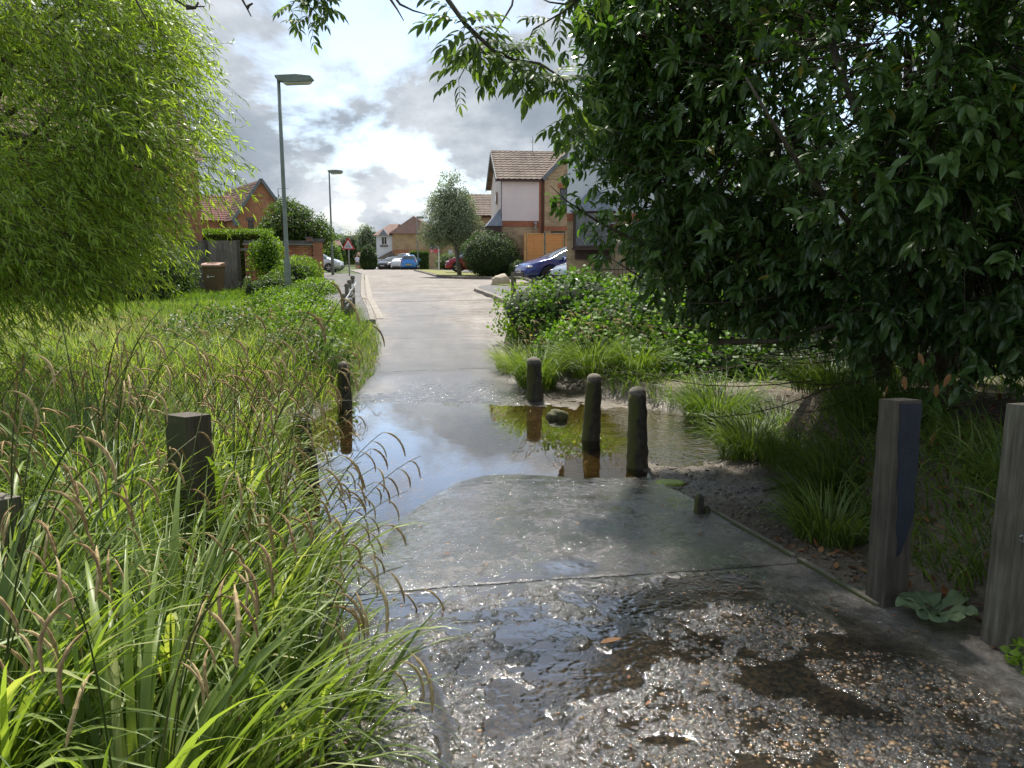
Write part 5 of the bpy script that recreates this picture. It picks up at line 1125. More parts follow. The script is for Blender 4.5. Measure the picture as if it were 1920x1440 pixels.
A = np.array([(*q, *Vector(d_), *u_, L) for q, d_, u_, L in rest]); leaves('leaflets', A[:, :3], A[:, 3:6], A[:, 6:9], A[:, 9], A[:, 9] * .36, M_['ash'], at_, TV=BIG_V, TF=BIG_F, bend=.1)
C = np.array([[r1.lerp(r2, k / 3)[:] for k in range(4)] for r1, r2 in rach]); tubes('leaf_stalks', C, np.tile([.0018, .0015, .0012, .0008], (len(C), 1)), M_['stem'], at_, 3)
for pts in ([P(225, -90, 5), P(250, -10, 5), P(268, 25, 5), P(283, 50, 5)], [P(280, -80, 4.4), P(330, 0, 4.4), P(350, 13, 4.4), P(384, 12, 4.4)], [P(430, -60, 4.6), P(452, -5, 4.6), P(463, 15, 4.6), P(471, 31, 4.6)], [P(700, -50, 4.7), P(733, 0, 4.6), P(745, 18, 4.6), P(757, 39, 4.6)], [P(715, -40, 4.6), P(750, 8, 4.6), P(775, 20, 4.6), P(800, 27, 4.6)], [P(350, 13, 4.4), P(366, 15, 4.4), P(372, 4, 4.4)], [P(463, 15, 4.6), P(467, 10, 4.6), P(474, 6, 4.6)], [P(1180, -50, 5), P(1060, 8, 5), P(1030, 4, 5), P(1010, -5, 5)]):
    b = B(); j = [random.uniform(-.006, .006) for _ in pts]; b.tube(pts, [.016 if pts[0].y < 4.5 else .011] + [.009 - .002 * i for i in range(1, len(pts))], 6); b.build('bare_twig', M_['bark'], at_, smooth=True)
b = B(); b.tube([tb + Vector((-.2, .2, 4)), Vector((2.5, 3.4, 4.4)), Vector((.5, 4.2, 4.3)), Vector((-1.6, 4.4, 4.0)), Vector((-3.4, 4.7, 4.1))], [.11, .085, .06, .035, .02], 9); b.build('limb', M_['bark'], at_, smooth=True)
# the crown above and behind the camera, unseen, added to shade the lane
CE = [((3.6, -.2, 6.6), (3.0, 2.6, 1.9)), ((5.6, 2.6, 6.4), (2.2, 2.2, 2.0)), ((2.6, 3.6, 6.0), (1.3, 1.3, .8)), ((6.0, -1, 6.2), (3, 3, 2.4))]
p, d = shell(CE, 17000, .3, .2, 31); kk = ~((p[:, 2] < CZ + .36 * p[:, 1])); p = p[kk]; n = len(p); Lc = rng.uniform(.12, .20, n)
leaves('shade_crown', p, rdir(n) + [0, 0, -.4], rdir(n) * .6 + [0, 0, 1], Lc, Lc * .42, M_['ash'], at_)
# ------------------------------------------------------------------ bramble and ivy mound on the far right bank
for i, (px, py, Y, r, lab, mt, nn, L) in enumerate([
    (1120, 660, 11.9, (1.0, .6, .55), 'dark-shadowed ivy face above the stream between the bollards', 'bramble', 5200, .08),
    (1330, 700, 11.0, (1.2, .7, .50), 'low ivy on the shaded bank right of the bollards', 'bramble', 5200, .08),
    (1500, 690, 11.2, (1.3, .8, .60), 'dim undergrowth at the back of the stream under the tree', 'darkfol', 5200, .09),
    (1690, 680, 11.0, (1.4, .9, .70), 'shadowy undergrowth behind the laurel trunks', 'darkfol', 5200, .09),
    (1015, 585, 14.4, (.95, 1.2, .62), 'straggly bramble in front of the fallen rail beside the lane', 'brightfol', 4200, .06),
    (1085, 575, 13.8, (.95, 1.2, .68), 'dark leafy bramble mound below the parked cars', 'bramble', 5200, .075),
    (1110, 560, 14.8, (.62, .8, .42), 'bright climbing hop shoot standing above the bramble', 'brightfol', 2600, .08),
    (1190, 620, 12.6, (1.15, 1.1, .66), 'glossy ivy mound in the middle of the far bank', 'bramble', 6000, .08),
    (1225, 690, 11.2, (.85, .6, .45), 'ivy tumbling down towards the stream behind the bollards', 'bramble', 4600, .08),
    (1310, 630, 12.0, (1.1, 1.2, .70), 'sunlit ivy under the left edge of the dark tree', 'bramble', 5200, .08),
    (1240, 560, 14.6, (1.1, 1.0, .55), 'yellow-green shrub before the railings', 'brightfol', 4600, .07),
    (1400, 590, 13.5, (1.4, 1.4, .95), 'bright bushes glimpsed through the twigs of the dark tree', 'bramble', 6500, .09),
    (1560, 600, 13.0, (1.7, 1.5, 1.0), 'green undergrowth deep behind the dark tree', 'darkfol', 5000, .10)]):
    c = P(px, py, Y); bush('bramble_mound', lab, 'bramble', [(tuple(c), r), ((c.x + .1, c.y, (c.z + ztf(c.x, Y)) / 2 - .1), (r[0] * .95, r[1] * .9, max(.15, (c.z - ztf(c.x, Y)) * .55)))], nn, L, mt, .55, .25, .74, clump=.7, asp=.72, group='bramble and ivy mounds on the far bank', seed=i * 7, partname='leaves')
yf = B(); q = P(995, 630, 10.7)
for i in range(5): yf.lathe([(.001, 0), (.014, .004), (.001, .012)], (q.x + random.uniform(-.02, .02), q.y, q.z + random.uniform(-.01, .01)), 7)
yf.tube([q, q - Vector((.02, 0, .3)), q - Vector((0, 0, .6))], .003, 4); tag(yf.build('ragwort', mat('yellow_petals', [(.75, .55, .02)])), 'single yellow flower head above the big sedge tuft', 'flower')
# dark backing wood to the right behind the laurel
for i, (c, r, lab, mt) in enumerate([((9.5, 15, 2.6), (2.8, 2.6, 3.0), 'broad tree closing the view behind the dark evergreen', 'darkfol'), ((6.6, 11.8, 1.0), (1.7, 1.5, 1.1), 'shaded shrub behind the trunks of the dark evergreen', 'darkfol'), ((7.6, 9.0, 1.7), (1.9, 1.8, 1.9), 'dark shrub filling the right edge of the frame', 'darkfol'), ((13, 11, 3.5), (3.2, 3.2, 3.6), 'tall tree outside the right edge of the lane', 'darkfol')]):
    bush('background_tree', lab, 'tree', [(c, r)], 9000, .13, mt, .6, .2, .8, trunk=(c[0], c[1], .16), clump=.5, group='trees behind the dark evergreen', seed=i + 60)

# ------------------------------------------------------------------ street furniture on the left
def lamp(px, pyb, pyt, Y, arm, label, H0):
    p = P(px, pyt, Y); z0 = H0; h = p.z - z0; root = thing('street_lamp', label, 'street lamp', (p.x, Y, z0), 0, 'street lamps along the left pavement')
    b = B(); b.lathe([(.085, -.3), (.085, 1.1), (.075, 1.2), (.055, 1.25), (.052, h * .6), (.042, h)], k=14); b.build('column', M_['lamp'], root, local=True, smooth=True)
    b = B(); s = arm; b.prism([(0, -.02), (.06, -.10), (.30 * s, -.15), (.86 * s, -.13), (.97 * s, -.06), (.92 * s, .02), (.55 * s, .055), (0, .03)], (-.06, .14, h + .02), (1, 0, 0), (0, 0, 1), (0, -1, 0), .28); b.build('lantern', M_['lamp'], root, local=True, bevel=.012)
    b = B(); b.prism([(.22 * s, -.19), (.85 * s, -.175), (.93 * s, -.115), (.18 * s, -.125)], (-.06, .11, h + .02), (1, 0, 0), (0, 0, 1), (0, -1, 0), .22); b.build('diffuser', M_['diffuser'], root, local=True, bevel=.02)
    b = B(); b.box((0, -.075, .8), (.10, .02, .32)); b.build('access_door', M_['lamp'], root, local=True)
    return root
lamp(522, 560, 146, 20.7, .98, 'nearer tall grey-green street lamp rising from the shrubs', .28)
lamp(617, 517, 321, 43.9, .85, 'second street lamp, standing beside the end of the brick wall', .45)
lamp(782, 500, 407, 78, .8, 'distant thin street lamp in front of the far brick house', .28)
p = P(655, 515, 42.5); sg = thing('warning_sign', 'red-bordered triangular warning sign on a grey post at the pavement edge', 'sign', (p.x, 42.5, .5)); hh = P(655, 446, 42.5).z - .5
b = B(); b.tube([(0, .04, -.3), (0, .04, hh - .12)], .038, 10); b.build('post', M_['steel'], sg, local=True)
tw = .36; th = .62
b = B(); b.prism([(-tw, 0), (tw, 0), (tw - .03, .05), (.03, th), (-.03, th), (-tw + .03, .05)], (0, 0, hh - th), (1, 0, 0), (0, 0, 1), (0, -1, 0), .015); b.build('border', M_['signred'], sg, local=True)
b = B(); b.prism([(-.255, 0), (.255, 0), (0, .44)], (0, -.016, hh - th + .06), (1, 0, 0), (0, 0, 1), (0, -1, 0), .004); b.build('panel', M_['signwhite'], sg, local=True)
b = B()
for row, (zz, hw, hh_) in enumerate([(.27, .045, .035), (.17, .10, .055), (.075, .155, .055)]):
    x_ = -hw
    while x_ < hw - .015:
        w__ = random.uniform(.018, .03); b.box((x_ + w__ / 2, -.0215, hh - th + .06 + zz), (w__, .003, hh_)); b.box((x_ + w__ / 2 + .004, -.0215, hh - th + .06 + zz + random.choice((-1, 1)) * hh_ * .3), (w__ * 1.25, .0025, hh_ * .18)); x_ += w__ + .012
b.build('lettering', M_['ink'], sg, local=True)
# estate agent board
p = P(823, 500, 62.0); bd = thing('sale_board', 'blue and pink estate board on a white post beyond the far verge', 'sign', (p.x, 62, float(np.interp(62, PX, PZ)) + .1)); hh = P(823, 456, 62).z - bd.location.z
b = B(); b.box((0, 0, hh / 2), (.09, .07, hh)); b.build('post', M_['signwhite'], bd, local=True)
for (x0, z0, w__, h_, m, nm) in ((-.72, hh - .42, .48, .32, 'blue', 'blue_panel'), (-.24, hh - .42, .19, .32, 'signwhite', 'white_panel'), (-.72, hh - .74, .67, .31, 'pink', 'pink_panel')):
    b = B(); b.box((x0 + w__ / 2, -.02, z0 + h_ / 2), (w__, .03, h_)); b.build(nm, M_[m], bd, local=True)
b = B()
for (x0, x1, zz) in ((-.66, -.30, hh - .34), (-.62, -.42, hh - .55), (-.66, -.35, hh - .68)): b.box(((x0 + x1) / 2, -.038, zz), (x1 - x0, .004, .05))
b.box((-.14, -.038, hh - .26), (.10, .004, .14)); b.build('lettering', M_['signwhite'], bd, local=True)

# ------------------------------------------------------------------ brown wheelie bin
p = P(403, 540, 25.0); z0 = .24; bn = thing('wheelie_bin', 'brown wheelie bin with a lighter lid in front of the grey boards', 'bin', (p.x, 25.0, z0), R(6)); H = P(403, 497, 25).z - z0
b = B(); v = []
for z, w_, d_ in ((.05, .205, .26), (H * .55, .235, .31), (H - .10, .265, .35), (H - .07, .285, .365), (H - .05, .285, .365)): v += [(-w_, -d_, z), (w_, -d_, z), (w_, d_, z), (-w_, d_, z)]
b.raw(v, [(i * 4 + j, i * 4 + (j + 1) % 4, i * 4 + 4 + (j + 1) % 4, i * 4 + 4 + j) for i in range(4) for j in range(4)] + [(3, 2, 1, 0), (16, 17, 18, 19)]); b.build('body', M_['bin'], bn, local=True, bevel=.012)
b = B(); b.prism([(-.37, 0), (-.37, .05), (-.30, .10), (.25, .13), (.36, .09), (.36, 0)], (-.295, 0, H - .05), (0, 1, 0), (0, 0, 1), (1, 0, 0), .59); b.box((0, -.05, H + .075), (.30, .36, .03)); b.build('lid', M_['binlid'], bn, local=True, bevel=.01)
for s_ in (-1, 1):
    b = B(); b.tube([(s_ * .26, .33, .1), (s_ * .31, .33, .1)], .1, 12); b.build('wheel', M_['rubber'], bn, local=True)
b = B(); b.tube([(-.25, .42, H - .02), (.25, .42, H - .02)], .018, 6); b.build('handle', M_['binlid'], bn, local=True)
b = B(); b.box((-.10, -.335, H * .66), (.065, .006, .065), M=Matrix.Rotation(R(6), 4, 'X')); b.box((.03, -.335, H * .665), (.13, .004, .025), M=Matrix.Rotation(R(6), 4, 'X')); b.build('council_mark', M_['signwhite'], bn, local=True)

# ------------------------------------------------------------------ grey close-boarded fence and the curving garden wall
fz = .26; fx0, fx1 = P(352, 0, 26.3).x, P(429, 0, 26.8).x; ft = P(390, 451, 26.5).z
fn = thing('board_fence', 'weathered grey vertical board fence left of the brick wall, behind the bin', 'fence', (fx0, 26.5, fz)); nb = 10
for i in range(-7, nb):
    w_ = (fx1 - fx0) / nb; b = B(); hgt = ft - fz + random.uniform(-.012, .012) - (.0 if i > 0 else .0); b.box((fx0 + (i + .5) * w_, 26.5 + .006 * (i % 2), fz + hgt / 2), (w_ - .006, .018, hgt)); b.build('board', M_['gatewood'], fn)
b = B(); b.box(((fx0 + fx1) / 2 - .5, 26.55, ft - .3), (3.2, .06, .09)); b.build('rail', M_['gatewood'], fn)
for xx in (fx0 + .02, fx1 - .03, fx0 - 1.0):
    b = B(); b.box((xx, 26.47, (ft + fz) / 2), (.09, .05, ft - fz + .04)); b.build('post', M_['darkwood2'], fn)
wr = thing('garden_wall', 'curving red brick garden wall with dark brick coping', 'wall', (-8.5, 27, .3))
BR = bpy.data.meshes.new('brick'); bb = B().box((0, 0, 0), (.213, .10, .065)); BR.from_pydata(bb.v, [], bb.f)
brs = []
for m in M_['brick']:
    q = BR.copy(); q.materials.append(m); brs.append(q)
wt_ = P(500, 459, 27).z; wx0, wx1 = P(431, 0, 26.8).x, P(571, 0, 27.4).x; L = math.hypot(wx1 - wx0, .6); U = Vector((wx1 - wx0, .6, 0)).normalized(); Nn = Vector((U.y, -U.x, 0))
rows = int((wt_ - .38) / .075); colsn = int(L / .225); O = Vector((wx0, 26.85, .38)); ang = math.atan2(U.y, U.x); cnt = 0
b = B(); b.box(O + U * L / 2 + Vector((0, 0, rows * .0375 - .2)) - Nn * -.055 * -1 + Vector((0, 0, 0)), (L, .10, rows * .075 + .4), rz=ang); b.build('mortar_core', M_['mortar'], wr)
for r_ in range(rows):
    for c_ in range(colsn + 1):
        u = (c_ + (.5 if r_ % 2 else 0)) * .225 + .11
        if u > L - .05: continue
        if cnt >= 299: continue
        o = bpy.data.objects.new('brick', random.choice(brs)); COL.objects.link(o); o.parent = wr; o.matrix_parent_inverse = inv_of(wr)
        q = O + U * u + Vector((0, 0, (rows - 1 - r_) * .075 + .04)) + Nn * (.012 + random.uniform(-.003, .003)) ; o.location = q; o.rotation_euler = (0, random.uniform(-.01, .01), ang); cnt += 1
b = B(); b.box(O + U * (L / 2) + Vector((0, 0, rows * .075 + .035)) + Nn * .03, (L + .08, .30, .055), rz=ang); b.build('coping_slab', M_['kerb'], wr)
for i in range(int(L / .225) + 1):
    b = B(); b.box(O + U * (i * .225 + .1) + Vector((0, 0, rows * .075 + .115)), (.213, .22, .10), rz=ang); b.build('coping_brick', M_['coping'], wr)
def wallrun(pts, th, ztop, m, parent, cop=True, name='wall_run'):
    V, F, uv, mi = [], [], [], []
    for (a, c), (zt0, zt1) in zip(zip(pts[:-1], pts[1:]), zip(ztop[:-1], ztop[1:])):
        a, c = Vector((*a, 0)), Vector((*c, 0)); d = (c - a); L = d.length; d.normalize(); nn = Vector((d.y, -d.x, 0)) * th / 2
        for s in (1, -1):
            k = len(V); V += [(*(a + nn * s)[:2], -.2), (*(c + nn * s)[:2], -.2), (*(c + nn * s)[:2], zt1), (*(a + nn * s)[:2], zt0)]; F.append((k, k + 1, k + 2, k + 3) if s > 0 else (k + 3, k + 2, k + 1, k)); q = [(0, -.2), (L, -.2), (L, zt1), (0, zt0)]; uv += q if s > 0 else q[::-1]
        for e_, zz in ((a, zt0), (c, zt1)):
            k = len(V); V += [(*(e_ - nn)[:2], -.2), (*(e_ + nn)[:2], -.2), (*(e_ + nn)[:2], zz), (*(e_ - nn)[:2], zz)]; F.append((k, k + 1, k + 2, k + 3)); uv += [(0, -.2), (th, -.2), (th, zz), (0, zz)]
        k = len(V); V += [(*(a + nn)[:2], zt0), (*(c + nn)[:2], zt1), (*(c - nn)[:2], zt1), (*(a - nn)[:2], zt0)]; F.append((k, k + 1, k + 2, k + 3)); uv += [(0, 0), (L, 0), (L, th), (0, th)]
        if cop:
            b = B(); mid = (a + c) / 2; M = Matrix.Rotation(math.atan2(d.y, d.x), 4, 'Z') @ Matrix.Rotation(-math.atan2(zt1 - zt0, L), 4, 'Y'); b.box((mid.x, mid.y, (zt0 + zt1) / 2 + .055), (L + .05, th + .1, .11), M=M); b.build('coping_run', M_['coping'], parent)
    return add(name, V, F, m, parent, uv=uv)
wallrun([(wx1 + .12, 27.5), (-7.75, 30.5), (-8.9, 34)], .22, [wt_ + .10, wt_ - .02, wt_ - .1], M_['redbrick'], wr)
wallrun([(-8.9, 34.3), (-10.6, 40.5), (-11.7, 46.5)], .22, [2.32, 2.2, 2.12], M_['redbrick'], wr)
for (x_, y_, h_) in ((wx1 + .1, 27.45, wt_ + .1), (-8.9, 34.15, wt_ - .05), (-10.25, 39.2, 2.2), (-11.75, 46.7, 2.15)):
    b = B(); b.box((x_, y_, h_ / 2), (.34, .34, h_), rz=.25); o = b.build('pier', M_['redbrick'], wr); l = o.data.uv_layers.new(name='UVMap')
    for pl in o.data.polygons:
        for li in pl.loop_indices:
            co = o.data.vertices[o.data.loops[li].vertex_index].co; l.data[li].uv = (co.x + co.y, co.z)
    b = B(); b.box((x_, y_, h_ + .06), (.44, .44, .12), rz=.25); b.build('pier_cap', M_['coping'], wr)
b = B(); b.tube([(-10.35, 39.9, .3), (-10.35, 39.9, 2.25)], .05, 8); tag(b.build('drain_pipe', M_['darkframe']), 'dark pipe standing against the receding brick wall', 'pipe')

# ------------------------------------------------------------------ house builder
def wallface(parent, O, U, w_, h, ops, m, name='wall', reveal=.10, extra=None):
    O, U = Vector(O), Vector(U).normalized(); Nn = U.cross(Vector((0, 0, 1))); xs_ = sorted({0, w_} | {o[0] for o in ops} | {o[2] for o in ops}); zs = sorted({0, h} | {o[1] for o in ops} | {o[3] for o in ops})
    V, F, uv = [], [], []
    def q(pts, uvs): k = len(V); V.extend([tuple(p) for p in pts]); F.append(tuple(range(k, k + len(pts)))); uv.extend(uvs)
    for a, c in zip(xs_[:-1], xs_[1:]):
        for e_, g in zip(zs[:-1], zs[1:]):
            if any(o[0] <= a and c <= o[2] and o[1] <= e_ and g <= o[3] for o in ops): continue
            q([O + U * a + Vector((0, 0, e_)), O + U * c + Vector((0, 0, e_)), O + U * c + Vector((0, 0, g)), O + U * a + Vector((0, 0, g))], [(a, e_), (c, e_), (c, g), (a, g)])
    for x0, z0_, x1, z1 in [o[:4] for o in ops]:
        c4 = [O + U * x0 + Vector((0, 0, z0_)), O + U * x1 + Vector((0, 0, z0_)), O + U * x1 + Vector((0, 0, z1)), O + U * x0 + Vector((0, 0, z1))]
        for i in range(4): a_, b_ = c4[i], c4[(i + 1) % 4]; q([b_, a_, a_ - Nn * reveal, b_ - Nn * reveal], [(0, 0), (.1, 0), (.1, .1), (0, .1)])
    if extra: # gable on top: apex x, apex z
        ax, az = extra; q([O + Vector((0, 0, h)), O + U * w_ + Vector((0, 0, h)), O + U * ax + Vector((0, 0, az))], [(0, h), (w_, h), (ax, az)])
    return add(name, V, F, m, parent, local=True, uv=uv)
def window(parent, O, U, x0, z0, x1, z1, frame, cols=2, leaded=False, depth=.08, sill=True):
    O, U = Vector(O), Vector(U).normalized(); Nn = U.cross(Vector((0, 0, 1))); rz = math.atan2(U.y, U.x); fw = .055
    C = lambda x, z, d: O + U * x + Vector((0, 0, z)) - Nn * d
    b = B()
    for (a, c, e_, g) in ((x0, z0, x1, z0 + fw), (x0, z1 - fw, x1, z1), (x0, z0 + fw, x0 + fw, z1 - fw), (x1 - fw, z0 + fw, x1, z1 - fw)): b.box(C((a + e_) / 2, (c + g) / 2, depth), (e_ - a, .05, g - c), rz=rz)
    for i in range(1, cols): xx = x0 + (x1 - x0) * i / cols; b.box(C(xx, (z0 + z1) / 2, depth), (fw, .05, z1 - z0 - 2 * fw), rz=rz)
    fr = b.build('window', M_[frame], parent, local=True)
    for i in range(cols):
        a = x0 + (x1 - x0) * i / cols + fw * .6; c = x0 + (x1 - x0) * (i + 1) / cols - fw * .6
        b = B(); b.box(C((a + c) / 2, (z0 + z1) / 2, depth + .012), (c - a, .008, z1 - z0 - fw), rz=rz); o = b.build('pane', M_['glass'], fr, local=True)
    if leaded:
        b = B(); s = .24; W_, H_ = x1 - x0 - 2 * fw, z1 - z0 - 2 * fw
        for sg in (1, -1):
            k = -H_
            while k < W_:
                # line x = k + t*.6 , z = t
                t0, t1 = 0, H_; pts = []
                for t_ in (0, H_):
                    pts.append([k + t_ * .62, t_])
                (xa, za), (xb, zb) = pts
                def clipx(xv, zv, xo, zo):
                    if xv < 0: zv = zv + (0 - xv) * (zo - zv) / (xo - xv); xv = 0
                    if xv > W_: zv = zv + (W_ - xv) * (zo - zv) / (xo - xv); xv = W_
                    return xv, zv
                if not (xb < 0.02 or xa > W_ - .02):
                    A_ = clipx(xa, za, xb, zb); B_ = clipx(xb, zb, xa, za)
                    if sg < 0: A_ = (W_ - A_[0], A_[1]); B_ = (W_ - B_[0], B_[1])
                    b.tube([C(x0 + fw + A_[0], z0 + fw + A_[1], depth - .0), C(x0 + fw + B_[0], z0 + fw + B_[1], depth - .0)], .006, 4, cap=False)
                k += s * .75
        b.build('lead_lattice', M_['leadcame'], fr, local=True)
    if sill:
        b = B(); b.box(C((x0 + x1) / 2, z0 - .03, -.03), (x1 - x0 + .1, .16, .06), rz=rz); b.build('sill', M_[frame], fr, local=True)
    return fr
def tileplane(parent, O, U, Vd, W_, L, m, course=.30, wave=.30, name='roof_tiles', clip=None):
    """courses of pantiles as real geometry; clip=(w0,w1) widths at eave/ridge offset for slanted left edge"""
    O, U, Vd = Vector(O), Vector(U).normalized(), Vector(Vd).normalized(); Nn = U.cross(Vd).normalized(); nc = int(round(L / course)); nw = max(2, int(W_ / wave)) * 4
    u = np.linspace(0, 1, nw + 1); V = []; F = []
    O_, U_, V_, N_ = (np.array(q[:]) for q in (O, U, Vd, Nn))
    for c in range(nc):
        for e_ in (0, 1):
            v_ = (c + e_) * L / nc - (.02 if e_ == 0 else -.02); lo = 0; hi = W_
            if clip: t_ = (c + e_) / nc; lo = clip[0] * t_; hi = W_ - clip[1] * t_
            x_ = lo + (hi - lo) * u; z_ = .030 * (np.sin(x_ / wave * 2 * np.pi) > 0) * np.abs(np.sin(x_ / wave * 2 * np.pi)) + (.045 if e_ == 0 else .012) + .004 * vnoise(x_, x_ * 0 + c, 5)
            V.append(O_ + x_[:, None] * U_ + v_ * V_ + z_[:, None] * N_)
        # butt edge
        V.append(V[-2] - .03 * N_)
    n = nw + 1; V = np.concatenate(V)
    for c in range(nc):
        b0 = c * 3 * n; i = np.arange(nw)
        F += np.stack([b0 + i, b0 + i + 1, b0 + n + i + 1, b0 + n + i], -1).tolist(); F += np.stack([b0 + i + 1, b0 + i, b0 + 2 * n + i, b0 + 2 * n + i + 1], -1).tolist()
    return add(name, V, np.array(F), m, parent, local=True, kind='stuff')
def slab(parent, poly, t, m, name):
    b = B(); poly = [Vector(p) for p in poly]; nn = (poly[1] - poly[0]).cross(poly[2] - poly[0]).normalized(); n = len(poly); v = poly + [p - nn * t for p in poly]
    b.raw(v, [tuple(range(n)), tuple(range(n, 2 * n))[::-1]] + [(i, i + n, (i + 1) % n + n, (i + 1) % n) for i in range(n)]); return b.build(name, m, parent, local=True)
def bar(parent, a, c, w_, h, m, name, up=None):
    a, c = Vector(a), Vector(c); d = (c - a); L = d.length; rot = d.to_track_quat('X', 'Z').to_matrix().to_4x4(); b = B(); b.box((a + c) / 2, (L, w_, h), M=rot); return b.build(name, m, parent, local=True)

# ---- house at the right: white-rendered block and buff-brick gable wing
hz = .52; H1 = thing('detached_house', 'house with pinkish-white render, brown pantiles and buff brick gable behind the orange fence', 'house', (P(940, 0, 42.5).x, 42.5, hz), R(7))
W1, D1, EV, RG = 2.07, 5.6, P(960, 336, 42.5).z - hz, P(960, 287, 45.3).z - hz
ZB = P(960, 414, 42.5).z - hz   # underside of the render
wallface(H1, (0, 0, 0), (1, 0, 0), W1, ZB - .30, [], M_['buff'])
wallface(H1, (-.002, -.03, ZB - .30), (1, 0, 0), W1, .30, [], M_['soldier'], 'brick_band')
wallface(H1, (0, -.05, ZB), (1, 0, 0), W1 - .05, EV - ZB, [], M_['render'], 'render')
# gable side facing left
wallface(H1, (0, D1, 0), (0, -1, 0), D1, ZB, [], M_['buff'])
o = wallface(H1, (-.03, D1, ZB), (0, -1, 0), D1 + .02, EV - ZB, [], M_['render'], 'render', extra=(D1 / 2, RG - ZB))
# round window in the gable
b = B(); b.tube([(-.10, 2.0, EV - .85), (-.02, 2.0, EV - .85)], .36, 20); b.build('round_window_surround', M_['soldier'], H1, local=True)
b = B(); b.tube([(-.12, 2.0, EV - .85), (-.05, 2.0, EV - .85)], .26, 20); rw = b.build('round_window', M_['darkframe'], H1, local=True)
b = B(); b.tube([(-.13, 2.0, EV - .85), (-.05, 2.0, EV - .85)], .21, 20); b.build('pane', M_['glass'], rw, local=True)
sl = math.atan2(RG - EV, D1 / 2); SL = math.hypot(RG - EV + .2, D1 / 2 + .2)
tileplane(H1, (-.32, -.22, EV - .02), (1, 0, 0), (0, math.cos(sl), math.sin(sl)), W1 + 2.0, SL, M_['tilebrown'])
slab(H1, [(-.30, -.20, EV - .06), (W1 + 4, -.20, EV - .06), (W1 + 4, D1 / 2, RG), (-.30, D1 / 2, RG)], .08, M_['darkframe'], 'roof_deck')
slab(H1, [(W1 + 6, D1 + .2, EV - .06), (-.30, D1 + .2, EV - .06), (-.30, D1 / 2, RG), (W1 + 6, D1 / 2, RG)], .08, M_['tilebrown'], 'roof_back')
bar(H1, (-.30, D1 / 2, RG + .05), (W1 + 4, D1 / 2, RG + .05), .22, .12, M_['tilebrown'], 'ridge_tiles')
bar(H1, (-.33, -.25, EV - .10), (-.33, D1 / 2, RG - .02), .04, .22, M_['fascia'], 'barge_board'); bar(H1, (-.33, D1 + .25, EV - .10), (-.33, D1 / 2, RG - .02), .04, .22, M_['fascia'], 'barge_board')
bar(H1, (-.3, -.27, EV - .08), (W1, -.27, EV - .08), .10, .09, M_['darkframe'], 'gutter')
bar(H1, (W1 + .12, -.10, 0), (W1 + .12, -.10, EV - .1), .07, .07, M_['darkframe'], 'downpipe'); bar(H1, (W1 + .26, -.13, .0), (W1 + .26, -.13, EV - .4), .05, .05, M_['darkframe'], 'downpipe')
wallface(H1, (W1 - .05, -.055, 0.001), (1, 0, 0), .28, EV, [], M_['soldier'], 'brick_quoin')
# gable wing
WX, WW = W1 + .23, 3.8; wy = -.25
ops = [(.82, EV - 1.60, 2.0, EV - .45), (.35, ZB - 1.25, 1.15, ZB - .55)]
wallface(H1, (WX, wy, 0), (1, 0, 0), WW, EV, ops, M_['buff'], extra=(WW / 2 - .05, RG + .12)); wallface(H1, (WX, D1, 0), (0, -1, 0), D1 - wy, EV, [], M_['buff']); wallface(H1, (WX + WW, wy, 0), (0, 1, 0), D1 - wy, EV, [], M_['buff']); wallface(H1, (WX + WW, D1, 0), (-1, 0, 0), WW + W1 + .2, EV, [], M_['buff'])
window(H1, (WX, wy, 0), (1, 0, 0), *ops[0], 'darkframe', 2, True); window(H1, (WX, wy, 0), (1, 0, 0), *ops[1], 'darkframe', 1)
for nm, (x0, z0, w_, h) in dict(a=(.70, EV - .45, 1.42, .24), b=(0.0, ZB - .52, WW, .24)).items():
    wallface(H1, (WX + x0, wy - .02, z0), (1, 0, 0), w_, h, [], M_['soldier'], 'brick_band')
ax_ = WX + WW / 2 - .05
bar(H1, (WX - .12, wy - .12, EV + .0), (ax_, wy - .12, RG + .26), .05, .20, M_['fascia'], 'barge_board'); bar(H1, (WX + WW + .1, wy - .12, EV + .0), (ax_, wy - .12, RG + .26), .05, .20, M_['fascia'], 'barge_board')
slab(H1, [(WX - .14, wy - .14, EV + .02), (ax_, wy - .14, RG + .30), (ax_, D1 / 2 + 1, RG + .30), (WX - .14, D1 / 2 + 1, EV + .02)][::-1], .07, M_['tilebrown'], 'wing_roof'); slab(H1, [(WX + WW + .14, wy - .14, EV + .02), (ax_, wy - .14, RG + .30), (ax_, D1 / 2 + 1, RG + .30), (WX + WW + .14, D1 / 2 + 1, EV + .02)], .07, M_['tilebrown'], 'wing_roof')
# security lamp, aerial, lead canopy over the corner bay
b = B(); b.box((W1 - .25, -.15, ZB - .12), (.13, .10, .13)); b.box((W1 - .25, -.15, ZB - .32), (.08, .14, .14)); b.build('wall_lamp', M_['leadcame'], H1, local=True)
b = B(); b.tube([(W1 + .02, D1 / 2, RG), (W1 + .02, D1 / 2, RG + .95)], .018, 5); b.tube([(W1 - .18, D1 / 2, RG + .62), (W1 + .22, D1 / 2, RG + .62)], .010, 4); b.tube([(W1 - .12, D1 / 2, RG + .72), (W1 + .16, D1 / 2, RG + .72)], .010, 4); b.tube([(W1 + .02, D1 / 2 - .3, RG + .66), (W1 + .02, D1 / 2 + .3, RG + .66)], .010, 4); b.build('aerial', M_['steel'], H1, local=True)
b = B(); cz = ZB - .28; b.raw([(-.85, -.3, cz), (.0, -.3, cz), (.0, 1.4, cz), (-.85, 1.4, cz), (-.05, .25, cz + .95), (-.85 + .3, .0, cz)], [(0, 1, 4), (1, 2, 4), (2, 3, 4), (3, 0, 4), (0, 3, 2, 1)]); b.build('lead_canopy', M_['lead'], H1, local=True)
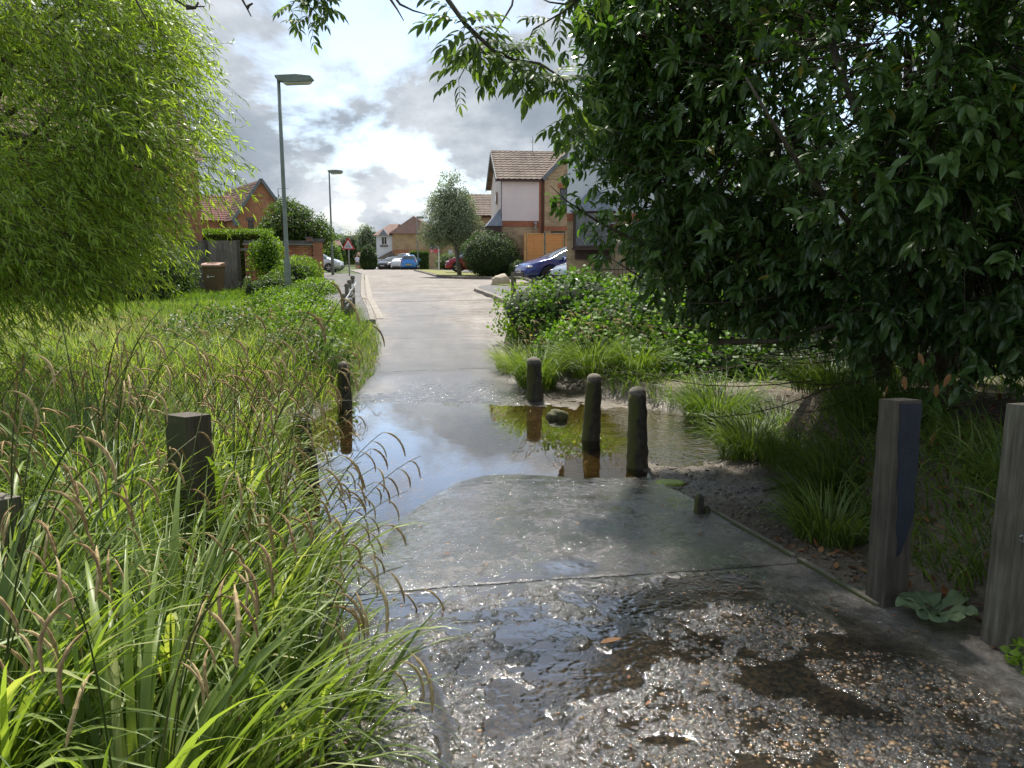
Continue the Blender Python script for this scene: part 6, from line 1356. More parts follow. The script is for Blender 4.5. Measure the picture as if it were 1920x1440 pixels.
b = B(); b.box((-.38, .5, cz - .45), (.7, 1.5, .88)); b.build('bay_frame', M_['darkframe'], H1, local=True)
# ---- lower neighbour beyond
H1b = thing('brick_house', 'buff brick house with a low porch roof, partly hidden by the young silver-leaved tree', 'house', (P(886, 0, 56).x, 56, .5), R(7)); ev = P(900, 402, 56).z - .5; rg = P(900, 367, 59).z - .5
ops = [(1.0, 2.5, 1.4, 3.2), (.2, .2, .8, 2.1)]
wallface(H1b, (0, 0, 0), (1, 0, 0), 2.6, ev - .1, ops, M_['buff']); window(H1b, (0, 0, 0), (1, 0, 0), *ops[0], 'whiteframe', 1); b = B(); b.box((.6, .08, 1.15), (.8, .05, 1.9)); b.build('door', M_['darkframe'], H1b, local=True)
wallface(H1b, (0, 6, 0), (0, -1, 0), 6, ev - .1, [], M_['buff'], extra=(3, rg))
wallface(H1b, (2.6, 6, 0), (-1, 0, 0), 2.6, ev, [], M_['buff'])
tileplane(H1b, (-.3, -.3, ev - .1), (1, 0, 0), (0, 3.3, rg - ev + .2), 3.4, math.hypot(3.3, rg - ev + .2), M_['tilebrown']); slab(H1b, [(-.3, -.3, ev - .14), (3.1, -.3, ev - .14), (3.1, 3, rg + .1), (-.3, 3, rg + .1)], .08, M_['darkframe'], 'roof_deck')
tileplane(H1b, (-.9, -1.9, P(900, 448, 54).z - .5), (1, 0, 0), (0, .85, .53), 4.1, 1.9, M_['tilebrown']); b = B(); b.box((-1.2, -1.7, 1.1), (.12, .12, 2.2)); b.build('porch_post', M_['darkframe'], H1b, local=True)
wallface(H1b, (.9, -.9, 0), (1, 0, 0), 1.8, 2.35, [], M_['buff'], 'porch_wall')

# ---- white house close on the right, partly behind the dark tree
x2 = P(1068, 0, 24).x; H2 = thing('white_house', 'white rendered house with a lead-roofed bay and diamond-leaded window, half hidden by the dark tree', 'house', (x2, 24.0, .48), R(-9)); ev = P(1068, 268, 24).z - .48; zb = P(1068, 400, 24).z - .48
W2 = 5.2; ops2 = []
wallface(H2, (0, 0, 0), (1, 0, 0), W2, zb - .24, [], M_['buff']); wallface(H2, (-.003, -.03, zb - .24), (1, 0, 0), W2, .24, [], M_['soldier'], 'brick_band'); wallface(H2, (0, -.05, zb), (1, 0, 0), W2, ev - zb, [], M_['render2'], 'render', extra=(1.9, ev - zb + 2.1))
wallface(H2, (0, 1.6, 0), (0, -1, 0), 1.6, ev, [], M_['buff']); wallface(H2, (W2, 0, 0), (0, 1, 0), 1.6, ev, [], M_['buff']); wallface(H2, (W2, 1.6, 0), (-1, 0, 0), W2, ev, [], M_['buff'])
b = B(); b.box((W2 + 3, 4.5, ev / 2), (6, 8, ev)); b.build('rear_block', M_['render2'], H2, local=True)
bar(H2, (-.22, -.14, ev - .15), (1.9, -.14, ev + 2.2), .05, .24, M_['fascia'], 'barge_board'); bar(H2, (-.10, .3, ev - .05), (1.9, .3, ev + 2.15), .9, .08, M_['tilebrown'], 'roof_verge')
slab(H2, [(-.2, -.1, ev - .1), (1.9, -.1, ev + 2.2), (1.9, 1.7, ev + 2.2), (-.2, 1.7, ev - .1)][::-1], .07, M_['tilebrown'], 'roof'); slab(H2, [(1.9, -.1, ev + 2.2), (W2 + .3, -.1, ev - 1.2), (W2 + .3, 1.7, ev - 1.2), (1.9, 1.7, ev + 2.2)][::-1], .07, M_['tilebrown'], 'roof')
bx0 = .26; cz = zb + .02; bw = 1.10
b = B(); b.raw([(bx0 - .12, -.75, cz), (bx0 + bw + .12, -.75, cz), (bx0 + bw + .12, -.06, cz), (bx0 - .12, -.06, cz), (bx0 + bw / 2, -.10, cz + .78)], [(0, 1, 4), (1, 2, 4), (2, 3, 4), (3, 0, 4), (3, 2, 1, 0)]); b.build('lead_roof', M_['lead'], H2, local=True)
for (O, U, w_) in (((bx0, -.6, 1.36), (1, 0, 0), bw), ((bx0, -.02, 1.36), (0, -1, 0), .58), ((bx0 + bw, -.6, 1.36), (0, 1, 0), .58)):
    window(H2, O, U, 0, 0, w_, cz - 1.36, 'darkframe', 1, True, 0.0, False)
b = B(); b.box((bx0 + bw / 2, -.33, 1.32), (bw + .1, .62, .07)); b.build('bay_sill', M_['darkframe'], H2, local=True); wallface(H2, (bx0, -.10, 1.0), (1, 0, 0), bw, .30, [], M_['darkframe'], 'bay_bracket')
# black railings in front
rl = thing('railing', 'black metal railings along the garden of the white house', 'railing', (1.9, 21.5, .45))
for i in range(34):
    xx = 2.05 + i * .11; yy = 21.6 - i * .02; b = B(); b.tube([(xx, yy, .45), (xx, yy, 1.32)], .009, 5); b.build('bar', M_['rail'], rl)
for zz in (.55, 1.22): b = B(); b.tube([(2.0, 21.6, zz), (5.8, 20.9, zz)], .014, 5); b.build('top_rail' if zz > 1 else 'bottom_rail', M_['rail'], rl)
wallrun([(2.0, 21.85), (6.5, 21.0)], .2, [.62, .62], M_['redbrick'], rl, False, 'plinth')
# dry grass stalks by the railings
n = 260; x = rng.uniform(1.7, 3.6, n); y = rng.uniform(19.5, 21, n); blades('dry_stalks', np.stack([x, y, zt(x, y)], -1), rng.uniform(-3, 3, n), rng.uniform(.4, .8, n), rng.uniform(.01, .018, n), rng.uniform(0, .4, n), rng.uniform(0, .8, n), leafmat('straw', [(.40, .34, .17), (.55, .47, .27)], .3), None, 4, False); tag(bpy.context.scene.objects['dry_stalks'], 'dry straw-coloured grass in front of the railings', 'dry grass')

# ---- orange slatted fence
of = thing('slatted_fence', 'bright orange new timber fence of horizontal slats between the shrub and the white house', 'fence', (0, 40.2, .5)); zt1 = P(1020, 438, 40.2).z; zb1 = P(1020, 492, 40.2).z
xa, xb, xm = P(984, 0, 40.2).x, P(1102, 0, 40.2).x, P(1024.5, 0, 40.2).x
for (a, c) in ((P(989, 0, 40.2).x, xm - .05), (xm + .05, P(1062, 0, 40.2).x), (P(1062, 0, 40.2).x + .08, xb)):
    ns = 15; hh = (zt1 - .05 - zb1) / ns
    for i in range(ns): b = B(); b.box(((a + c) / 2, 40.2 + .006 * (i % 2), zb1 + (i + .5) * hh), (c - a, .012, hh * 1.18), M=Matrix.Rotation(-.42, 4, 'X')); b.build('slat', M_['orange'], of)
    b = B(); b.box(((a + c) / 2, 40.165, (zt1 + zb1) / 2), (.045, .03, zt1 - zb1 - .04)); b.build('batten', M_['orange'], of)
    b = B(); b.box(((a + c) / 2, 40.18, zt1 - .01), (c - a, .06, .045)); b.build('capping', M_['orange2'], of)
    for xx in (a + .02, c - .02): b = B(); b.box((xx, 40.17, (zt1 + zb1) / 2 - .01), (.04, .04, zt1 - zb1 - .05)); b.build('end_batten', M_['orange2'], of)
for xx, m in ((P(986, 0, 40.2).x, 'orange2'), (xm, 'oldwood'), (P(1062, 0, 40.2).x + .04, 'oldwood'), (xb + .04, 'oldwood')): b = B(); b.box((xx, 40.2, (zt1 + .45) / 2 + .03), (.09, .09, zt1 - .45 + .06)); b.build('post', M_[m], of)
b = B(); b.prism([(0, 0), (4.5, 0), (4.5, zt1 - zb1), (0, zt1 - zb1)], (xa - .02, 40.2, zb1), (.06, .98, 0), (0, 0, 1), (1, 0, 0), .02); b.build('side_panel', M_['orange'], of)
wallrun([(xa - .1, 40.26), (xb + .1, 40.26)], .22, [zb1 - .02, zb1 - .02], M_['buff'], of, False, 'brick_plinth')

# ---- brick gabled house on the left
H3 = thing('gabled_house', 'orange-brick house with a steep gable and brown tiled roof behind the hedge on the left', 'house', (P(416, 0, 70).x, 70, .3), R(32)); W3 = 4.9; ev = P(416, 408, 70).z - .3; rg = P(463, 335, 70).z - .3
ops = [(1.15, ev - 1.15, 1.65, ev - .25)]
wallface(H3, (0, 0, 0), (1, 0, 0), W3, ev, ops, M_['redbrick'], extra=(W3 / 2, rg)); window(H3, (0, 0, 0), (1, 0, 0), *ops[0], 'darkframe', 1)
wallface(H3, (0, 14, 0), (0, -1, 0), 14, ev, [], M_['redbrick']); wallface(H3, (W3, 0, 0), (0, 1, 0), 14, ev, [], M_['redbrick'])
s3 = math.atan2(rg - ev, W3 / 2); SL = math.hypot(rg - ev, W3 / 2) + .3
tileplane(H3, (-.2, 14, ev - .25), (0, -1, 0), (math.cos(s3), 0, math.sin(s3)), 14.2, SL, M_['tilered'], .34, .33); tileplane(H3, (W3 + .2, -.2, ev - .25), (0, 1, 0), (-math.cos(s3), 0, math.sin(s3)), 14.2, SL, M_['tilered'], .34, .33)
for (a, c) in (((-.25, -.22, ev - .3), (W3 / 2, -.22, rg + .08)), ((W3 + .25, -.22, ev - .3), (W3 / 2, -.22, rg + .08))): bar(H3, a, c, .06, .26, M_['fascia'], 'barge_board')
b = B(); b.box((.1, -.2, ev - .45), (.5, .12, .5)); b.build('eaves_box', M_['fascia'], H3, local=True)
b = B(); b.box((1.4, -.03, ev - .1), (.7, .05, .3)); b.build('lintel', M_['coping'], H3, local=True)
# lower wing running off to the left
W3b = 5.5; ops = [(W3b - 3.2, .8 + 1.4, W3b - 1.9, 3.3)]
wallface(H3, (-W3b, 3.5, 0), (1, 0, 0), W3b, ev - .1, ops, M_['redbrick'], 'wing_wall'); window(H3, (-W3b, 3.5, 0), (1, 0, 0), *ops[0], 'whiteframe', 2)
tileplane(H3, (-W3b - .2, 3.2, ev - .15), (1, 0, 0), (0, .72, .69), W3b + 1.5, 3.5, mat('bright_red_tile', [(.19, .085, .065), (.27, .13, .10)], 2, .85, .3, 60), .30, .30, clip=(0, -1.2))
wallface(H3, (-W3b, 9, 0), (0, -1, 0), 5.5, ev - .1, [], M_['redbrick'], 'wing_wall')
b = B(); b.tube([(W3 + 1.3, 8, 3), (W3 + 1.3, 8, rg + .0)], .04, 5); b.tube([(W3 + 1.3, 8, rg), (W3 + 2.4, 8, rg + .05)], .03, 5); b.build('aerial', M_['steel'], H3, local=True)
# ---- big house behind the willow
ya = R(40); H4 = thing('tiled_house', 'tall red-brick house seen through the willow leaves', 'house', (P(351, 0, 27).x - 7.5 * math.cos(ya), 27 - 7.5 * math.sin(ya), .2), ya); ev = P(351, 290, 27).z - .2; rg = P(293, 112, 30.1).z - .2
ops = [(5.6, 2.9, 6.7, 4.0), (2.6, 2.9, 3.8, 4.0), (2.5, .8, 3.9, 2.0)]
wallface(H4, (0, 0, 0), (1, 0, 0), 7.5, ev, ops, M_['redbrick']); [window(H4, (0, 0, 0), (1, 0, 0), *o_, 'whiteframe', 2) for o_ in ops]
wallface(H4, (7.5, 0, 0), (0, 1, 0), 8, ev, [], M_['redbrick'], extra=(4, rg - .15)); wallface(H4, (0, 8, 0), (0, -1, 0), 8, ev, [], M_['redbrick'], extra=(4, rg - .15))
s4 = math.atan2(rg - ev, 4); tileplane(H4, (-.3, -.3, ev - .25), (1, 0, 0), (0, math.cos(s4), math.sin(s4)), 7.95, math.hypot(rg - ev, 4) + .35, M_['tilered']); tileplane(H4, (7.65, 8.3, ev - .25), (-1, 0, 0), (0, -math.cos(s4), math.sin(s4)), 7.95, math.hypot(rg - ev, 4) + .35, M_['tilered'])
# ---- far house at the end of the lane
zf = -.1; H5 = thing('corner_house', 'far tan brick house with white side and hipped roof at the end of the lane', 'house', (P(724, 0, 100).x, 100, zf), 0); q = lambda px, py, Y=100: P(px, py, Y).z - zf
w5 = (806 - 724) / FPX * 100; ev = q(0, 438); zbn = q(0, 474)
wallface(H5, (0, 0, 0), (1, 0, 0), w5, ev, [], M_['farbrick']); wallface(H5, (0, -.04, zbn), (1, 0, 0), w5, .40, [], M_['redbrick'], 'brick_band'); wallface(H5, (w5, 0, 0), (0, 1, 0), 9, ev, [], M_['farbrick']); wallface(H5, (0, 9, 0), (0, -1, 0), 9, ev, [], M_['farbrick'])
xr2 = (762 - 724) / FPX * 100; rg = q(0, 404)
b = B(); b.raw([(-.4, -.4, ev), (w5 + .4, -.4, ev), (w5 + .4, 9.4, ev), (-.4, 9.4, ev), (xr2, 1.2, rg), (xr2, 8, rg)], [(0, 1, 4), (1, 2, 5, 4), (2, 3, 5), (3, 0, 4, 5), (3, 2, 1, 0)]); b.build('roof', M_['tilered'], H5, local=True)
wl = (724 - 694) / FPX * 100; ev2 = q(0, 441)
ops = [(.65, q(0, 459), 1.35, q(0, 443) - .05)]
wallface(H5, (-wl, .3, 0), (1, 0, 0), wl, ev2, ops, M_['render2'], 'render'); window(H5, (-wl, .3, 0), (1, 0, 0), *ops[0], 'whiteframe', 2); b = B(); b.box((-wl + 1, .2, q(0, 461)), (1.0, .2, .15)); b.build('sill', M_['darkframe'], H5, local=True); wallface(H5, (-wl, 9, 0), (0, -1, 0), 8.7, ev2, [], M_['render2'], 'render')
b = B(); b.raw([(-wl - .4, -.1, ev2), (.2, -.1, ev2), (.2, 9, ev2), (-wl - .4, 9, ev2), (-.8, 3.5, q(0, 418)), (.4, 3.5, q(0, 418)), (.4, 6, q(0, 418))], [(0, 1, 5, 4), (1, 2, 6, 5), (2, 3, 4, 6), (3, 0, 4), (4, 5, 6), (3, 2, 1, 0)]); b.build('side_roof', M_['tilered'], H5, local=True)
b = B(); b.raw([(-wl + .35, -.2, ev2 - .05), (-wl + 1.65, -.2, ev2 - .05), (-wl + 1, -.2, ev2 + .75), (-wl + 1, 2, ev2 + .75)], [(0, 1, 2), (1, 3, 2), (0, 2, 3), (0, 3, 1)]); b.build('dormer', M_['lead'], H5, local=True)
b = B(); b.raw([(-wl + .2, -.6, zbn - .6), (.3, -.6, zbn - .6), (.3, .3, zbn + .25), (-wl + 1.6, .3, zbn + .25)], [(0, 1, 2, 3)]); slab(H5, [(-wl + .2, -.6, zbn - .7), (.3, -.6, zbn - .7), (.3, .26, zbn + .35), (-wl + 1.8, .26, zbn + .2)], .1, M_['tilebrown'], 'porch_roof')
# right wing of the far house with dark garage doors
ops = [(w5 + 1.3, 0.01, w5 + 1.9, 2.6), (w5 + 2.2, 0.01, w5 + 4.2, 2.9)]
wallface(H5, (0, 2.0, 0), (1, 0, 0), 13, ev - .4, ops, M_['farbrick'], 'wing_wall'); b = B(); b.box((w5 + 1.6, 2.1, 1.3), (.6, .05, 2.6)); b.build('door', M_['whiteframe'], H5, local=True); b = B(); b.box((w5 + 3.2, 2.1, 1.45), (2.0, .05, 2.9)); b.build('garage_door', M_['fascia'], H5, local=True)
slab(H5, [(w5 - .2, 1.4, ev - .4), (13.2, 1.4, ev - .4), (13.2, 6, rg - .5), (w5 - .2, 6, rg - .5)], .12, M_['tilebrown'], 'wing_roof')
# ---- reddish garage beyond the walker, tiny roof by the wall
for (x0, x1, yt, yr, Y, lab) in ((663, 697, 482, 473, 112, 'low red-tiled garage with dark doors behind the walking man'), (671, 700, 470, 461, 125, 'rust-coloured roofs among the far trees'), (598, 620, 470, 449, 75, 'tile-hung house end glimpsed between the wall tree and the second lamp')):
    g_ = thing('far_building', lab, 'building', (P(x0, 0, Y).x, Y, -.1), R(20), 'small far roofs'); W_ = (x1 - x0) / FPX * Y; e_ = P(0, yt, Y).z + .1; r_ = P(0, yr, Y).z + .1
    wallface(g_, (0, 0, 0), (1, 0, 0), W_, max(.6, e_), [], M_['redbrick']); wallface(g_, (W_, 0, 0), (0, 1, 0), 6, max(.6, e_), [], M_['redbrick']); wallface(g_, (0, 6, 0), (0, -1, 0), 6, max(.6, e_), [], M_['redbrick'])
    tileplane(g_, (-.3, -.4, e_ - .05), (1, 0, 0), (0, 3, max(.5, r_ - e_)), W_ + .6, math.hypot(3, r_ - e_), M_['tilered'], .4, .4)
    slab(g_, [(W_ + .3, 6.4, e_), (-.3, 6.4, e_), (-.3, 2.5, r_), (W_ + .3, 2.5, r_)], .1, M_['tilered'], 'roof_back')
# ------------------------------------------------------------------ trees, hedges and shrubs beyond
c = P(845, 408, 43.5)
bush('young_tree', 'young silvery-leaved tree on the far verge with sky behind it', 'tree', [((c.x, c.y, c.z), (1.45, 1.4, 1.6)), ((c.x - .85, c.y, c.z - .9), (.95, .9, .85)), ((c.x + .75, c.y, c.z - .7), (1.0, .9, 1.15)), ((c.x + .1, c.y, c.z + 1.35), (.8, .7, 1.25)), ((c.x - .5, c.y, c.z + .7), (.8, .7, .8)), ((c.x + .75, c.y, c.z + .6), (.65, .6, .8))], 24000, .11, 'greyfol', .15, .1, 0, trunk=(P(857, 0, 43.5).x, 43.5, .11), clump=.9, asp=.45, seed=2, barkm='barkpale')
c = P(918, 472, 40.6); bush('round_shrub', 'big rounded dark green shrub in front of the white-rendered house', 'shrub', [((c.x, c.y, c.z - .1), (1.46, 1.3, 1.12)), ((c.x + .2, c.y, c.z - .45), (1.42, 1.2, .85))], 11000, .10, 'darkfol', .8, -.1, .88, clump=.5, asp=.35, seed=3)
bush('low_shrub', 'low dark shrub at the foot of the orange fence', 'shrub', [((P(972, 0, 38.9).x, 39.4, .95), (.45, .4, .42))], 1500, .09, 'darkfol', .6, 0, .8, seed=4)
c = P(552, 425, 36); bush('garden_tree', 'spreading dark green tree leaning over the brick wall', 'tree', [((c.x, c.y, c.z - .05), (1.5, 1.4, .95)), ((c.x + .8, c.y, c.z - .35), (.95, 1.2, .6)), ((c.x - .8, c.y + .2, c.z - .2), (.9, 1, .75)), ((c.x - .3, c.y, c.z + .55), (.9, .9, .6))], 12000, .12, 'midfol', .55, .15, .72, trunk=(c.x, c.y, .12), clump=.8, seed=6)
c = P(528, 385, 34); bush('garden_tree', 'thin wispy sapling whose tips stand above the spreading tree', 'tree', [((c.x, c.y, c.z), (.42, .5, .42)), ((c.x + .4, c.y, c.z + .1), (.35, .3, .25))], 420, .10, 'midfol', .1, 0, 0, trunk=(c.x, c.y, .04), clump=.8, seed=8)
c = P(500, 480, 25.2); bush('wall_shrub', 'bright feathery shrub growing against the brick wall behind the nearer lamp', 'shrub', [((c.x, c.y, c.z - .25), (.60, .55, .50)), ((c.x + .16, c.y, c.z + .22), (.40, .4, .42)), ((c.x - .26, c.y, c.z + .12), (.30, .4, .36)), ((c.x + .02, c.y, c.z + .60), (.16, .2, .24))], 4200, .08, 'brightfol', .3, -.2, .5, clump=.7, seed=9)
c = P(560, 500, 24.5); bush('wall_shrub', 'yellowish shrub right of the nearer lamp post', 'shrub', [((c.x, c.y, c.z - .3), (.75, .7, .62))], 4200, .075, 'brightfol', .5, -.1, .7, clump=.7, seed=10)
c = P(470, 525, 23.5); bush('wall_shrub', 'darker leafy weeds between the bin and the lamp post', 'shrub', [((c.x + .25, c.y, .55), (.6, .6, .45)), ((c.x + .8, c.y, .62), (.6, .6, .48))], 4200, .075, 'midfol', .5, 0, .7, clump=.6, seed=11)
c = P(590, 535, 22.5); bush('wall_shrub', 'sprawling light green weeds at the pavement edge', 'shrub', [((c.x, c.y, .60), (.6, 1.6, .36))], 3400, .07, 'brightfol', .5, 0, .6, clump=.6, seed=12)
for (px, Y, r, lab) in ((255, 24.5, (1.3, 1.0, 1.0), 'dark shrub at the left end of the board fence under the willow'), (200, 22, (1.7, 1.3, 1.5), 'dark garden shrub behind the willow')):
    bush('garden_shrub', lab, 'shrub', [((P(px, 0, Y).x, Y, .5 + r[2] * .5), r)], 4500, .09, 'midfol', .6, 0, .85, seed=px)
# hedge behind the boards
hx0, hx1 = P(340, 0, 33).x, P(478, 0, 33).x; hzt = P(0, 434, 33).z; hd = thing('clipped_hedge', 'flat-topped bright hedge behind the board fence and wall', 'hedge', ((hx0 + hx1) / 2, 33.5, .4))
b = B(); b.box(((hx0 + hx1) / 2 - 1, 33.6, (hzt + .4) / 2 - .05), (hx1 - hx0 + 2, 1.1, hzt - .4 - .12)); b.build('dark_core', M_['core'], hd)  # solid box added inside the hedge, its dark colour stands for inner shade
n = 9000; x = rng.uniform(hx0 - 2, hx1, n); f = rng.random(n) < .5; y = np.where(f, 32.98 + rng.normal(0, .05, n), rng.uniform(32.9, 34.2, n)); z = np.where(f, rng.uniform(.5, hzt, n), hzt + rng.normal(0, .05, n)); leaves('foliage', np.stack([x, y, z], -1), rdir(n) + [0, -.2, .3], rdir(n) + [0, -.5, .6], rng.uniform(.06, .11, n), rng.uniform(.03, .05, n), M_['hedge'], hd, np.clip((z > hzt - .15) * .5 + rng.random(n) * .5, 0, 1))
for (px, pw, pt, pb_, Y, lab, mt) in ((636, 9.5, 463, 501, 66, 'clipped conical conifer beside the second lamp', 'darkfol'), (691, 15, 461, 506, 78, 'clipped rounded evergreen left of the parked cars', 'darkfol')):
    c = P(px, (pt + pb_) / 2, Y); rz_ = (pb_ - pt) / 2 / FPX * Y; rx_ = pw / FPX * Y; bush('clipped_evergreen', lab, 'shrub', [((c.x, c.y, c.z - .1), (rx_, rx_, rz_ + .1)), ((c.x, c.y, c.z - rz_ * .4), (rx_ * 1.02, rx_, rz_ * .65))], 4200, .13, mt, .9, -.2, .93, clump=0, asp=.6, seed=px)
# hedge right of the blue car
c = P(786, 490, 82); hd = thing('low_hedge', 'low dark hedge between the blue car and the far house', 'hedge', (c.x, 82, .2)); b = B(); b.box((c.x, 82.4, 1.0), (1.9, .8, 1.9)); b.build('dark_core', M_['core'], hd)  # dark filler box added behind the leaves, inner shade put into its colour
n = 2600; x = c.x + rng.uniform(-1.0, 1.0, n); f = rng.random(n) < .6; y = np.where(f, 81.95, rng.uniform(81.9, 82.9, n)); z = np.where(f, rng.uniform(.1, 2.0, n), 2.0 + rng.normal(0, .06, n)); leaves('foliage', np.stack([x, y, z], -1), rdir(n), rdir(n) + [0, -.5, .5], np.full(n, .16), np.full(n, .10), M_['midfol'], hd)
for i, (px, py, Y, r, lab, mt) in enumerate([(838, 492, 66, (1.0, .8, .75), 'brownish low hedge beside the red car', 'midfol'), (622, 478, 62, (.7, .8, 1.0), 'light green bush behind the white car', 'brightfol'), (665, 463, 140, (5.5, 3, 2.6), 'rounded tree far beyond the warning sign', 'midfol'), (640, 466, 150, (4.5, 3, 2.2), 'distant tree behind the conical conifer', 'midfol'), (688, 452, 118, (1.6, 1.4, 2.3), 'slender pale tree left of the far house', 'greyfol')]):
    c = P(px, py, Y); bush('distant_tree' if Y > 100 else 'low_bush', lab, 'tree' if Y > 100 else 'shrub', [((c.x, c.y, c.z), r), ((c.x + r[0] * .4, c.y, c.z - r[2] * .5), (r[0] * .8, r[1], r[2] * .8))], 3000, .30 if Y > 100 else .12, mt, .6, 0, .8, clump=.5, seed=i + 30)
n = 16000; x = rng.uniform(-75, 60, n); z = rng.random(n); hgt = 4.5 + 3.5 * fbm(x, x * 0, .09, 4, 61); z = z * hgt; y = 165 + rng.uniform(0, 10, n)
leaves('tree_line', np.stack([x, y, z - .3], -1), rdir(n), rdir(n), rng.uniform(.5, 1.1, n), rng.uniform(.35, .8, n), M_['midfol'], None); tag(bpy.context.scene.objects['tree_line'], 'far wood closing the horizon beyond the houses', 'woodland')
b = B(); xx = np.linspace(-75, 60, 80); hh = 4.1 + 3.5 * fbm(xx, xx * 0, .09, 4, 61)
b.raw([(x, 171, -.4) for x in xx] + [(x, 171, h) for x, h in zip(xx, hh)] + [(x, 175, -.4) for x in xx] + [(x, 175, h) for x, h in zip(xx, hh)], [(i, i + 1, 81 + i, 80 + i) for i in range(79)] + [(80 + i, 81 + i, 241 + i, 240 + i) for i in range(79)]); tag(b.build('wood_backing', M_['core'], kind='stuff'), 'dark backing sheet for the shade inside the far wood', 'woodland')  # added sheet behind the leaves, painted dark for the shade within the wood

# ------------------------------------------------------------------ cars
def wheel(parent, x, y, r, side, rimm):
    b = B(); prof = [(r * .62, -.10), (r * .93, -.105), (r, -.07), (r, .07), (r * .93, .105), (r * .62, .10)]
    b.lathe(prof, (x, y, r), 24, 0, axis='y'); t = b.build('wheel', M_['rubber'], parent, local=True, smooth=False)
    yo = y + side * .108; b = B(); b.lathe([(r * .64, yo - side * .02), (r * .60, yo + side * .006)] if side > 0 else [(r * .60, yo + side * .006), (r * .64, yo - side * .02)], (x, 0, r), 24, 0, axis='y'); b.build('rim_ring', M_['blackplastic'], t, local=True)
    b = B()
    for i in range(5):
        a = i * 2 * math.pi / 5 + .3; c_ = Vector((x + math.cos(a) * r * .33, yo + side * .014, r + math.sin(a) * r * .33)); b.box(c_, (r * .60, .02, r * .15), M=Matrix.Rotation(-a, 4, 'Y'))
        a2 = a + .35; c2 = Vector((x + math.cos(a2) * r * .5, yo + side * .012, r + math.sin(a2) * r * .5)); b.box(c2, (r * .16, .015, r * .07), M=Matrix.Rotation(-a2, 4, 'Y'))
    b.tube([(x, yo, r), (x, yo + side * .03, r)], r * .16, 10); b.build('rim', rimm, t, local=True)
def car(label, pos, yaw, L, Wd, Ht, top, belt, glassx, paintm, wr, wx, platem, rimm, group='parked cars', plate_marks='front', bonnet=None, lights=True):
    """top/belt: [(x,z)] from tail (-L/2) to nose (+L/2); glassx=(rear, b, c, front) cabin stations"""
    root = thing('parked_car', label, 'car', pos, yaw, group); hw = Wd / 2; tx, tz = zip(*top); bx, bz = zip(*belt)
    X = np.unique(np.r_[np.linspace(-L / 2, L / 2, 60), np.array(wx), np.array(glassx)]); rows = []
    for x in X:
        e = abs(x) / (L / 2); w = hw * (1 - .16 * max(0, e - .55) ** 1.6 / .45 ** 1.6 - .10 * (e > .97)); zt_ = np.interp(x, tx, tz); zb_ = min(np.interp(x, bx, bz), zt_ - .005)
        low = .20 + .10 * max(0, e - .8) / .2
        # wheel arch lifts the sill
        arch = 0
        for wxx in wx:
            d_ = abs(x - wxx)
            if d_ < wr * 1.13: arch = max(arch, math.sqrt((wr * 1.13) ** 2 - d_ ** 2) + wr - low)
        cab = max(0, zt_ - zb_)
        wt_ = w * (.93 - .30 * min(1, cab / .5)); 
        rows.append([(0, low), (w * .80, low), (w * .97, low + max(.0, arch)), (w, max(low + arch + .02, low + (zb_ - low) * .45)), (w * 1.0, max(low + arch + .03, low + (zb_ - low) * .72)), (w * .945, zb_), (wt_ * 1.02, zt_ - min(.06, cab * .2) - .012), (wt_ * .80, zt_ - .012), (0, zt_ + .01)])
    k = len(rows[0]); V = []; 
    for x, r_ in zip(X, rows):
        V += [(x, y, z) for y, z in r_] + [(x, -y, z) for y, z in r_[1:-1][::-1]]
    m = 2 * k - 2; nX = len(X); F = []; G_ = []
    for i in range(nX - 1):
        xm = (X[i] + X[i + 1]) / 2
        for j in range(m):
            f = (i * m + j, i * m + (j + 1) % m, (i + 1) * m + (j + 1) % m, (i + 1) * m + j); jj = j if j < k - 1 else m - 1 - j
            isg = (jj == 5 and glassx[0] + .12 < xm < glassx[3] - .10 and np.interp(xm, tx, tz) - np.interp(xm, bx, bz) > .10 and not any(abs(xm - pp) < .045 for pp in (glassx[1] + .1, (glassx[1] + glassx[2]) / 2)))
            isw = jj in (6, 7) and (glassx[2] < xm < glassx[3] - .06 or glassx[0] + .06 < xm < glassx[1])
            F.append(f); 
            if isg or isw: G_.append((f, jj))
    F += [tuple(range(m))[::-1], tuple(range((nX - 1) * m, nX * m))]
    b = B(); b.raw(V, F); o = b.build('body', paintm, root, local=True, smooth=True)
    # glass: proud of the shell by a few millimetres
    gv = []; gf = []; 
    for f, jj in G_:
        P4 = [Vector(V[q]) for q in f]; nn = (P4[1] - P4[0]).cross(P4[3] - P4[0]); 
        if nn.length < 1e-9: continue
        nn.normalize(); c_ = sum(P4, Vector()) / 4
        if nn.dot(c_ - Vector((c_.x * .8, 0, .7))) < 0: nn = -nn
        kk_ = len(gv); gv += [p + nn * .006 for p in P4]; gf.append((kk_, kk_ + 1, kk_ + 2, kk_ + 3))
    me = bpy.data.meshes.new('windows'); me.from_pydata([tuple(p) for p in gv], [], gf); bm = bmesh.new(); bm.from_mesh(me); bmesh.ops.remove_doubles(bm, verts=bm.verts, dist=.012); bmesh.ops.recalc_face_normals(bm, faces=bm.faces); bm.to_mesh(me); bm.free(); me.materials.append(M_['carglass']); me.polygons.foreach_set('use_smooth', [True] * len(me.polygons)); obj('windows', me, root, True)
    for wxx in wx:
        for s_ in (-1, 1):
            wheel(root, wxx, s_ * (hw - .11), wr, s_, rimm)
        b = B(); b.box((wxx, 0, wr + .06), (wr * 2.0, Wd - .5, wr * 1.7)); b.build('wheel_arch', M_['blackplastic'], root, local=True)
    zb0 = np.interp(L / 2 - .1, bx, bz)
    b = B(); b.box((0, 0, .22), (L * .86, Wd * .86, .12)); b.build('underbody', M_['blackplastic'], root, local=True)
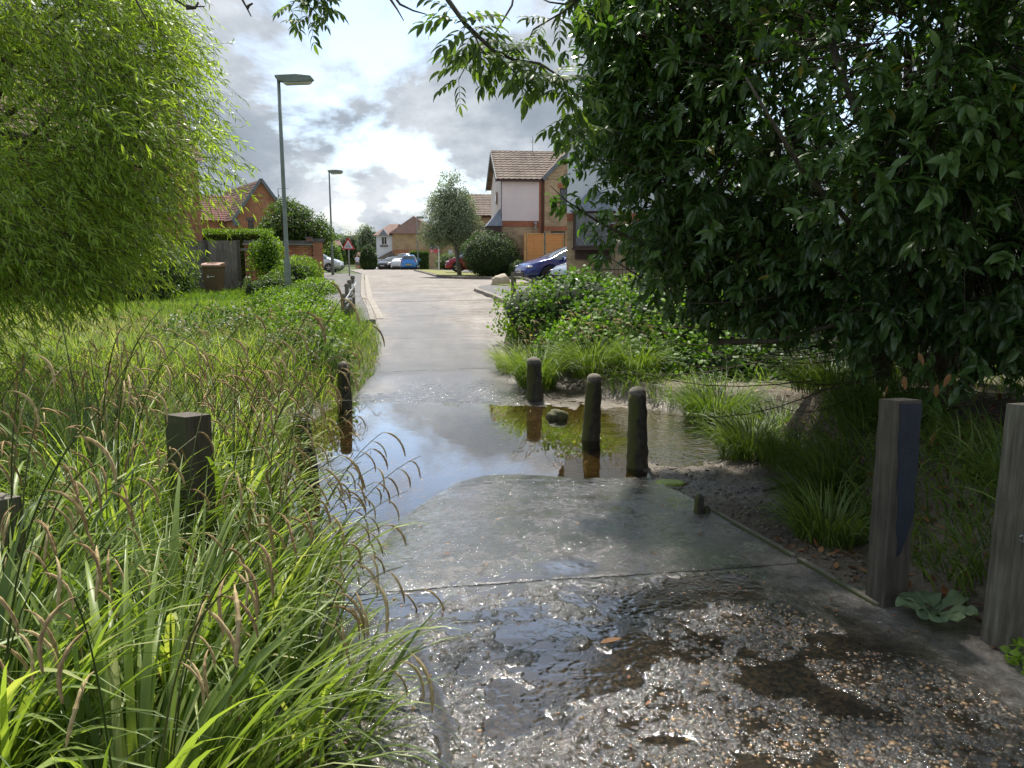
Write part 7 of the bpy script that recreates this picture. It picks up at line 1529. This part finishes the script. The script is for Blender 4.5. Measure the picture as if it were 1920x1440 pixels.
    for s_ in (-1, 1):
        b = B(); b.lathe([(.001, -.11), (.09, -.08), (.13, 0), (.10, .06), (.001, .09)], (0, 0, 0), 10, 0); me_ = b.build('headlight', M_['headlamp'], root, local=True, smooth=True); me_.location = (L / 2 - .22, s_ * hw * .74, np.interp(L / 2 - .2, tx, tz) - .11); me_.scale = (1.6, .95, .55)
        b = B(); b.lathe([(.001, -.12), (.07, -.08), (.09, 0), (.07, .08), (.001, .12)], (0, 0, 0), 10, 0); me_ = b.build('tail_light', M_['taillamp'], root, local=True, smooth=True); me_.location = (-L / 2 + .10, s_ * hw * .78, np.interp(-L / 2 + .1, bx, bz) - .10); me_.scale = (1.0, 1.1, .9)
        b = B(); b.box((glassx[3] - .45, s_ * (hw + .09), np.interp(glassx[3] - .4, bx, bz) + .06), (.13, .20, .13)); b.build('wing_mirror', paintm, root, local=True, bevel=.03)
    fr = L / 2 + .012; rr = -L / 2 - .012
    b = B(); b.box((fr - .06, 0, .36), (.16, Wd * .62, .16)); b.build('grille', M_['blackplastic'], root, local=True, bevel=.01)
    b = B(); b.box((fr + .028, 0, .47), (.012, .52, .11)); pl = b.build('number_plate', M_['plate'], root, local=True)
    b = B(); b.box((rr - .02, 0, .52 if platem == 'rear' else .6), (.03, .52, .115)); pr_ = b.build('number_plate', M_['platey'], root, local=True)
    for par, xx, zz, sg in ((pl, fr + .036, .47, 1), (pr_, rr - .037, .52 if platem == 'rear' else .6, -1)):
        b = B(); yy = -.20
        for i in range(7):
            if i == 4: yy += .03
            b.box((xx, yy, zz), (.004, .034, .068)); yy += .055
        b.build('plate_marks', M_['ink'], par, local=True)
    return root
def zg(Y, d=0): return float(np.interp(Y, PX, PZ)) + d
sal_top = [(-2.35, .80), (-2.28, 1.02), (-1.9, 1.16), (-1.3, 1.34), (-.6, 1.43), (0, 1.445), (.5, 1.38), (1.0, 1.17), (1.38, .97), (1.8, .87), (2.15, .76), (2.3, .64), (2.35, .52)]
sal_belt = [(-2.35, .76), (-2.2, .95), (-1.2, .96), (0, .93), (1.1, .90), (1.38, .93), (1.9, .80), (2.35, .50)]
hat_top = [(-1.72, .70), (-1.68, 1.0), (-1.5, 1.36), (-1.2, 1.45), (-.3, 1.48), (.25, 1.44), (.7, 1.22), (1.05, 1.0), (1.4, .88), (1.65, .74), (1.72, .50)]
hat_belt = [(-1.72, .68), (-1.65, .95), (-1.0, .95), (0, .92), (1.0, .93), (1.4, .84), (1.72, .48)]
suv_top = [(-2.2, .85), (-2.15, 1.15), (-1.95, 1.5), (-1.6, 1.64), (-.4, 1.68), (.3, 1.63), (.75, 1.38), (1.1, 1.14), (1.6, 1.05), (2.05, .92), (2.2, .62)]
suv_belt = [(-2.2, .8), (-2.1, 1.08), (0, 1.06), (1.1, 1.08), (1.6, 1.0), (2.2, .6)]
front = P(967, 0, 28.6); yaw = math.pi + R(17); dirv = Vector((math.cos(yaw), math.sin(yaw), 0)); c = Vector((front.x + .15, 28.9, 0)) - dirv * 2.35 + Vector((0, .55, 0))
car('deep blue electric saloon parked on the side drive, its black five-spoke wheel showing', (c.x, c.y, zg(29, .10)), yaw, 4.7, 1.85, 1.445, sal_top, sal_belt, (-2.0, -1.25, .35, 1.38), paint('deep_blue_paint', (.025, .04, .20), .35), .345, (-1.42, 1.42), 'rear', M_['rimdark'])
yaw = math.pi + R(28); dirv = Vector((math.cos(yaw), math.sin(yaw), 0)); c = Vector((1.36, 25.75, 0)) - dirv * 1.72 + Vector((.22, .85, 0))
car('pale grey-blue hatchback nosing out behind the corner of the white house, number plate showing', (c.x, c.y, zg(26, .10)), yaw, 3.44, 1.6, 1.48, [(a, b_ * .82) for a, b_ in hat_top], [(a, b_ * .82) for a, b_ in hat_belt], (-1.55, -1.3, .2, 1.0), paint('pale_grey_blue_paint', (.30, .36, .42), .5), .29, (-1.15, 1.1), 'rear', M_['rim'])
c = P(753.5, 0, 75); car('bright blue small hatchback seen from behind at the head of the lane', (c.x, 75 + 1.7, zg(76, -.02)), R(90 + 3), 3.44, 1.63, 1.48, hat_top, hat_belt, (-1.70, -1.35, .2, 1.0), paint('bright_blue_paint', (.05, .24, .62), .2), .29, (-1.15, 1.1), 'rear', M_['rim'])
c = P(738, 0, 80); car('white four-wheel-drive facing the lane behind the blue hatchback', (c.x, 84, zg(84)), R(-90 - 14), 4.4, 1.85, 1.68, [(a, b_ * 1.06) for a, b_ in suv_top], [(a, b_ * 1.05) for a, b_ in suv_belt], (-2.05, -1.7, .25, 1.08), paint('white_paint', (.68, .70, .72), .05), .36, (-1.35, 1.35), 'front', M_['rim'])
c = P(713, 0, 80); car('black car between the clipped evergreen and the white four-wheel-drive', (c.x, 84.5, zg(84)), R(-90 - 26), 4.3, 1.78, 1.42, [(a * .92, b_ * .98) for a, b_ in sal_top], [(a * .92, b_) for a, b_ in sal_belt], (-1.85, -1.2, .3, 1.25), paint('black_paint', (.015, .016, .02), .3), .32, (-1.3, 1.3), 'front', M_['rim'])
c = P(612, 0, 56); car('silver-white car nosing out past the end of the brick wall', (c.x - 1.8, 56.5, zg(56, .05)), R(0), 4.3, 1.75, 1.5, [(a * 1.25, b_) for a, b_ in hat_top][::1], [(a * 1.25, b_) for a, b_ in hat_belt], (-2.0, -1.6, .25, 1.28), paint('silver_paint', (.55, .56, .57), .4), .31, (-1.4, 1.35), 'front', M_['rim'])
c = P(845, 0, 50); car('dark red car behind the trunk of the young tree', (c.x + 1.55, 50.5, zg(50, .12)), R(180), 4.2, 1.75, 1.5, [(a * 1.22, b_) for a, b_ in hat_top], [(a * 1.22, b_) for a, b_ in hat_belt], (-1.95, -1.55, .25, 1.25), paint('dark_red_paint', (.28, .02, .045), .3), .33, (-1.35, 1.3), 'front', M_['rim'])
c = P(680, 0, 103); car('low white car bonnet beyond the brow behind the walking man', (c.x, 104, zg(104) - .55), R(-75), 4.2, 1.7, 1.4, [(a * .9, b_) for a, b_ in sal_top], [(a * .9, b_) for a, b_ in sal_belt], (-1.85, -1.2, .3, 1.2), paint('white_paint2', (.68, .70, .72), .05), .31, (-1.3, 1.3), 'front', M_['rim'])
# small things beside the far hedge
c = P(812, 0, 64); b = B(); b.tube([(c.x, 64, .45), (c.x + .1, 64, .95), (c.x + .02, 64, 1.2)], .035, 6); b.box((c.x + .12, 64, 1.22), (.45, .18, .14)); b.tube([(c.x - .25, 64, .55), (c.x + .15, 64, .5)], .06, 6); tag(b.build('child_scooter', M_['leadcame']), 'pale toddler scooter or toy left by the low brick wall beside the sale board', 'toy')
# ------------------------------------------------------------------ walking man
def person(px, Y, pyt, pyb, label):
    p = P(px, pyb, Y); h = P(px, pyt, Y).z - p.z; s = h / 1.75; root = thing('person', label, 'person', (p.x, Y, p.z), R(15))
    me = bpy.data.meshes.new('body'); V = [(0, 0, .95), (0, 0, 1.2), (0, .01, 1.42), (0, 0, 1.53), (0, -.02, 1.66), (-.19, 0, 1.40), (-.26, .05, 1.14), (-.20, -.12, .92), (.19, 0, 1.40), (.27, .02, 1.12), (.27, -.10, .90), (-.10, 0, .88), (-.11, -.10, .50), (-.10, .05, .08), (-.10, -.10, .03), (.10, 0, .88), (.11, .04, .48), (.10, .22, .12), (.10, .10, .05), (0, -.01, 1.75)]
    E = [(0, 1), (1, 2), (2, 3), (3, 4), (4, 19), (2, 5), (5, 6), (6, 7), (2, 8), (8, 9), (9, 10), (0, 11), (11, 12), (12, 13), (13, 14), (0, 15), (15, 16), (16, 17), (17, 18)]; Rr = [.15, .15, .16, .06, .10, .07, .05, .035, .07, .05, .035, .09, .06, .045, .04, .09, .06, .045, .04, .06]
    me.from_pydata([tuple(q * s for q in v) for v in V], E, []); me.materials.append(M_['skin']); o = obj('body', me, root, True); m = o.modifiers.new('skin', 'SKIN'); me.skin_vertices.new() if not me.skin_vertices else None
    for i, r_ in enumerate(Rr): me.skin_vertices[0].data[i].radius = (r_ * s, r_ * s * .8)
    me.skin_vertices[0].data[0].use_root = True; o.modifiers.new('sub', 'SUBSURF').levels = 1; o.modifiers['sub'].render_levels = 1
    b = B(); b.lathe([(.20 * s, .88 * s), (.205 * s, 1.1 * s), (.215 * s, 1.3 * s), (.20 * s, 1.42 * s), (.09 * s, 1.50 * s)], k=14); sh = b.build('shirt', M_['shirt'], root, local=True, smooth=True); sh.scale = (1, .78, 1)
    for sg in (-1, 1): b = B(); b.tube([(sg * .17 * s, 0, 1.43 * s), (sg * .25 * s, .03 * s, 1.18 * s)], [.085 * s, .075 * s], 10); b.build('sleeve', M_['shirt'], root, local=True, smooth=True)
    b = B(); b.lathe([(.19 * s, .80 * s), (.19 * s, .92 * s)], k=12); q = b.build('shorts', M_['shorts'], root, local=True); 
    for sg, yy in ((-1, -.05), (1, .02)): b = B(); b.tube([(sg * .09 * s, 0, .90 * s), (sg * .11 * s, yy * s, .56 * s)], [.115 * s, .105 * s], 10); b.build('shorts_leg', M_['shorts'], root, local=True, smooth=True)
    b = B(); b.lathe([(.10 * s, 1.68 * s), (.108 * s, 1.72 * s), (.08 * s, 1.78 * s), (.01, 1.80 * s)], k=12); b.build('hair', M_['hair'], root, local=True, smooth=True)
    return root
person(670.5, 90, 478.5, 505.5, 'man in a white short-sleeved shirt and grey shorts walking away up the lane')
print('objects', len(sc.objects), 'tris~', sum(len(m.polygons) * (2 if len(m.polygons) and m.polygons[0].loop_total == 4 else 1) for m in bpy.data.meshes))
